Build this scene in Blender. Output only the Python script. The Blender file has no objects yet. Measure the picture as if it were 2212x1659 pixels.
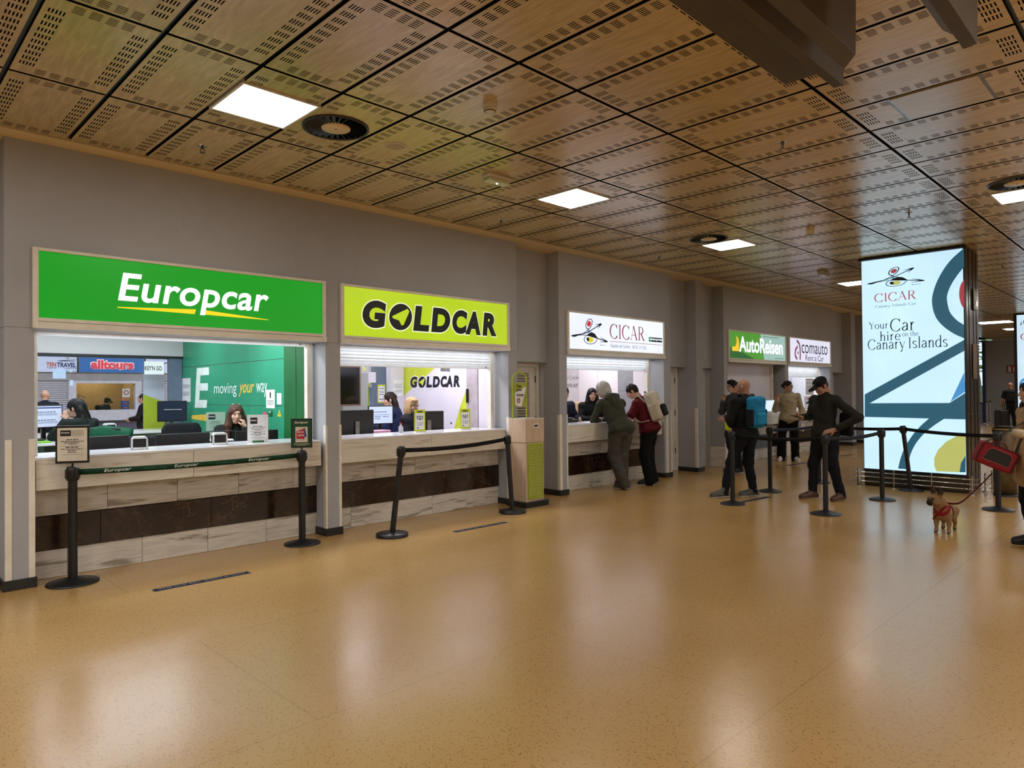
import bpy, math, random
import numpy as np
from mathutils import Vector, Matrix
random.seed(7); np.random.seed(7)
C = bpy.context.scene.collection
SC = bpy.context.scene

# ---------------------------------------------------------------- camera, world, exposure
CAMZ, ZC, WY = 1.6143, 3.782, 6.97      # eye height, ceiling height, face of the counter wall
cam_d = bpy.data.cameras.new('camera'); cam = bpy.data.objects.new('camera', cam_d); C.objects.link(cam)
yaw, pitch, roll = .789063, .010964, -.009183
fw = Vector((math.cos(pitch)*math.cos(yaw), math.cos(pitch)*math.sin(yaw), math.sin(pitch)))
rt = Vector((math.sin(yaw), -math.cos(yaw), 0)); up = rt.cross(fw)
rt, up = math.cos(roll)*rt + math.sin(roll)*up, -math.sin(roll)*rt + math.cos(roll)*up
cam.matrix_world = Matrix(((rt.x, up.x, -fw.x, 0), (rt.y, up.y, -fw.y, 0), (rt.z, up.z, -fw.z, CAMZ), (0, 0, 0, 1)))
cam_d.sensor_width = 36; cam_d.lens = 1476.25/2212*36; cam_d.clip_end = 200; cam_d.clip_start = .05
SC.camera = cam
W = bpy.data.worlds.new('world'); SC.world = W; W.use_nodes = True
W.node_tree.nodes['Background'].inputs[0].default_value = (.75, .88, 1, 1)
W.node_tree.nodes['Background'].inputs[1].default_value = 1.4
SC.view_settings.view_transform = 'Standard'; SC.view_settings.look = 'None'
SC.view_settings.exposure = 0.0; SC.view_settings.gamma = 1; SC.view_settings.use_curve_mapping = False
LAMP = 22.0                       # ceiling light panels
BOOTH = 5.0                      # light panels inside the booths

# ---------------------------------------------------------------- helpers: materials
def lin(h):
    h = h.lstrip('#'); out = []
    for i in (0, 2, 4):
        c = int(h[i:i+2], 16)/255
        out.append(c/12.92 if c <= .04045 else ((c+.055)/1.055)**2.4)
    return (*out, 1)
MATS = {}
def nodes_of(name):
    m = bpy.data.materials.new(name); m.use_nodes = True; MATS[name] = m
    nt = m.node_tree; b = nt.nodes['Principled BSDF']
    return m, nt, b
def N(nt, t, **kw):
    n = nt.nodes.new(t)
    for k, v in kw.items():
        if k.startswith('i_'):
            n.inputs[int(k[2:]) if k[2:].isdigit() else k[2:].replace('_', ' ')].default_value = v
        else: setattr(n, k, v)
    return n
def mix_rgb(nt, fac, a, b, mode='MIX'):
    n = N(nt, 'ShaderNodeMix', data_type='RGBA', blend_type=mode)
    for sock, v in ((0, fac), (6, a), (7, b)):
        if isinstance(v, (int, float, tuple)): n.inputs[sock].default_value = v
        else: nt.links.new(v, n.inputs[sock])
    return n.outputs[2]
def ramp(nt, src, stops):
    n = N(nt, 'ShaderNodeValToRGB'); e = n.color_ramp.elements
    while len(e) < len(stops): e.new(.5)
    for k, (p, c) in zip(e, stops): k.position = p; k.color = c if isinstance(c, tuple) else (c, c, c, 1)
    nt.links.new(src, n.inputs[0]); return n.outputs[0]
def coords(nt, kind='Object', scale=(1, 1, 1), rot=(0, 0, 0)):
    mp = N(nt, 'ShaderNodeMapping'); mp.inputs['Scale'].default_value = scale; mp.inputs['Rotation'].default_value = rot
    if kind == 'World': nt.links.new(N(nt, 'ShaderNodeNewGeometry').outputs['Position'], mp.inputs[0])
    else: nt.links.new(N(nt, 'ShaderNodeTexCoord').outputs[kind], mp.inputs[0])
    return mp.outputs[0]
def noise(nt, vec, scale, detail=3, rough=.5, dist=0):
    n = N(nt, 'ShaderNodeTexNoise'); n.inputs['Scale'].default_value = scale; n.inputs['Detail'].default_value = detail
    n.inputs['Roughness'].default_value = rough; n.inputs['Distortion'].default_value = dist
    nt.links.new(vec, n.inputs['Vector']); return n.outputs[0]
def bump(nt, b, h, strength, dist=.01):
    n = N(nt, 'ShaderNodeBump'); n.inputs['Strength'].default_value = strength; n.inputs['Distance'].default_value = dist
    nt.links.new(h, n.inputs['Height']); nt.links.new(n.outputs[0], b.inputs['Normal'])
def mat(name, c, r=.5, metal=0, c2=None, ns=8, bp=0, bs=60, spec=.5, emit=0, alpha=1, sheen=0):
    """plain surface with a little procedural variation"""
    if name in MATS: return MATS[name]
    m, nt, b = nodes_of(name)
    base = lin(c)
    v = coords(nt)
    a2 = lin(c2) if c2 else tuple(x*.86 for x in base[:3]) + (1,)
    col = mix_rgb(nt, ramp(nt, noise(nt, v, ns), [(.35, 0.0), (.65, 1.0)]), base, a2)
    nt.links.new(col, b.inputs['Base Color'])
    b.inputs['Roughness'].default_value = r; b.inputs['Metallic'].default_value = metal
    b.inputs['Specular IOR Level'].default_value = spec
    if bp: bump(nt, b, noise(nt, v, bs, 4), bp)
    if emit:
        b.inputs['Emission Color'].default_value = base; b.inputs['Emission Strength'].default_value = emit
    if alpha < 1: b.inputs['Alpha'].default_value = alpha
    if sheen: b.inputs['Sheen Weight'].default_value = sheen
    return m
def glow(name, c, s):
    """back-lit print: a little surface gloss over a glowing sheet"""
    if name in MATS: return MATS[name]
    m, nt, b = nodes_of(name); col = lin(c)
    v = coords(nt); n = ramp(nt, noise(nt, v, 1.3, 2), [(.3, .9), (.7, 1.0)])
    e = mix_rgb(nt, 1.0, col, n, 'MULTIPLY')
    b.inputs['Base Color'].default_value = tuple(x*.3 for x in col[:3]) + (1,)
    b.inputs['Roughness'].default_value = .35
    nt.links.new(e, b.inputs['Emission Color']); b.inputs['Emission Strength'].default_value = s
    return m
def fabric(name, c, r=.9, wr=.35):
    if name in MATS: return MATS[name]
    m, nt, b = nodes_of(name); v = coords(nt); base = lin(c)
    n1 = noise(nt, v, 9, 4, .6, .6)
    col = mix_rgb(nt, ramp(nt, n1, [(.3, 0.0), (.7, 1.0)]), tuple(x*.72 for x in base[:3]) + (1,), base)
    nt.links.new(col, b.inputs['Base Color']); b.inputs['Roughness'].default_value = r
    b.inputs['Specular IOR Level'].default_value = .25
    bump(nt, b, n1, wr, .03); return m
def skin(name, c):
    if name in MATS: return MATS[name]
    m, nt, b = nodes_of(name); v = coords(nt); base = lin(c)
    col = mix_rgb(nt, ramp(nt, noise(nt, v, 14, 3), [(.35, 0.0), (.7, 1.0)]), base, (base[0]*.92, base[1]*.8, base[2]*.76, 1))
    nt.links.new(col, b.inputs['Base Color']); b.inputs['Roughness'].default_value = .55
    b.inputs['Specular IOR Level'].default_value = .35
    return m

# ---------------------------------------------------------------- helpers: meshes
class MB:
    def __init__(s): s.v, s.f, s.smooth, s.mi = [], [], [], []
    def add(s, vs, fs, smooth=False, mi=0):
        o = len(s.v); s.v += [tuple(map(float, q)) for q in vs]
        s.f += [tuple(i+o for i in f) for f in fs]; s.smooth += [smooth]*len(fs); s.mi += [mi]*len(fs); return s
    def box(s, x0, x1, y0, y1, z0, z1, mi=0):
        vs = [(x, y, z) for z in (z0, z1) for y in (y0, y1) for x in (x0, x1)]
        return s.add(vs, [(0, 2, 3, 1), (4, 5, 7, 6), (0, 1, 5, 4), (2, 6, 7, 3), (0, 4, 6, 2), (1, 3, 7, 5)], mi=mi)
    def cbox(s, c, d, R=None, mi=0):
        R = R or Matrix.Identity(3); c = Vector(c)
        vs = [c + R @ Vector((sx*d[0]/2, sy*d[1]/2, sz*d[2]/2)) for sz in (-1, 1) for sy in (-1, 1) for sx in (-1, 1)]
        return s.add(vs, [(0, 2, 3, 1), (4, 5, 7, 6), (0, 1, 5, 4), (2, 6, 7, 3), (0, 4, 6, 2), (1, 3, 7, 5)], mi=mi)
    def prism(s, poly, fn, t0, t1, mi=0):
        """extrude a 2-D polygon: fn(u, v, t) -> point"""
        n = len(poly)
        a = sum(poly[i][0]*poly[(i+1) % n][1] - poly[(i+1) % n][0]*poly[i][1] for i in range(n))
        if a < 0: poly = poly[::-1]
        vs = [fn(u, v, t0) for u, v in poly] + [fn(u, v, t1) for u, v in poly]
        fs = [tuple(range(n))[::-1], tuple(range(n, 2*n))] + [(i, (i+1) % n, n+(i+1) % n, n+i) for i in range(n)]
        return s.add(vs, fs, mi=mi)
    def lathe(s, prof, c=(0, 0, 0), n=24, axis=None, smooth=True, mi=0):
        c = Vector(c); R = Matrix.Identity(3) if axis is None else Vector((0, 0, 1)).rotation_difference(Vector(axis)).to_matrix()
        vs = [c + R @ Vector((r*math.cos(2*math.pi*k/n), r*math.sin(2*math.pi*k/n), z)) for r, z in prof for k in range(n)]
        fs = [(j*n+k, j*n+(k+1) % n, (j+1)*n+(k+1) % n, (j+1)*n+k) for j in range(len(prof)-1) for k in range(n)]
        s.add(vs, fs, smooth, mi)
        m = len(prof)-1
        if prof[0][0] > 1e-6: s.add(vs[:n], [tuple(range(n))[::-1]], False, mi)
        if prof[m][0] > 1e-6: s.add(vs[m*n:], [tuple(range(n))], False, mi)
        return s
    def cyl(s, a, b, r, r2=None, n=16, mi=0):
        a, b = Vector(a), Vector(b); r2 = r if r2 is None else r2
        return s.lathe([(r, 0), (r2, (b-a).length)], a, n, (b-a).normalized(), True, mi)
    def tube(s, pts, r, n=8, closed=False, mi=0):
        P = [Vector(p) for p in pts]; m = len(P); rad = r if hasattr(r, '__len__') else [r]*m
        vs, up0 = [], None
        for i in range(m):
            t = (P[(i+1) % m] - P[i-1]) if closed or 0 < i < m-1 else (P[min(i+1, m-1)] - P[max(i-1, 0)])
            t.normalize()
            if up0 is None: up0 = t.orthogonal().normalized()
            up0 = (up0 - t*up0.dot(t)).normalized(); w = t.cross(up0)
            vs += [P[i] + rad[i]*(math.cos(2*math.pi*k/n)*up0 + math.sin(2*math.pi*k/n)*w) for k in range(n)]
        rows = m if closed else m-1
        fs = [(i*n+k, i*n+(k+1) % n, ((i+1) % m)*n+(k+1) % n, ((i+1) % m)*n+k) for i in range(rows) for k in range(n)]
        s.add(vs, fs, True, mi)
        if not closed: s.add(vs[:n], [tuple(range(n))[::-1]], mi=mi); s.add(vs[-n:], [tuple(range(n))], mi=mi)
        return s
    def strap(s, pts, wdir, w, t, mi=0):
        """flat band along pts; wdir gives the width direction (one or one per point)"""
        P = [Vector(p) for p in pts]; m = len(P); vs = []
        for i in range(m):
            tg = (P[min(i+1, m-1)] - P[max(i-1, 0)]).normalized()
            wd = Vector(wdir[i] if isinstance(wdir, list) else wdir); wd = (wd - tg*wd.dot(tg)).normalized(); nn = tg.cross(wd)
            vs += [P[i] + wd*w/2 + nn*t/2, P[i] - wd*w/2 + nn*t/2, P[i] - wd*w/2 - nn*t/2, P[i] + wd*w/2 - nn*t/2]
        fs = [(i*4+k, i*4+(k+1) % 4, i*4+4+(k+1) % 4, i*4+4+k) for i in range(m-1) for k in range(4)] + [(3, 2, 1, 0), (m*4-4, m*4-3, m*4-2, m*4-1)]
        return s.add(vs, fs, True, mi)
    def mesh(s, name, mats):
        me = bpy.data.meshes.new(name); me.from_pydata(s.v, [], s.f)
        for m in (mats if isinstance(mats, (list, tuple)) else [mats]): me.materials.append(m)
        me.polygons.foreach_set('use_smooth', s.smooth)
        if any(s.mi): me.polygons.foreach_set('material_index', s.mi)
        me.validate(); me.update(); return me
def link(name, me, parent=None, loc=(0, 0, 0), rz=0):
    o = bpy.data.objects.new(name, me); C.objects.link(o); o.location = loc; o.rotation_euler.z = rz
    if parent is not None: o.parent = parent
    return o
def obj(name, mb, m, parent=None, bev=0, loc=(0, 0, 0), rz=0, sub=0, seg=2):
    o = link(name, mb.mesh(name, m) if isinstance(mb, MB) else mb, parent, loc, rz)
    if bev:
        b = o.modifiers.new('bevel', 'BEVEL'); b.width = bev; b.segments = seg; b.limit_method = 'ANGLE'; b.angle_limit = .6
    if sub:
        b = o.modifiers.new('sub', 'SUBSURF'); b.levels = b.render_levels = sub
    return o
def tag(o, label, cat, group=None):
    o['label'] = label; o['category'] = cat
    if group: o['group'] = group
    return o
def thing(name, label, cat, loc=(0, 0, 0), rz=0, group=None):
    o = bpy.data.objects.new(name, None); C.objects.link(o); o.location = loc; o.rotation_euler.z = rz; o.empty_display_size = .1
    return tag(o, label, cat, group)
def struct(name, mb, m, bev=0, parent=None, label=None):
    o = obj(name, mb, m, parent, bev); o['kind'] = 'structure'
    if label: o['label'] = label
    return o
def dup(o, loc, rz=0, label=None, group=None):
    r = o.copy(); C.objects.link(r); r.location = loc; r.rotation_euler.z = rz
    if label: r['label'] = label
    if group: r['group'] = group
    for ch in list(o.children):
        c = ch.copy(); C.objects.link(c); c.parent = r
        for g in ch.children:
            d = g.copy(); C.objects.link(d); d.parent = c
    return r

# planes for prints: frame(origin, facing) gives right, up, normal
def plane(facing):
    return {'-y': (Vector((1, 0, 0)), Vector((0, 0, 1)), Vector((0, -1, 0))), '-x': (Vector((0, -1, 0)), Vector((0, 0, 1)), Vector((-1, 0, 0))),
            '+y': (Vector((-1, 0, 0)), Vector((0, 0, 1)), Vector((0, 1, 0))), '+z': (Vector((1, 0, 0)), Vector((0, 1, 0)), Vector((0, 0, 1))),
            '+x': (Vector((0, 1, 0)), Vector((0, 0, 1)), Vector((1, 0, 0)))}[facing] if isinstance(facing, str) else facing
def text_mesh(body, shear=0, bold=0, space=1, extrude=.002):
    c = bpy.data.curves.new('lettering', 'FONT'); c.body = body; c.size = 1; c.shear = shear; c.offset = bold; c.space_character = space
    c.resolution_u = 6; c.extrude = 0
    o = bpy.data.objects.new('lettering', c); me = bpy.data.meshes.new_from_object(o)
    v = np.array([q.co[:2] for q in me.vertices]); f = [tuple(p.vertices) for p in me.polygons]
    bpy.data.objects.remove(o); bpy.data.curves.remove(c); bpy.data.meshes.remove(me)
    return v, f
def fit_print(name, vf, m, parent, org, facing, x0, x1, y0, y1, lift=.002, smooth=None):
    """lay a flat print (verts, faces) into the rectangle x0..x1, y0..y1 of a plane through org"""
    v, f = vf; lo, hi = v.min(0), v.max(0); r, u, n = plane(facing); org = Vector(org)
    sx = (x1-x0)/max(hi[0]-lo[0], 1e-6); sy = (y1-y0)/max(hi[1]-lo[1], 1e-6)
    mb = MB(); mb.add([org + r*(x0+(a-lo[0])*sx) + u*(y0+(b-lo[1])*sy) + n*lift for a, b in v], f)
    return obj(name, mb, m, parent)
def put(name, polys, m, parent, org, facing, lift=.002, thick=0):
    """flat printed polygons [(u, v), ...] on a plane"""
    r, u, n = plane(facing); org = Vector(org); mb = MB()
    for p in polys:
        k = len(p); a = sum(p[i][0]*p[(i+1) % k][1] - p[(i+1) % k][0]*p[i][1] for i in range(k))
        if a < 0: p = p[::-1]
        mb.add([org + r*a_ + u*b_ + n*lift for a_, b_ in p], [tuple(range(k))])
    return obj(name, mb, m, parent)
def words(name, body, m, parent, org, facing, x0, x1, y0, y1, lift=.002, **kw):
    return fit_print(name, text_mesh(body, **kw), m, parent, org, facing, x0, x1, y0, y1, lift)
def lines_print(name, rows, m, parent, org, facing, lift=.002):
    """rows of greeked small print too small to read: (x0, x1, y, h)"""
    rnd = random.Random(len(rows)); polys = []
    for x0, x1, y, h in rows:
        x = x0
        while x < x1:
            w = min(h*rnd.uniform(1.2, 4.5), x1-x); polys.append([(x, y), (x+w, y), (x+w, y+h), (x, y+h)]); x += w + h*.7
    o = put(name, polys, m, parent, org, facing, lift); o['kind'] = 'stuff'; return o

# a pen font with serifs: strokes (kind, points); kinds: k thick, t thin, c curve with contrast
def cat_rom(P, n=7):
    P = [np.array(p, float) for p in P]; Q = [2*P[0]-P[1]] + P + [2*P[-1]-P[-2]]; out = []
    for i in range(1, len(Q)-2):
        for t in np.linspace(0, 1, n, endpoint=False):
            a, b, c, d = Q[i-1], Q[i], Q[i+1], Q[i+2]
            out.append(.5*(2*b + (c-a)*t + (2*a-5*b+4*c-d)*t*t + (3*b-a-3*c+d)*t**3))
    return out + [P[-1]]
GLY = {
 'C': (.68, [('c', [(.6, .57), (.5, .67), (.34, .7), (.14, .6), (.05, .35), (.14, .1), (.34, 0), (.52, .03), (.62, .14)]), ('s', [(.605, .5), (.605, .69)])]),
 'I': (.3, [('k', [(.15, 0), (.15, .7)])]), 'L': (.5, [('k', [(.12, 0), (.12, .7)]), ('t', [(.12, .012), (.46, .012)]), ('s', [(.46, 0), (.46, .16)])]),
 'A': (.66, [('t', [(.06, 0), (.32, .7)]), ('k', [(.31, .7), (.58, 0)]), ('t', [(.15, .25), (.47, .25)])]),
 'R': (.6, [('k', [(.13, 0), (.13, .7)]), ('c', [(.13, .69), (.33, .69), (.45, .6), (.45, .45), (.33, .36), (.13, .36)]), ('k', [(.29, .36), (.55, 0)])]),
 'Y': (.58, [('k', [(.05, .7), (.3, .33)]), ('t', [(.53, .7), (.3, .33)]), ('k', [(.3, .34), (.3, 0)])]),
 'E': (.52, [('k', [(.12, 0), (.12, .7)]), ('t', [(.12, .69), (.45, .69)]), ('t', [(.12, .37), (.38, .37)]), ('t', [(.12, .012), (.47, .012)]), ('s', [(.46, .56), (.46, .7)]), ('s', [(.475, 0), (.475, .15)])]),
 'N': (.66, [('t', [(.12, 0), (.12, .7)]), ('k', [(.1, .7), (.54, .02)]), ('t', [(.55, 0), (.55, .7)])]),
 'T': (.56, [('k', [(.28, 0), (.28, .7)]), ('t', [(.04, .69), (.52, .69)]), ('s', [(.04, .55), (.04, .7)]), ('s', [(.52, .55), (.52, .7)])]),
 '-': (.34, [('t', [(.05, .24), (.28, .24)])]),
 'o': (.48, [('c', [(.24, .46), (.09, .38), (.05, .23), (.1, .07), (.24, 0), (.38, .07), (.43, .23), (.39, .38), (.24, .46)])]),
 'u': (.5, [('k', [(.11, .45), (.11, .14)]), ('c', [(.11, .14), (.15, .03), (.25, .01), (.38, .1)]), ('k', [(.38, .45), (.38, 0)])]),
 'r': (.36, [('k', [(.11, 0), (.11, .45)]), ('c', [(.11, .3), (.2, .43), (.3, .44)])]),
 'h': (.5, [('k', [(.11, 0), (.11, .74)]), ('c', [(.11, .32), (.24, .45), (.35, .42), (.385, .3)]), ('k', [(.385, .31), (.385, 0)])]),
 'n': (.5, [('k', [(.11, 0), (.11, .45)]), ('c', [(.11, .32), (.24, .45), (.35, .42), (.385, .3)]), ('k', [(.385, .31), (.385, 0)])]),
 'i': (.24, [('k', [(.12, 0), (.12, .45)]), ('d', [(.12, .62)])]), 'l': (.24, [('k', [(.12, 0), (.12, .74)])]),
 'e': (.44, [('c', [(.07, .25), (.38, .25), (.37, .38), (.24, .46), (.1, .38), (.05, .22), (.1, .07), (.24, 0), (.39, .09)])]),
 't': (.32, [('k', [(.13, .58), (.13, .1)]), ('c', [(.13, .1), (.17, .01), (.29, .05)]), ('t', [(.03, .44), (.28, .44)])]),
 'a': (.44, [('c', [(.08, .37), (.2, .46), (.32, .4), (.34, .3)]), ('k', [(.34, .31), (.34, .05)]), ('c', [(.34, .27), (.13, .22), (.06, .11), (.13, .01), (.25, .04), (.34, .13)]), ('t', [(.34, .04), (.42, .02)])]),
 'y': (.46, [('k', [(.06, .45), (.24, .03)]), ('t', [(.42, .45), (.2, -.1)]), ('c', [(.22, -.06), (.15, -.2), (.05, -.2)])]),
 's': (.38, [('c', [(.31, .38), (.2, .46), (.08, .4), (.09, .29), (.26, .2), (.32, .1), (.2, 0), (.06, .07)])]),
 'd': (.5, [('k', [(.39, 0), (.39, .74)]), ('c', [(.39, .38), (.24, .46), (.09, .38), (.05, .22), (.1, .06), (.22, 0), (.39, .1)])]),
 'q': (.5, [('k', [(.39, .45), (.39, -.2)]), ('c', [(.39, .38), (.24, .46), (.09, .38), (.05, .22), (.1, .06), (.22, 0), (.39, .1)])]),
 'c': (.42, [('c', [(.36, .36), (.24, .46), (.1, .38), (.05, .22), (.1, .07), (.22, 0), (.38, .09)])]),
}
def serif_text(body, thick=.075, thin=.028, gap=.03):
    V, Fs = [], []
    def ribbon(P, ws):
        o = len(V); m = len(P)
        for i in range(m):
            t = np.array(P[min(i+1, m-1)]) - np.array(P[max(i-1, 0)]); t = t/max(np.hypot(*t), 1e-9); nn = np.array((-t[1], t[0]))
            V.append(np.array(P[i])+nn*ws[i]/2); V.append(np.array(P[i])-nn*ws[i]/2)
        for i in range(m-1): Fs.append((o+2*i+1, o+2*i+3, o+2*i+2, o+2*i))
    x = 0
    for ch in body:
        if ch == ' ': x += .26; continue
        adv, st = GLY[ch]
        for kind, pts in st:
            pts = [(x+a, b) for a, b in pts]
            if kind == 'k' or kind == 't' or kind == 's':
                w = thick if kind == 'k' else thin*(1.3 if kind == 's' else 1); ribbon(pts, [w, w])
                if kind == 'k' or (kind == 't' and abs(pts[0][1]-pts[1][1]) > .4):
                    for (a, b) in pts:
                        if abs(b) < .001 or abs(b-.7) < .001: ribbon([(a-.085, b+(.012 if b < .3 else -.012)), (a+.085, b+(.012 if b < .3 else -.012))], [.024, .024])
                        elif abs(b-.45) < .001 or abs(b-.74) < .001 or abs(b+.2) < .001: ribbon([(a-.075, b-.012), (a+.03, b-.012)], [.024, .024])
            elif kind == 'd':
                a, b = pts[0]; ribbon([(a-.045, b), (a+.045, b)], [.09, .09])
            else:
                P = cat_rom(pts); ws = []
                for i in range(len(P)):
                    t = np.array(P[min(i+1, len(P)-1)])-np.array(P[max(i-1, 0)]); ang = math.atan2(t[1], t[0])
                    ws.append(thin+(thick*1.05-thin)*abs(math.sin(ang+.15))**1.5)
                ribbon(P, ws)
        x += adv+gap
    return np.array(V), Fs
def serif(name, body, m, parent, org, facing, x0, x1, y0, y1, lift=.002, **kw):
    return fit_print(name, serif_text(body, **kw), m, parent, org, facing, x0, x1, y0, y1, lift)

# ---------------------------------------------------------------- lamps outside the picture (ceiling panels of the same kind, booth tubes) and added shutter fill
def area(name, loc, sx, sy, power, c=(1, .97, .93), rot=(0, 0, 0)):
    d = bpy.data.lights.new(name, 'AREA'); d.shape = 'RECTANGLE'; d.size = sx; d.size_y = sy; d.energy = power; d.color = c
    o = bpy.data.objects.new(name, d); C.objects.link(o); o.location = loc; o.rotation_euler = rot; return o
for x in (-1.3, 2.3, 5.9, 9.5, 14.9, 20):
    for y in (-2.3, -5.9, -9.5): area('ceiling_lamp', (x, y, ZC-.05), .6, .6, 66)
for x, y in ((-4, 4.9), (-1.3, 4.9), (-1.3, 1.3), (28, -2), (34, -2), (20, 1.3)): area('ceiling_lamp', (x, y, ZC-.05), .6, .6, 66)
area('booth_lamp', (2.5, 8.1, 2.72), 2.2, .5, 80, (.86, .92, 1)); area('booth_lamp', (2.5, 10.2, 2.72), 2.2, .5, 45, (.86, .92, 1))
area('booth_lamp', (5.5, 8.0, 2.72), 2.0, .5, 66, (.93, .9, 1)); area('booth_lamp', (5.6, 9.9, 2.72), 2.0, .4, 30, (.9, .92, 1))
area('booth_lamp', (9.6, 8.3, 2.72), 2.0, .6, 46, (1, .96, 1)); area('booth_lamp', (17.6, 7.6, 2.6), 1.6, .3, 40, (.9, .92, 1))
for x0, x1, yy in ((1.3, 3.85, 7.12), (4.25, 6.75, 7.12), (8.25, 10.75, 7.12), (16.4, 18.7, 7.12)): area('shutter_fill', ((x0+x1)/2, yy, 2.185), x1-x0, .05, 5, (.85, .92, 1))  # added cool strips under the headers, only to brighten the shutter fronts
for x in (0, 4, 8, 12): area('hall_lamp', (x, 16, 3.7), 1.2, 1.2, 130, (.9, .93, 1)); area('hall_lamp', (x, 21.5, 3.7), 1.2, 1.2, 80, (.9, .93, 1))

# ---------------------------------------------------------------- materials of the setting
def mk_floor():
    m, nt, b = nodes_of('floor_vinyl'); v = coords(nt, 'World')
    vo = N(nt, 'ShaderNodeTexVoronoi'); vo.inputs['Scale'].default_value = 95; vo.inputs['Randomness'].default_value = 1
    mp = coords(nt, 'World', (1, .55, 1), (0, 0, .5)); nt.links.new(mp, vo.inputs['Vector'])
    fl = ramp(nt, vo.outputs['Distance'], [(.2, 0.0), (.34, 1.0)])
    pick = ramp(nt, noise(nt, v, 40, 2), [(.42, 0.0), (.52, .9)])
    big = ramp(nt, noise(nt, v, .6, 3), [(.3, 0.0), (.7, 1.0)])
    base = mix_rgb(nt, big, lin('#b8965f'), lin('#a98955'))
    fine = mix_rgb(nt, ramp(nt, noise(nt, v, 140, 2), [(.3, 0.0), (.7, 1.0)]), base, lin('#bd9558'))
    fac = N(nt, 'ShaderNodeMath', operation='MULTIPLY'); inv = N(nt, 'ShaderNodeMath', operation='SUBTRACT'); inv.inputs[0].default_value = 1
    nt.links.new(fl, inv.inputs[1]); nt.links.new(inv.outputs[0], fac.inputs[0]); nt.links.new(pick, fac.inputs[1])
    col = mix_rgb(nt, fac.outputs[0], fine, lin('#7d5a30'))
    br = N(nt, 'ShaderNodeTexBrick'); br.inputs['Scale'].default_value = 1; br.inputs['Mortar Size'].default_value = .0035; br.inputs['Brick Width'].default_value = 3.4; br.inputs['Row Height'].default_value = 1.55
    br.inputs['Color1'].default_value = br.inputs['Color2'].default_value = (1, 1, 1, 1); br.inputs['Mortar'].default_value = (0, 0, 0, 1); br.inputs['Mortar Smooth'].default_value = .3
    nt.links.new(v, br.inputs['Vector'])
    seam = N(nt, 'ShaderNodeMath', operation='MULTIPLY_ADD'); nt.links.new(br.outputs['Color'], seam.inputs[0]); seam.inputs[1].default_value = .3; seam.inputs[2].default_value = .7
    col = mix_rgb(nt, 1.0, col, seam.outputs[0], 'MULTIPLY')
    nt.links.new(col, b.inputs['Base Color'])
    ro = N(nt, 'ShaderNodeMath', operation='MULTIPLY_ADD'); nt.links.new(noise(nt, v, 1.1, 2, .5), ro.inputs[0]); ro.inputs[1].default_value = .14; ro.inputs[2].default_value = .165; nt.links.new(ro.outputs[0], b.inputs['Roughness'])
    b.inputs['Specular IOR Level'].default_value = .8
    h = mix_rgb(nt, .5, noise(nt, v, 55, 2), noise(nt, v, 5, 3)); bump(nt, b, h, .06, .02)
    return m
def mk_plaster(name, c1, c2):
    m, nt, b = nodes_of(name); v = coords(nt, 'World')
    col = mix_rgb(nt, ramp(nt, noise(nt, v, .9, 5, .6), [(.3, 0.0), (.7, 1.0)]), lin(c1), lin(c2))
    nt.links.new(col, b.inputs['Base Color']); b.inputs['Roughness'].default_value = .8; b.inputs['Specular IOR Level'].default_value = .25
    h = mix_rgb(nt, .35, noise(nt, v, 90, 3), noise(nt, v, 3, 4)); bump(nt, b, h, .4, .02); return m
def mk_wood(name, c1, c2, scale, rough=.3, kind='World', spec=.5, vary=0, ior=1.5):
    m, nt, b = nodes_of(name); v = coords(nt, kind, scale)
    n = noise(nt, v, 3.2, 6, .62, .7)
    col = mix_rgb(nt, ramp(nt, n, [(.32, 0.0), (.68, 1.0)]), lin(c1), lin(c2))
    if vary:
        oi = N(nt, 'ShaderNodeObjectInfo'); k = N(nt, 'ShaderNodeMath', operation='MULTIPLY_ADD'); nt.links.new(oi.outputs['Random'], k.inputs[0]); k.inputs[1].default_value = vary; k.inputs[2].default_value = 1-vary*.6
        col = mix_rgb(nt, 1.0, col, k.outputs[0], 'MULTIPLY')
    nt.links.new(col, b.inputs['Base Color']); b.inputs['Roughness'].default_value = rough; b.inputs['Specular IOR Level'].default_value = spec; b.inputs['IOR'].default_value = ior
    bump(nt, b, n, .05, .01); return m
def mk_marble(name, c1, c2, c3, ang=.35):
    m, nt, b = nodes_of(name)
    oi = N(nt, 'ShaderNodeObjectInfo'); add = N(nt, 'ShaderNodeVectorMath', operation='ADD'); comb = N(nt, 'ShaderNodeCombineXYZ')
    k = N(nt, 'ShaderNodeMath', operation='MULTIPLY'); nt.links.new(oi.outputs['Random'], k.inputs[0]); k.inputs[1].default_value = 30
    nt.links.new(k.outputs[0], comb.inputs[2]); nt.links.new(k.outputs[0], comb.inputs[0])
    nt.links.new(coords(nt, 'Object', (.55, .8, 5.5), (0, ang, 0)), add.inputs[0]); nt.links.new(comb.outputs[0], add.inputs[1])
    n = noise(nt, add.outputs[0], 2.4, 5, .55, 1.2)
    vein = ramp(nt, n, [(.34, 1.0), (.43, .25), (.5, 0.0), (.62, .35), (.7, 0.0)])
    cl = mix_rgb(nt, noise(nt, add.outputs[0], .9, 2), lin(c1), lin(c2))
    nt.links.new(mix_rgb(nt, vein, cl, lin(c3)), b.inputs['Base Color']); b.inputs['Roughness'].default_value = .22; return m
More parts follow.
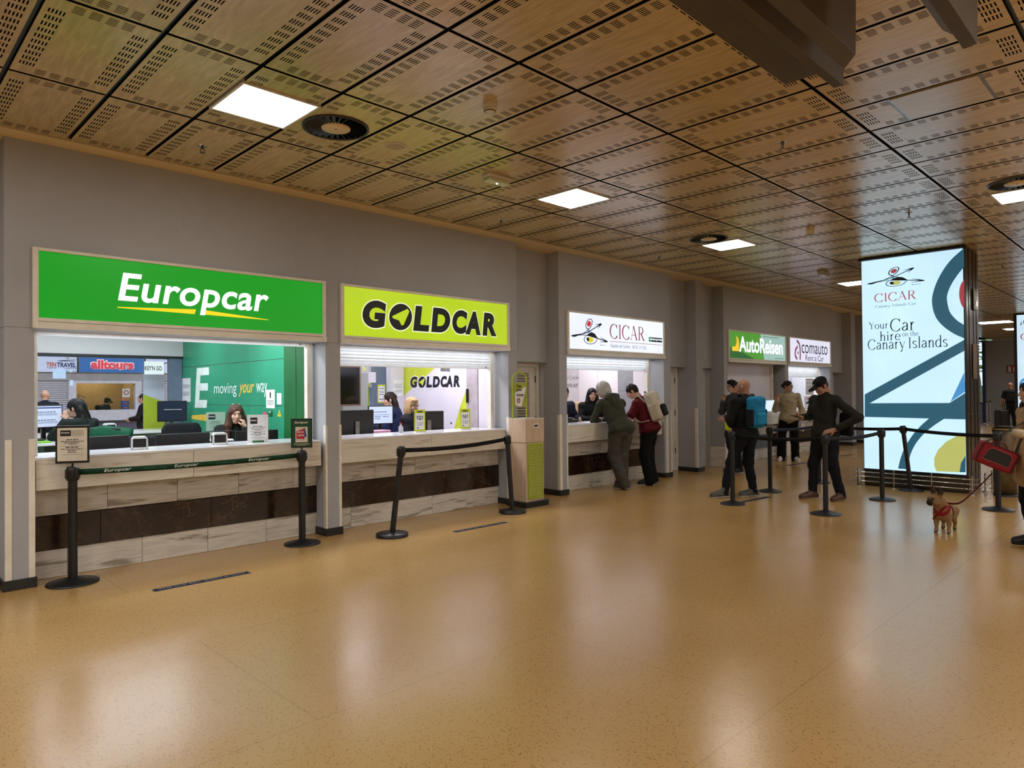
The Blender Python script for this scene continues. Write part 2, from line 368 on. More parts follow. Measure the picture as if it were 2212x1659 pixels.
def mk_emperador():
    m, nt, b = nodes_of('brown_marble'); v = coords(nt, 'World', (1, 1, 1))
    wv = N(nt, 'ShaderNodeVectorMath', operation='ADD'); sc = N(nt, 'ShaderNodeVectorMath', operation='SCALE'); sc.inputs['Scale'].default_value = .35
    nn = N(nt, 'ShaderNodeTexNoise'); nn.inputs['Scale'].default_value = 4; nn.inputs['Detail'].default_value = 4; nt.links.new(v, nn.inputs['Vector'])
    nt.links.new(nn.outputs['Color'], sc.inputs[0]); nt.links.new(v, wv.inputs[0]); nt.links.new(sc.outputs[0], wv.inputs[1])
    vo = N(nt, 'ShaderNodeTexVoronoi', feature='DISTANCE_TO_EDGE'); vo.inputs['Scale'].default_value = 8; nt.links.new(wv.outputs[0], vo.inputs['Vector'])
    crack = ramp(nt, vo.outputs['Distance'], [(0.0, 1.0), (.008, .5), (.02, 0.0)])
    mask = ramp(nt, noise(nt, v, 3, 3), [(.5, 0.0), (.72, .9)])
    f = N(nt, 'ShaderNodeMath', operation='MULTIPLY'); nt.links.new(crack, f.inputs[0]); nt.links.new(mask, f.inputs[1])
    base = ramp(nt, noise(nt, v, 5, 6, .7), [(.3, lin('#120b07')), (.55, lin('#2a1a11')), (.75, lin('#4a3020'))])
    nt.links.new(mix_rgb(nt, f.outputs[0], base, lin('#8d7450')), b.inputs['Base Color']); b.inputs['Roughness'].default_value = .15; return m
M_floor = mk_floor(); M_wall = mk_plaster('grey_plaster', '#adaeb1', '#a1a2a5'); M_white_wall = mk_plaster('white_plaster', '#cfcfce', '#c4c4c6')
M_ceil = mk_wood('ceiling_laminate', '#c7ae7b', '#ae9463', (9, 1.1, 9), .25, spec=.5, vary=.14, ior=2.0)
M_trim = mk_wood('trim_laminate', '#e2cba0', '#d6bd8e', (1.1, 9, 9), .45)
M_grid = mat('ceiling_grid_metal', '#0b0c0e', .35); M_dark = mat('plenum_dark', '#050505', 1, spec=0); M_edge = mat('panel_edge_shade', '#0a0908', .9, spec=.1)
M_kick = mat('black_skirting', '#141312', .45, c2='#232120', ns=14); M_guard = mat('cream_corner_guard', '#e8e2d4', .5, c2='#dcd4c3')
M_frame = mat('cream_aluminium', '#e4ded2', .4, c2='#dad3c5'); M_slat = mat('white_shutter', '#f0f3f6', .4, c2='#e6eaee')
M_black = mat('black_plastic', '#0c0c0d', .42, c2='#111113'); M_blackm = mat('black_metal', '#0b0b0c', .34, .0, c2='#101012')
M_steel = mat('brushed_steel', '#8d8880', .28, 1, c2='#77736c'); M_chrome = mat('chrome', '#c9c9c9', .12, 1)
M_marble = mk_marble('veined_marble', '#dcd7cd', '#cdc7bb', '#958c80', .06); M_slab = mk_marble('slab_marble', '#e0dbd0', '#d8d1c4', '#beb4a2', .5)
M_brown = mk_emperador(); M_top = mat('white_stone_top', '#e3e3e6', .15, c2='#d7d8dc', ns=3)
M_white = mat('white_paint', '#e6e6e6', .45); M_paper = mat('white_paper', '#e9e9ea', .7); M_ink = mat('black_ink', '#151515', .6)
M_glass = None
def mk_glass(name, c=(1, 1, 1, 1), alpha=.12):
    m = bpy.data.materials.new(name); m.use_nodes = True; nt = m.node_tree; nt.nodes.clear()
    o = N(nt, 'ShaderNodeOutputMaterial'); t = N(nt, 'ShaderNodeBsdfTransparent'); g = N(nt, 'ShaderNodeBsdfGlossy'); g.inputs['Roughness'].default_value = .03
    t.inputs[0].default_value = c; mx = N(nt, 'ShaderNodeMixShader'); fr = N(nt, 'ShaderNodeFresnel'); fr.inputs[0].default_value = 1.35
    ge = N(nt, 'ShaderNodeNewGeometry'); k = N(nt, 'ShaderNodeMath', operation='SUBTRACT'); k.inputs[0].default_value = 1; nt.links.new(ge.outputs['Backfacing'], k.inputs[1]); k2 = N(nt, 'ShaderNodeMath', operation='MULTIPLY'); nt.links.new(k.outputs[0], k2.inputs[0]); nt.links.new(fr.outputs[0], k2.inputs[1]); nt.links.new(k2.outputs[0], mx.inputs[0]); nt.links.new(t.outputs[0], mx.inputs[1]); nt.links.new(g.outputs[0], mx.inputs[2]); nt.links.new(mx.outputs[0], o.inputs[0]); return m
M_glass = mk_glass('window_glass', (.93, .96, .97, 1))

# ---------------------------------------------------------------- floor
struct('floor', MB().box(-8, 38.2, -14, 24.6, -.1, 0), M_floor)

# ---------------------------------------------------------------- ceiling: deck, grid bars, perforated panels, wood border
GX, GY = 1.4057, 4.3394
deck = struct('ceiling', MB().box(-8, 38.2, -14, 8.4, ZC+.05, ZC+.2), M_dark)
def holes(mb, x0, x1, y0, y1, xs, ys, z):
    """flat sheet with a product grid of rectangular holes"""
    cx = sorted({x0, x1, *[q for h in xs for q in h]}); cy = sorted({y0, y1, *[q for h in ys for q in h]})
    ix = {q: i for i, q in enumerate(cx)}; n = len(cx)
    hx = {ix[h[0]] for h in xs}; hy = {h[0] for h in ys}
    vs = [(a, b, z) for b in cy for a in cx]; fs = []
    for j in range(len(cy)-1):
        for i in range(n-1):
            if i in hx and cy[j] in hy: continue
            fs.append((j*n+i, (j+1)*n+i, (j+1)*n+i+1, j*n+i+1))
    mb.add(vs, fs)
PW, PL = .569, 1.172
SX = [(.03+.018*k, .038+.018*k) for k in range(5)]; SXr = [(PW-b, PW-a) for a, b in SX[::-1]]
EX = [(.13+.084*k, .187+.084*k) for k in range(4)]; EXs = EX
EY = [(.03+.0195*k, .038+.0195*k) for k in range(5)]
def panel_mesh(rows, y_end=PL, both=True, centre=True, lo=None):
    """one panel seen from below; rows = list of y of the side slots; both = slots on both short ends"""
    mb = MB()
    holes(mb, 0, PW, 0, .13, EXs, EY, 0)
    ye = y_end-.13 if both else y_end
    ys = [(y, y+.055) for y in rows]
    holes(mb, 0, .125, .13, ye, SX, ys, 0); holes(mb, PW-.125, PW, .13, ye, SXr, ys, 0); holes(mb, .125, PW-.125, .13, ye, [], [], 0)
    if both: holes(mb, 0, PW, ye, y_end, EXs, [(y_end-b, y_end-a) for a, b in EY[::-1]], 0)
    x0, x1, y0, y1 = 0, PW, 0, y_end
    vs = [(x0, y0, 0), (x1, y0, 0), (x1, y1, 0), (x0, y1, 0), (x0, y0, .014), (x1, y0, .014), (x1, y1, .014), (x0, y1, .014)]
    mb.add(vs, [(0, 1, 5, 4), (1, 2, 6, 5), (2, 3, 7, 6), (3, 0, 4, 7)], mi=1)  # side walls coloured black, standing for the shade in the gaps
    return mb.mesh('ceiling_panel', [M_ceil, M_edge])
ROWS = [.142+.0925*k for k in range(10)]
P_full = panel_mesh(ROWS); P_end = panel_mesh(ROWS[:2], .288, False); P_mid = panel_mesh(ROWS[:2]+ROWS[-2:])
P_plain_b = MB(); P_plain_b.box(0, PW, 0, PL, 0, .014); P_plain = P_plain_b.mesh('ceiling_panel', M_ceil)
LIGHTS = [(1, 0), (7, 0), (13, 0), (22, 0), (13, -3), (22, -3)]; HATCH = (7, -3); DIFF = [(2, 0), (12, 0), (12, -3), (23, 0)]
far = MB()
for i in range(-2, 61):
    for j in range(-4, 2):
        x, y = GX+.6*i+.0155, GY+1.2*j+.014
        if i > 40: far.box(x, x+PW, y, y+PL, ZC, ZC+.014); continue
        if (i, j) in LIGHTS or (i, j) == HATCH:
            link('ceiling_panel', P_end, deck, (x, y, ZC)); o = link('ceiling_panel', P_end, deck, (x+PW, y+PL, ZC), math.pi)
        else: link('ceiling_panel', P_mid if (i, j) in DIFF else P_full, deck, (x, y, ZC))
fo = obj('ceiling_panel', far, M_ceil, deck); fo['kind'] = 'stuff'
rest = MB(); rest.box(-8, GX-1.2, -14, 6.75, ZC, ZC+.02); rest.box(GX-1.2, 38.2, -14, GY-4.8, ZC, ZC+.02)
obj('plain_ceiling_sheet', rest, M_ceil, deck)
g = MB()
for i in range(-2, 62): x = GX+.6*i; g.box(x-.014, x+.014, GY-4.8, 6.745, ZC+.02, ZC+.05)
for j in range(-4, 3): y = GY+1.2*j; g.box(GX-1.2, 38.2, y-.014, y+.014, ZC+.021, ZC+.05)
obj('grid_bars', g, M_grid, deck)
struct('trim_1', MB().box(-8, 30, 6.752, 7.5, ZC-.004, ZC+.05), M_trim)

# ---------------------------------------------------------------- walls of the counter side
wl = None; PIL = []
def wall(name, *boxes):
    m = MB()
    for q in boxes: m.box(*q)
    return struct(name, m, M_wall, .006)
for x0, x1, pillars in ((1.0, 7.03, [(1.0, 1.21), (3.95, 4.14), (6.85, 7.03)]), (7.95, 11.1, [(7.95, 8.13), (10.87, 11.1)]), (13.13, 19.08, [(13.13, 13.29), (16.1, 16.28), (18.9, 19.08)])):
    o = wall('wall_left', (x0, x1, WY, 7.3, 2.19, ZC)); wl = wl or o
    for a, b in pillars: PIL.append((a, b, wall('wall_pillar', (a, b, WY, 7.3, 0, 2.19))))
PIL.append((12.03, 12.27, wall('wall_pillar', (12.03, 12.27, WY, 7.5, 0, ZC)))); wall('wall_pillar', (20.5, 20.82, WY, 7.5, 0, ZC)); wall('wall_left', (21.6, 24, WY, 7.5, 0, ZC))
for a, b in ((7.03, 7.95), (11.1, 12.03), (12.27, 13.13), (19.08, 20.5), (20.82, 21.6)): wall('wall_recess', (a, b, 7.22, 7.5, 2.06, ZC))
wall('wall_left', (-8, 1.0, 7.22, 7.5, 0, ZC)); wall('wall_left', (24, 38, 8.2, 8.4, 0, ZC))
wall('wall_left', (19.08, 20.5, 7.45, 7.5, 0, 2.06)); wall('wall_left', (20.82, 21.6, 7.45, 7.5, 0, 2.06))
sk = MB()
for a, b, d in ((1.0, 1.21, 7.2), (3.95, 4.14, 7.2), (6.85, 7.03, 7.45), (7.95, 8.13, 7.45), (10.87, 11.1, 7.45), (12.03, 12.27, 7.45), (18.9, 19.08, 7.3), (20.5, 20.82, 7.45), (21.6, 24, 7.45)):
    sk.box(a-.015, b+.015, WY-.018, d, 0, .085)
sk.box(-8, 1.0, 7.2, 7.25, 0, .085)
struct('baseboard_left', sk, M_kick, .004)
near = lambda x: min(PIL, key=lambda q: abs((q[0]+q[1])/2-x))[2]
for x0, x1 in ((13.115, 13.29), (16.1, 16.28)): obj('marble_plinth', MB().box(x0, x1, WY-.02, 7.3, 0, .42), M_slab, near(x0), .004)
for x0, x1 in ((1.005, 1.052), (1.168, 1.213), (4.112, 4.145), (3.945, 3.965), (6.845, 6.885), (7.945, 8.0), (8.105, 8.135), (10.925, 11.0), (11.075, 11.105), (12.025, 12.065)):
    b = MB(); b.box(x0, x1, WY-.006, WY+.004, .085, 1.25)
    xe = x0 if x0 in (1.005, 3.945, 6.845, 7.945, 12.025, 10.925) else None
    if xe is not None and xe != 1.005: b.box(xe-.003, xe+.003, WY-.006, WY+.045, .085, 1.25)
    obj('corner_guard', b, M_guard, near((x0+x1)/2), .002)
b = MB(); b.box(7.12, 7.2, 7.205, 7.222, 3.10, 3.16); o = obj('wall_sensor', b, M_black, wl)
b = MB(); b.box(11.12, 11.15, 7.205, 7.222, 3.12, 3.2); o = obj('wall_sensor', b, M_black, wl)
# hairline cracks in the plaster are shallow ridges
b = MB(); b.tube([(2.34, WY, 3.66), (2.36, WY, 3.6), (2.36, WY, 3.56), (2.41, WY, 3.52), (2.415, WY, 3.25)], .004, 4); obj('plaster_crack', b, M_wall, wl)

# far, right, back walls of the hall
fb = MB(); fb.box(38, 38.2, -14, 7.05, 0, ZC); fb.box(38, 38.2, 7.05, 8.4, 0, .86); fb.box(38, 38.2, 7.05, 8.4, 3.72, ZC)
struct('wall_far', fb, M_wall)
struct('trim_2', MB().box(37.9, 38.0, 7.03, 7.14, 0, ZC), mat('blue_paint', '#23306e', .5))
wi = struct('window_1', MB().box(37.98, 38.02, 7.1, 8.3, .84, .9), mat('blue_paint', '#23306e', .5)); obj('pane', MB().box(38.05, 38.06, 7.1, 8.3, .88, 3.74), M_glass, wi)
struct('wall_right', MB().box(-8, 38.2, -14.2, -14, 0, ZC), M_white_wall)
struct('wall_back', MB().box(-8.2, -8, -14, 24.6, 0, ZC), M_wall)

# doors in the recesses: frame, leaf, louvre slats, hinges, closer
M_door = mat('cream_door', '#ece8e0', .45, c2='#e3ded4')
def door(n, x0, x1, closer, n_slat=38):
    fr = MB(); fr.box(x0, x0+.05, 7.4, 7.5, 0, 2.06); fr.box(x1-.05, x1, 7.4, 7.5, 0, 2.06); fr.box(x0+.05, x1-.05, 7.4, 7.5, 2.0, 2.06)
    d = struct('door_%d' % n, fr, M_door, .003)
    lf = MB(); a, b = x0+.055, x1-.055
    lf.box(a, a+.1, 7.44, 7.48, .01, 1.995); lf.box(b-.12, b, 7.44, 7.48, .01, 1.995); lf.box(a+.1, b-.12, 7.44, 7.48, .01, .2); lf.box(a+.1, b-.12, 7.44, 7.48, 1.9, 1.995); lf.box(a+.1, b-.12, 7.44, 7.48, .93, 1.05)
    obj('leaf', lf, M_door, d, .003)
    obj('backing', MB().box(a+.1, b-.12, 7.476, 7.48, .2, 1.9), M_dark, d)
    sl = MB(); sl.cbox((0, 0, 0), (b-a-.22, .04, .006), Matrix.Rotation(-.75, 3, 'X')); sm = sl.mesh('slat', M_door)
    for z in list(np.linspace(.225, .905, 17)) + list(np.linspace(1.075, 1.875, 20)): link('slat', sm, d, ((a+b)/2-.01, 7.455, z))
    for z in (.35, 1.1, 1.75): obj('hinge', MB().cyl((x1-.052, 7.432, z), (x1-.052, 7.432, z+.11), .009, n=8), M_black, d)
    if closer: c = MB(); c.box(a+.02, a+.28, 7.395, 7.44, 1.97, 2.03); obj('door_closer', c, M_white, d, .006)
    return d
door(1, 7.05, 7.95, True); door(2, 11.12, 12.03, False); door(3, 12.28, 13.12, False)

# ---------------------------------------------------------------- ceiling fixtures
M_lamp = glow('lamp_diffuser', '#fff8ec', LAMP); M_lampframe = mat('lamp_frame', '#d5d2ca', .4)
LAB = {(1, 0): 'square ceiling light beside the air diffuser above the green sign', (7, 0): 'square ceiling light beyond the emergency lamp, above the yellow sign',
       (13, 0): 'square ceiling light touching the second slotted diffuser in line', (22, 0): 'square ceiling light half hidden by the tall light box',
       (13, -3): 'square ceiling light below the diffuser cut by the picture edge', (22, -3): 'square ceiling light hidden behind the tall light box'}
def ceiling_light(x, y, label, w=.56):
    t = thing('ceiling_light', label, 'light', (x, y, ZC), 0, 'square ceiling lights')
    f = MB(); h = w/2
    for a, b, c, d in ((-h-.02, h+.02, -h-.02, -h), (-h-.02, h+.02, h, h+.02), (-h-.02, -h, -h, h), (h, h+.02, -h, h)): f.box(a, b, c, d, -.012, .02)
    obj('frame', f, M_lampframe, t); obj('diffuser', MB().box(-h, h, -h, h, -.008, .01), M_lamp, t); return t
for (i, j), lb in LAB.items():
    if (i, j) != (22, -3): ceiling_light(GX+.6*i+.3, GY+1.2*j+.6, lb)
ceiling_light(27.5, 4.8, 'distant square ceiling light right of the tall light box', .9); ceiling_light(31.3, 4.7, 'farthest square ceiling light, beside the second light box', .9)
x, y = GX+.6*7+.3, GY-3.6+.6
t = thing('ceiling_hatch', 'plain wooden ceiling hatch with grey edges, no slots', 'hatch', (x, y, ZC)); obj('cover', MB().box(-.27, .27, -.28, .28, -.004, .012), M_ceil, t)
for yy in (-.3, .28): obj('edge_strip', MB().box(-.288, .288, yy, yy+.02, .0, .02), M_steel, t)
M_vane = mat('diffuser_vane', '#1b1c1d', .4, .4)
def diffuser(x, y, lb, r=.265):
    t = thing('air_diffuser', lb, 'air vent', (x, y, ZC), 0, 'round swirl diffusers')
    obj('outer_ring', MB().lathe([(r, -.001), (r, -.012), (r-.02, -.012), (r-.02, .01)], n=40), M_blackm, t)
    obj('backing', MB().lathe([(r-.02, -.001), (.0, -.001)], n=40), M_dark, t)
    v = MB(); v.cbox(((r+.105)/2, 0, -.006), (r-.13, .03, .003), Matrix.Rotation(.5, 3, 'X')); vm = v.mesh('vane', M_vane)
    for k in range(26): link('vane', vm, t, (0, 0, 0), 2*math.pi*k/26)
    obj('centre_disc', MB().lathe([(.115, -.002), (.115, -.014), (0, -.014)], n=32), M_trim, t)
    obj('screw', MB().lathe([(.006, -.014), (.006, -.018), (0, -.018)], n=8), M_blackm, t); return t
DL = ['black slotted round diffuser nearest the green sign', 'black slotted round diffuser by the third ceiling light', 'black slotted round diffuser cut by the picture edge', 'black slotted round diffuser behind the tall light box']
for (i, j), lb in list(zip(DIFF, DL))[:3]: diffuser(GX+.6*i+.3, GY+1.2*j+.6, lb)
M_cream = mat('cream_plastic', '#d9d0bd', .45)
def smoke(x, y, lb):
    t = thing('smoke_detector', lb, 'smoke detector', (x, y, ZC), 0, 'smoke detectors')
    obj('base', MB().lathe([(.055, 0), (.055, -.025), (.05, -.03)], n=24), M_cream, t)
    obj('sensor_head', MB().lathe([(.05, -.03), (.052, -.05), (.04, -.065), (0, -.068)], n=24), M_cream, t)
    obj('slot', MB().lathe([(.0465, -.0575), (.0467, -.0625), (.0435, -.0635)], n=24), M_black, t)
smoke(GX+.6*3.5, GY-.6, 'round cream smoke detector at the ceiling centre'); smoke(GX+.6*13.5, GY-.6, 'small far smoke detector near the tall light box')
def speaker(x, y, lb):
    t = thing('ceiling_speaker', lb, 'speaker', (x, y, ZC), 0, 'round ceiling speakers')
    obj('rim', MB().lathe([(.098, 0), (.098, -.006), (.088, -.008), (.086, -.003)], n=36), M_cream, t); obj('grille', MB().lathe([(.087, -.003), (0, -.005)], n=36), mat('speaker_mesh', '#b09a72', .6), t)
speaker(GX+.6*3.5, GY+.62, 'flat round ceiling speaker right of the first diffuser'); speaker(GX+.6*11.55, GY+.64, 'flat round ceiling speaker left of the second diffuser')
def emergency(x, y, lb, on):
    t = thing('emergency_lamp', lb, 'emergency light', (x, y, ZC), 0, 'emergency lamps')
    obj('housing', MB().box(-.15, .15, -.06, .06, -.035, 0), M_cream, t, .008); obj('lens', MB().box(-.14, .14, -.052, .052, -.075, -.035), mat('lamp_lens', '#cfd2b4', .25), t, .01)
    if on: obj('led', MB().lathe([(.012, -.0752), (.008, -.079), (0, -.08)], n=10), glow('led_white', '#f4f6ff', 6), t)
emergency(GX+.6*5.55, GY+.62, 'white emergency lamp with a glowing dot on the ceiling', True); emergency(13.03, 4.9, 'far white emergency lamp above the cap man', False)
M_brass = mat('sprinkler_metal', '#6b6355', .3, .9)
for k, (x, y, lb) in enumerate(((2.28, 6.1, 'sprinkler head above the green sign'), (5.98, 6.2, 'sprinkler head above the yellow sign'), (5.9, 2.55, 'sprinkler head nearest the hanging sign cases'),
        (9.44, 2.51, 'sprinkler head left of the bright ceiling reflection'), (9.5, 6.16, 'sprinkler head above the white bird sign'), (12.95, 6.08, 'sprinkler head above the third louvred door'), (14.78, 6.08, 'sprinkler head above the two far shop signs'), (14.78, 2.45, 'sprinkler head right of the tall light box'), (18.2, 6.0, 'sprinkler head just left of the light box edge'))):
    t = thing('fire_sprinkler', lb, 'sprinkler', (x, y, ZC), 0, 'sprinkler heads')
    obj('escutcheon', MB().lathe([(.04, 0), (.036, -.006), (.012, -.008)], n=20), M_chrome, t)
    s = MB(); s.cyl((0, 0, -.006), (0, 0, -.03), .011, n=10); s.tube([(.011, 0, -.026), (.02, 0, -.042), (.006, 0, -.06)], .0035, 6); s.tube([(-.011, 0, -.026), (-.02, 0, -.042), (-.006, 0, -.06)], .0035, 6)
    obj('yoke', s, M_brass, t); obj('deflector', MB().lathe([(.022, -.06), (.022, -.063), (0, -.063)], n=14), M_brass, t)

# two hanging sign cases over the hall (seen from below)
M_case = mat('dark_bronze_case', '#453b2c', .5, .1, c2='#3d3427')
def yz(poly, x0, x1): m = MB(); m.prism(poly, lambda u, v, t: (t, u, v), x0, x1); return m
t = thing('hanging_sign_case', 'dark bronze hanging sign case with a lower ledge', 'sign', (0, 0, 0))
obj('ledge', yz([(1.088, 2.9), (1.05, 2.9), (1.045, 2.97), (1.088, 2.985)], -2.6, 3.04), M_case, t, .002)
obj('case', yz([(1.105, 2.985), (1.045, 2.968), (.998, 3.014), (.994, 3.243), (.994, 3.42), (1.3, 3.42), (1.3, 2.985)], -2.6, 3.04), M_case, t, .002)
for x in (-1.5, .5, 2.4): obj('hanger', MB().cyl((x, 1.15, 3.42), (x, 1.15, ZC+.05), .012, n=8), M_blackm, t)
t = thing('hanging_sign_case', 'narrow hanging sign case with a sloped side, nearest the picture edge', 'sign', (0, 0, 0))
obj('ledge', yz([(.617, 2.9), (.57, 2.9), (.567, 3.065), (.567, 3.3), (.62, 3.3)], -2.6, 3.04), M_case, t, .002)
obj('case', yz([(.62, 2.955), (.651, 2.966), (.684, 2.996), (.684, 3.3), (.62, 3.3)], -2.6, 3.04), mat('case_side', '#5b5140', .5), t, .002)
for x in (-1.5, .5, 2.4): obj('hanger', MB().cyl((x, .62, 3.3), (x, .62, ZC+.05), .012, n=8), M_blackm, t)

# ---------------------------------------------------------------- counters: stone slab front, white worktop, tile rows
def tiles(t, x0, x1, joints, z0, z1, y0, y1, m, name='tile'):
    e = [x0] + [j for j in joints if x0 < j < x1] + [x1]; rnd = random.Random(int(x0*100+z0*7))
    for a, b in zip(e[:-1], e[1:]):
        d = rnd.uniform(0, .002); o = obj(name, MB().box(0, b-a-.004, 0, y1-y0, 0, z1-z0-.004), m, t, .0015, (a+.002, y0-d, z0+.002))
def counter(label, x0, x1, slab_j, top_j, low_j, br_j, depth=7.6, slab=(.8, 1.062)):
    t = thing('stone_counter', label, 'counter')
    tiles(t, x0+.01, x1-.045, slab_j, slab[0], slab[1], 7.0, 7.05, M_slab, 'front_slab')
    obj('worktop', MB().box(x0, x1-.042, 6.995, 7.3, 1.06, 1.085).box(x0, x1-.1, 7.3, depth, 1.06, 1.085), M_top, t, .004)
    obj('core', MB().box(x0, x1-.05, 7.225, 7.5, 0, .81).box(x0+.01, x1-.05, 7.05, 7.5, .802, 1.06), mat('counter_core', '#8d8478', .8), t)
    tiles(t, x0, x1, top_j, .553, .80, 7.2, 7.224, M_marble, 'marble_tile'); tiles(t, x0, x1, low_j, 0, .248, 7.2, 7.224, M_marble, 'marble_tile')
    tiles(t, x0, x1, br_j, .25, .551, 7.186, 7.224, M_brown, 'brown_tile'); return t
counter('long stone counter under the green sign, dark marble band in front', 1.212, 3.95, [2.52], [1.816, 2.433, 3.05, 3.667], [1.493, 2.11, 2.728, 3.346], [1.752, 2.757])
counter('stone counter under the yellow sign, two small standees on top', 4.142, 6.85, [5.475], [4.747, 5.359, 5.973, 6.571], [4.405, 5.02, 5.636, 6.242], [4.465, 5.672])
counter('stone counter under the white bird sign where two men lean', 8.132, 10.87, [9.5], [8.723, 9.32, 9.916, 10.52], [8.41, 9.018, 9.63, 10.236], [8.62, 9.63])
counter('far stone counter under the half green sign', 13.29, 16.1, [14.7], [13.9, 14.5, 15.1, 15.7], [13.6, 14.2, 14.8, 15.4], [14.2, 15.2])
counter('farthest stone counter, under the sign with the mauve mark', 16.28, 18.9, [17.6], [16.9, 17.5, 18.1], [16.6, 17.2, 17.8, 18.4], [17, 18])

# ---------------------------------------------------------------- roller shutters
def shutter(label, x0, x1, z, n, rail=None, yb=7.25, m=M_slat):
    t = thing('roller_shutter', label, 'shutter')
    zs = np.linspace(z+.05, 2.2, n+1)
    if n:
        h = zs[1]-zs[0]; s = MB()
        prof = [(-.004, .0), (-.011, .2*h), (-.013, .5*h), (-.011, .8*h), (-.004, .97*h), (.004, .97*h), (.004, 0)]
        s.prism(prof, lambda u, v, q: (q, u, v), 0, x1-x0); sm = s.mesh('slat', m)
        for q in zs[:-1]: link('slat', sm, t, (x0, yb, q))
    obj('bottom_bar', MB().box(x0, x1, yb-.02, yb+.015, z, z+.048), m, t, .004)
    obj('guide_rail', MB().box(x1, x1+.062, yb-.035, yb+.04, 1.085, 2.2), M_frame, t, .004)
    obj('guide_rail', MB().box(x0-.06, x0, yb-.035, yb+.04, 1.085, 2.2), M_frame, t, .004)
    obj('lock_screw', MB().cyl((x1-.08, yb-.022, z+.025), (x1-.08, yb-.03, z+.025), .008, n=8), M_black, t); return t
shutter('nearly raised white shutter edge under the green sign', 1.275, 3.855, 2.148, 0)
shutter('white roller shutter lowered a little under the yellow sign', 4.205, 6.728, 1.94, 5)
shutter('grey white shutter lowered a little above the two leaning men', 8.19, 10.692, 1.965, 4)
shutter('white shutter lowered a third under the sign with the mauve mark', 16.345, 18.665, 1.91, 7)

# ---------------------------------------------------------------- lit sign boxes
def sign_box(label, x0, x1, m, z0=2.19, z1=2.878, p=(.042, .042, .09, .028)):
    t = thing('lit_sign_box', label, 'sign'); f = MB(); y0 = WY-.035
    a, b, c, d = x0+p[0], x1-p[1], z0+p[2], z1-p[3]
    f.box(x0, a, y0, WY, z0, z1); f.box(b, x1, y0, WY, z0, z1); f.box(a, b, y0, WY, d, z1); f.box(a, b, y0, WY, c-.03, c)
    f.box(a, b, y0-.012, WY, z0, c-.034); f.box(x0, a, y0-.012, y0, z0, c-.034); f.box(b, x1, y0-.012, y0, z0, c-.034)
    obj('frame', f, M_frame, t, .003); obj('lit_panel', MB().box(a, b, WY-.018, WY-.002, c, d), m, t); return t, WY-.018
G_white = glow('lit_white', '#e9effc', 1.05); G_ink = mat('sign_ink', '#14181a', .5); G_red = glow('lit_dark_red', '#8a1f2c', .8)
t, y = sign_box('large lit green sign with white lettering and a yellow stroke', 1.193, 3.943, glow('lit_green', '#06921a', 1.0))
words('lettering', 'Europcar', glow('lit_letter_white', '#f4f8ff', 1.15), t, (0, y, 0), '-y', 1.84, 3.275, 2.398, 2.738, .004, shear=.17, bold=.02, space=1.04)
put('yellow_stroke', [[(1.836, 2.42), (1.836, 2.411), (2.515, 2.403), (2.53, 2.45)], [(2.61, 2.45), (2.6, 2.405), (3.27, 2.394), (3.27, 2.4)]], glow('lit_yellow', '#f5d91c', 1.0), t, (0, y, 0), '-y', .003)
t, y = sign_box('lit lime yellow sign with heavy dark lettering', 4.134, 6.85, glow('lit_lime', '#b4cf1a', 1.0))
gb = MB()
for k in range(70): gb.box(4.18+k*.0374, 4.1815+k*.0374, y-.0009, y-.0004, 2.281, 2.85)
for k in range(30): gb.box(4.177, 6.807, y-.0009, y-.0004, 2.285+k*.0188, 2.2862+k*.0188)
o = obj('lamp_grid', gb, glow('lit_lime_dim', '#a9c318', 1.0), t); o['kind'] = 'stuff'
def goldcar(t, org, facing, X, Z, ink, halo, lime, k=1, y_lift=.003):
    """X = x-range of the word, Z = z-range"""
    w = X[1]-X[0]; z0, z1 = Z; h = z1-z0; q = [(.0, .153, 'G', 1.04), (.173, .33, None, 1), (.337, .455, 'L', 1), (.468, .615, 'D', 1), (.63, .752, 'C', 1), (.733, .862, 'A', 1), (.877, 1.0, 'R', 1)]
    for pad, m, lf in (((.014 if halo else 0), halo, y_lift*.5), (0, ink, y_lift)):
        if m is None: continue
        for a, b, ch, s in q:
            x0, x1 = X[0]+a*w-pad, X[0]+b*w+pad
            if ch: words('letter', ch, m, t, org, facing, x0, x1, z0-pad, z0+h*s+pad, lf, shear=.12, bold=.06)
            else:
                c, r = (x0+x1)/2, (x1-x0)/2; put('letter', [[(c+r*math.cos(i*math.pi/18)+.05*h*math.sin(i*math.pi/18), (z0+z1)/2+(h/2*1.03+pad)*math.sin(i*math.pi/18)) for i in range(36)]], m, t, org, facing, lf)
    a, b = X[0]+.173*w, X[0]+.33*w; f = lambda u, v: (a+(b-a)*u, z0+h*v)
    put('arrow_mark', [[f(.8, .84), f(.88, .74), f(.62, .2), f(.53, .17), f(.42, .36), f(.16, .42), f(.12, .5)]], lime, t, org, facing, y_lift*1.6)
goldcar(t, (0, y, 0), '-y', (4.425, 6.602), (2.388, 2.708), G_ink, glow('lit_pale', '#eef3c8', 1.0), MATS['lit_lime'])
def ribbon(P, ws):
    P = [np.array(p, float) for p in P]; L, R = [], []
    for i in range(len(P)):
        d = P[min(i+1, len(P)-1)]-P[max(i-1, 0)]; d /= max(np.hypot(*d), 1e-9); n = np.array((-d[1], d[0]))
        w = ws if not hasattr(ws, '__len__') else ws[i]; L.append(P[i]+n*w/2); R.append(P[i]-n*w/2)
    return [[tuple(R[i]), tuple(R[i+1]), tuple(L[i+1]), tuple(L[i])] for i in range(len(P)-1)]
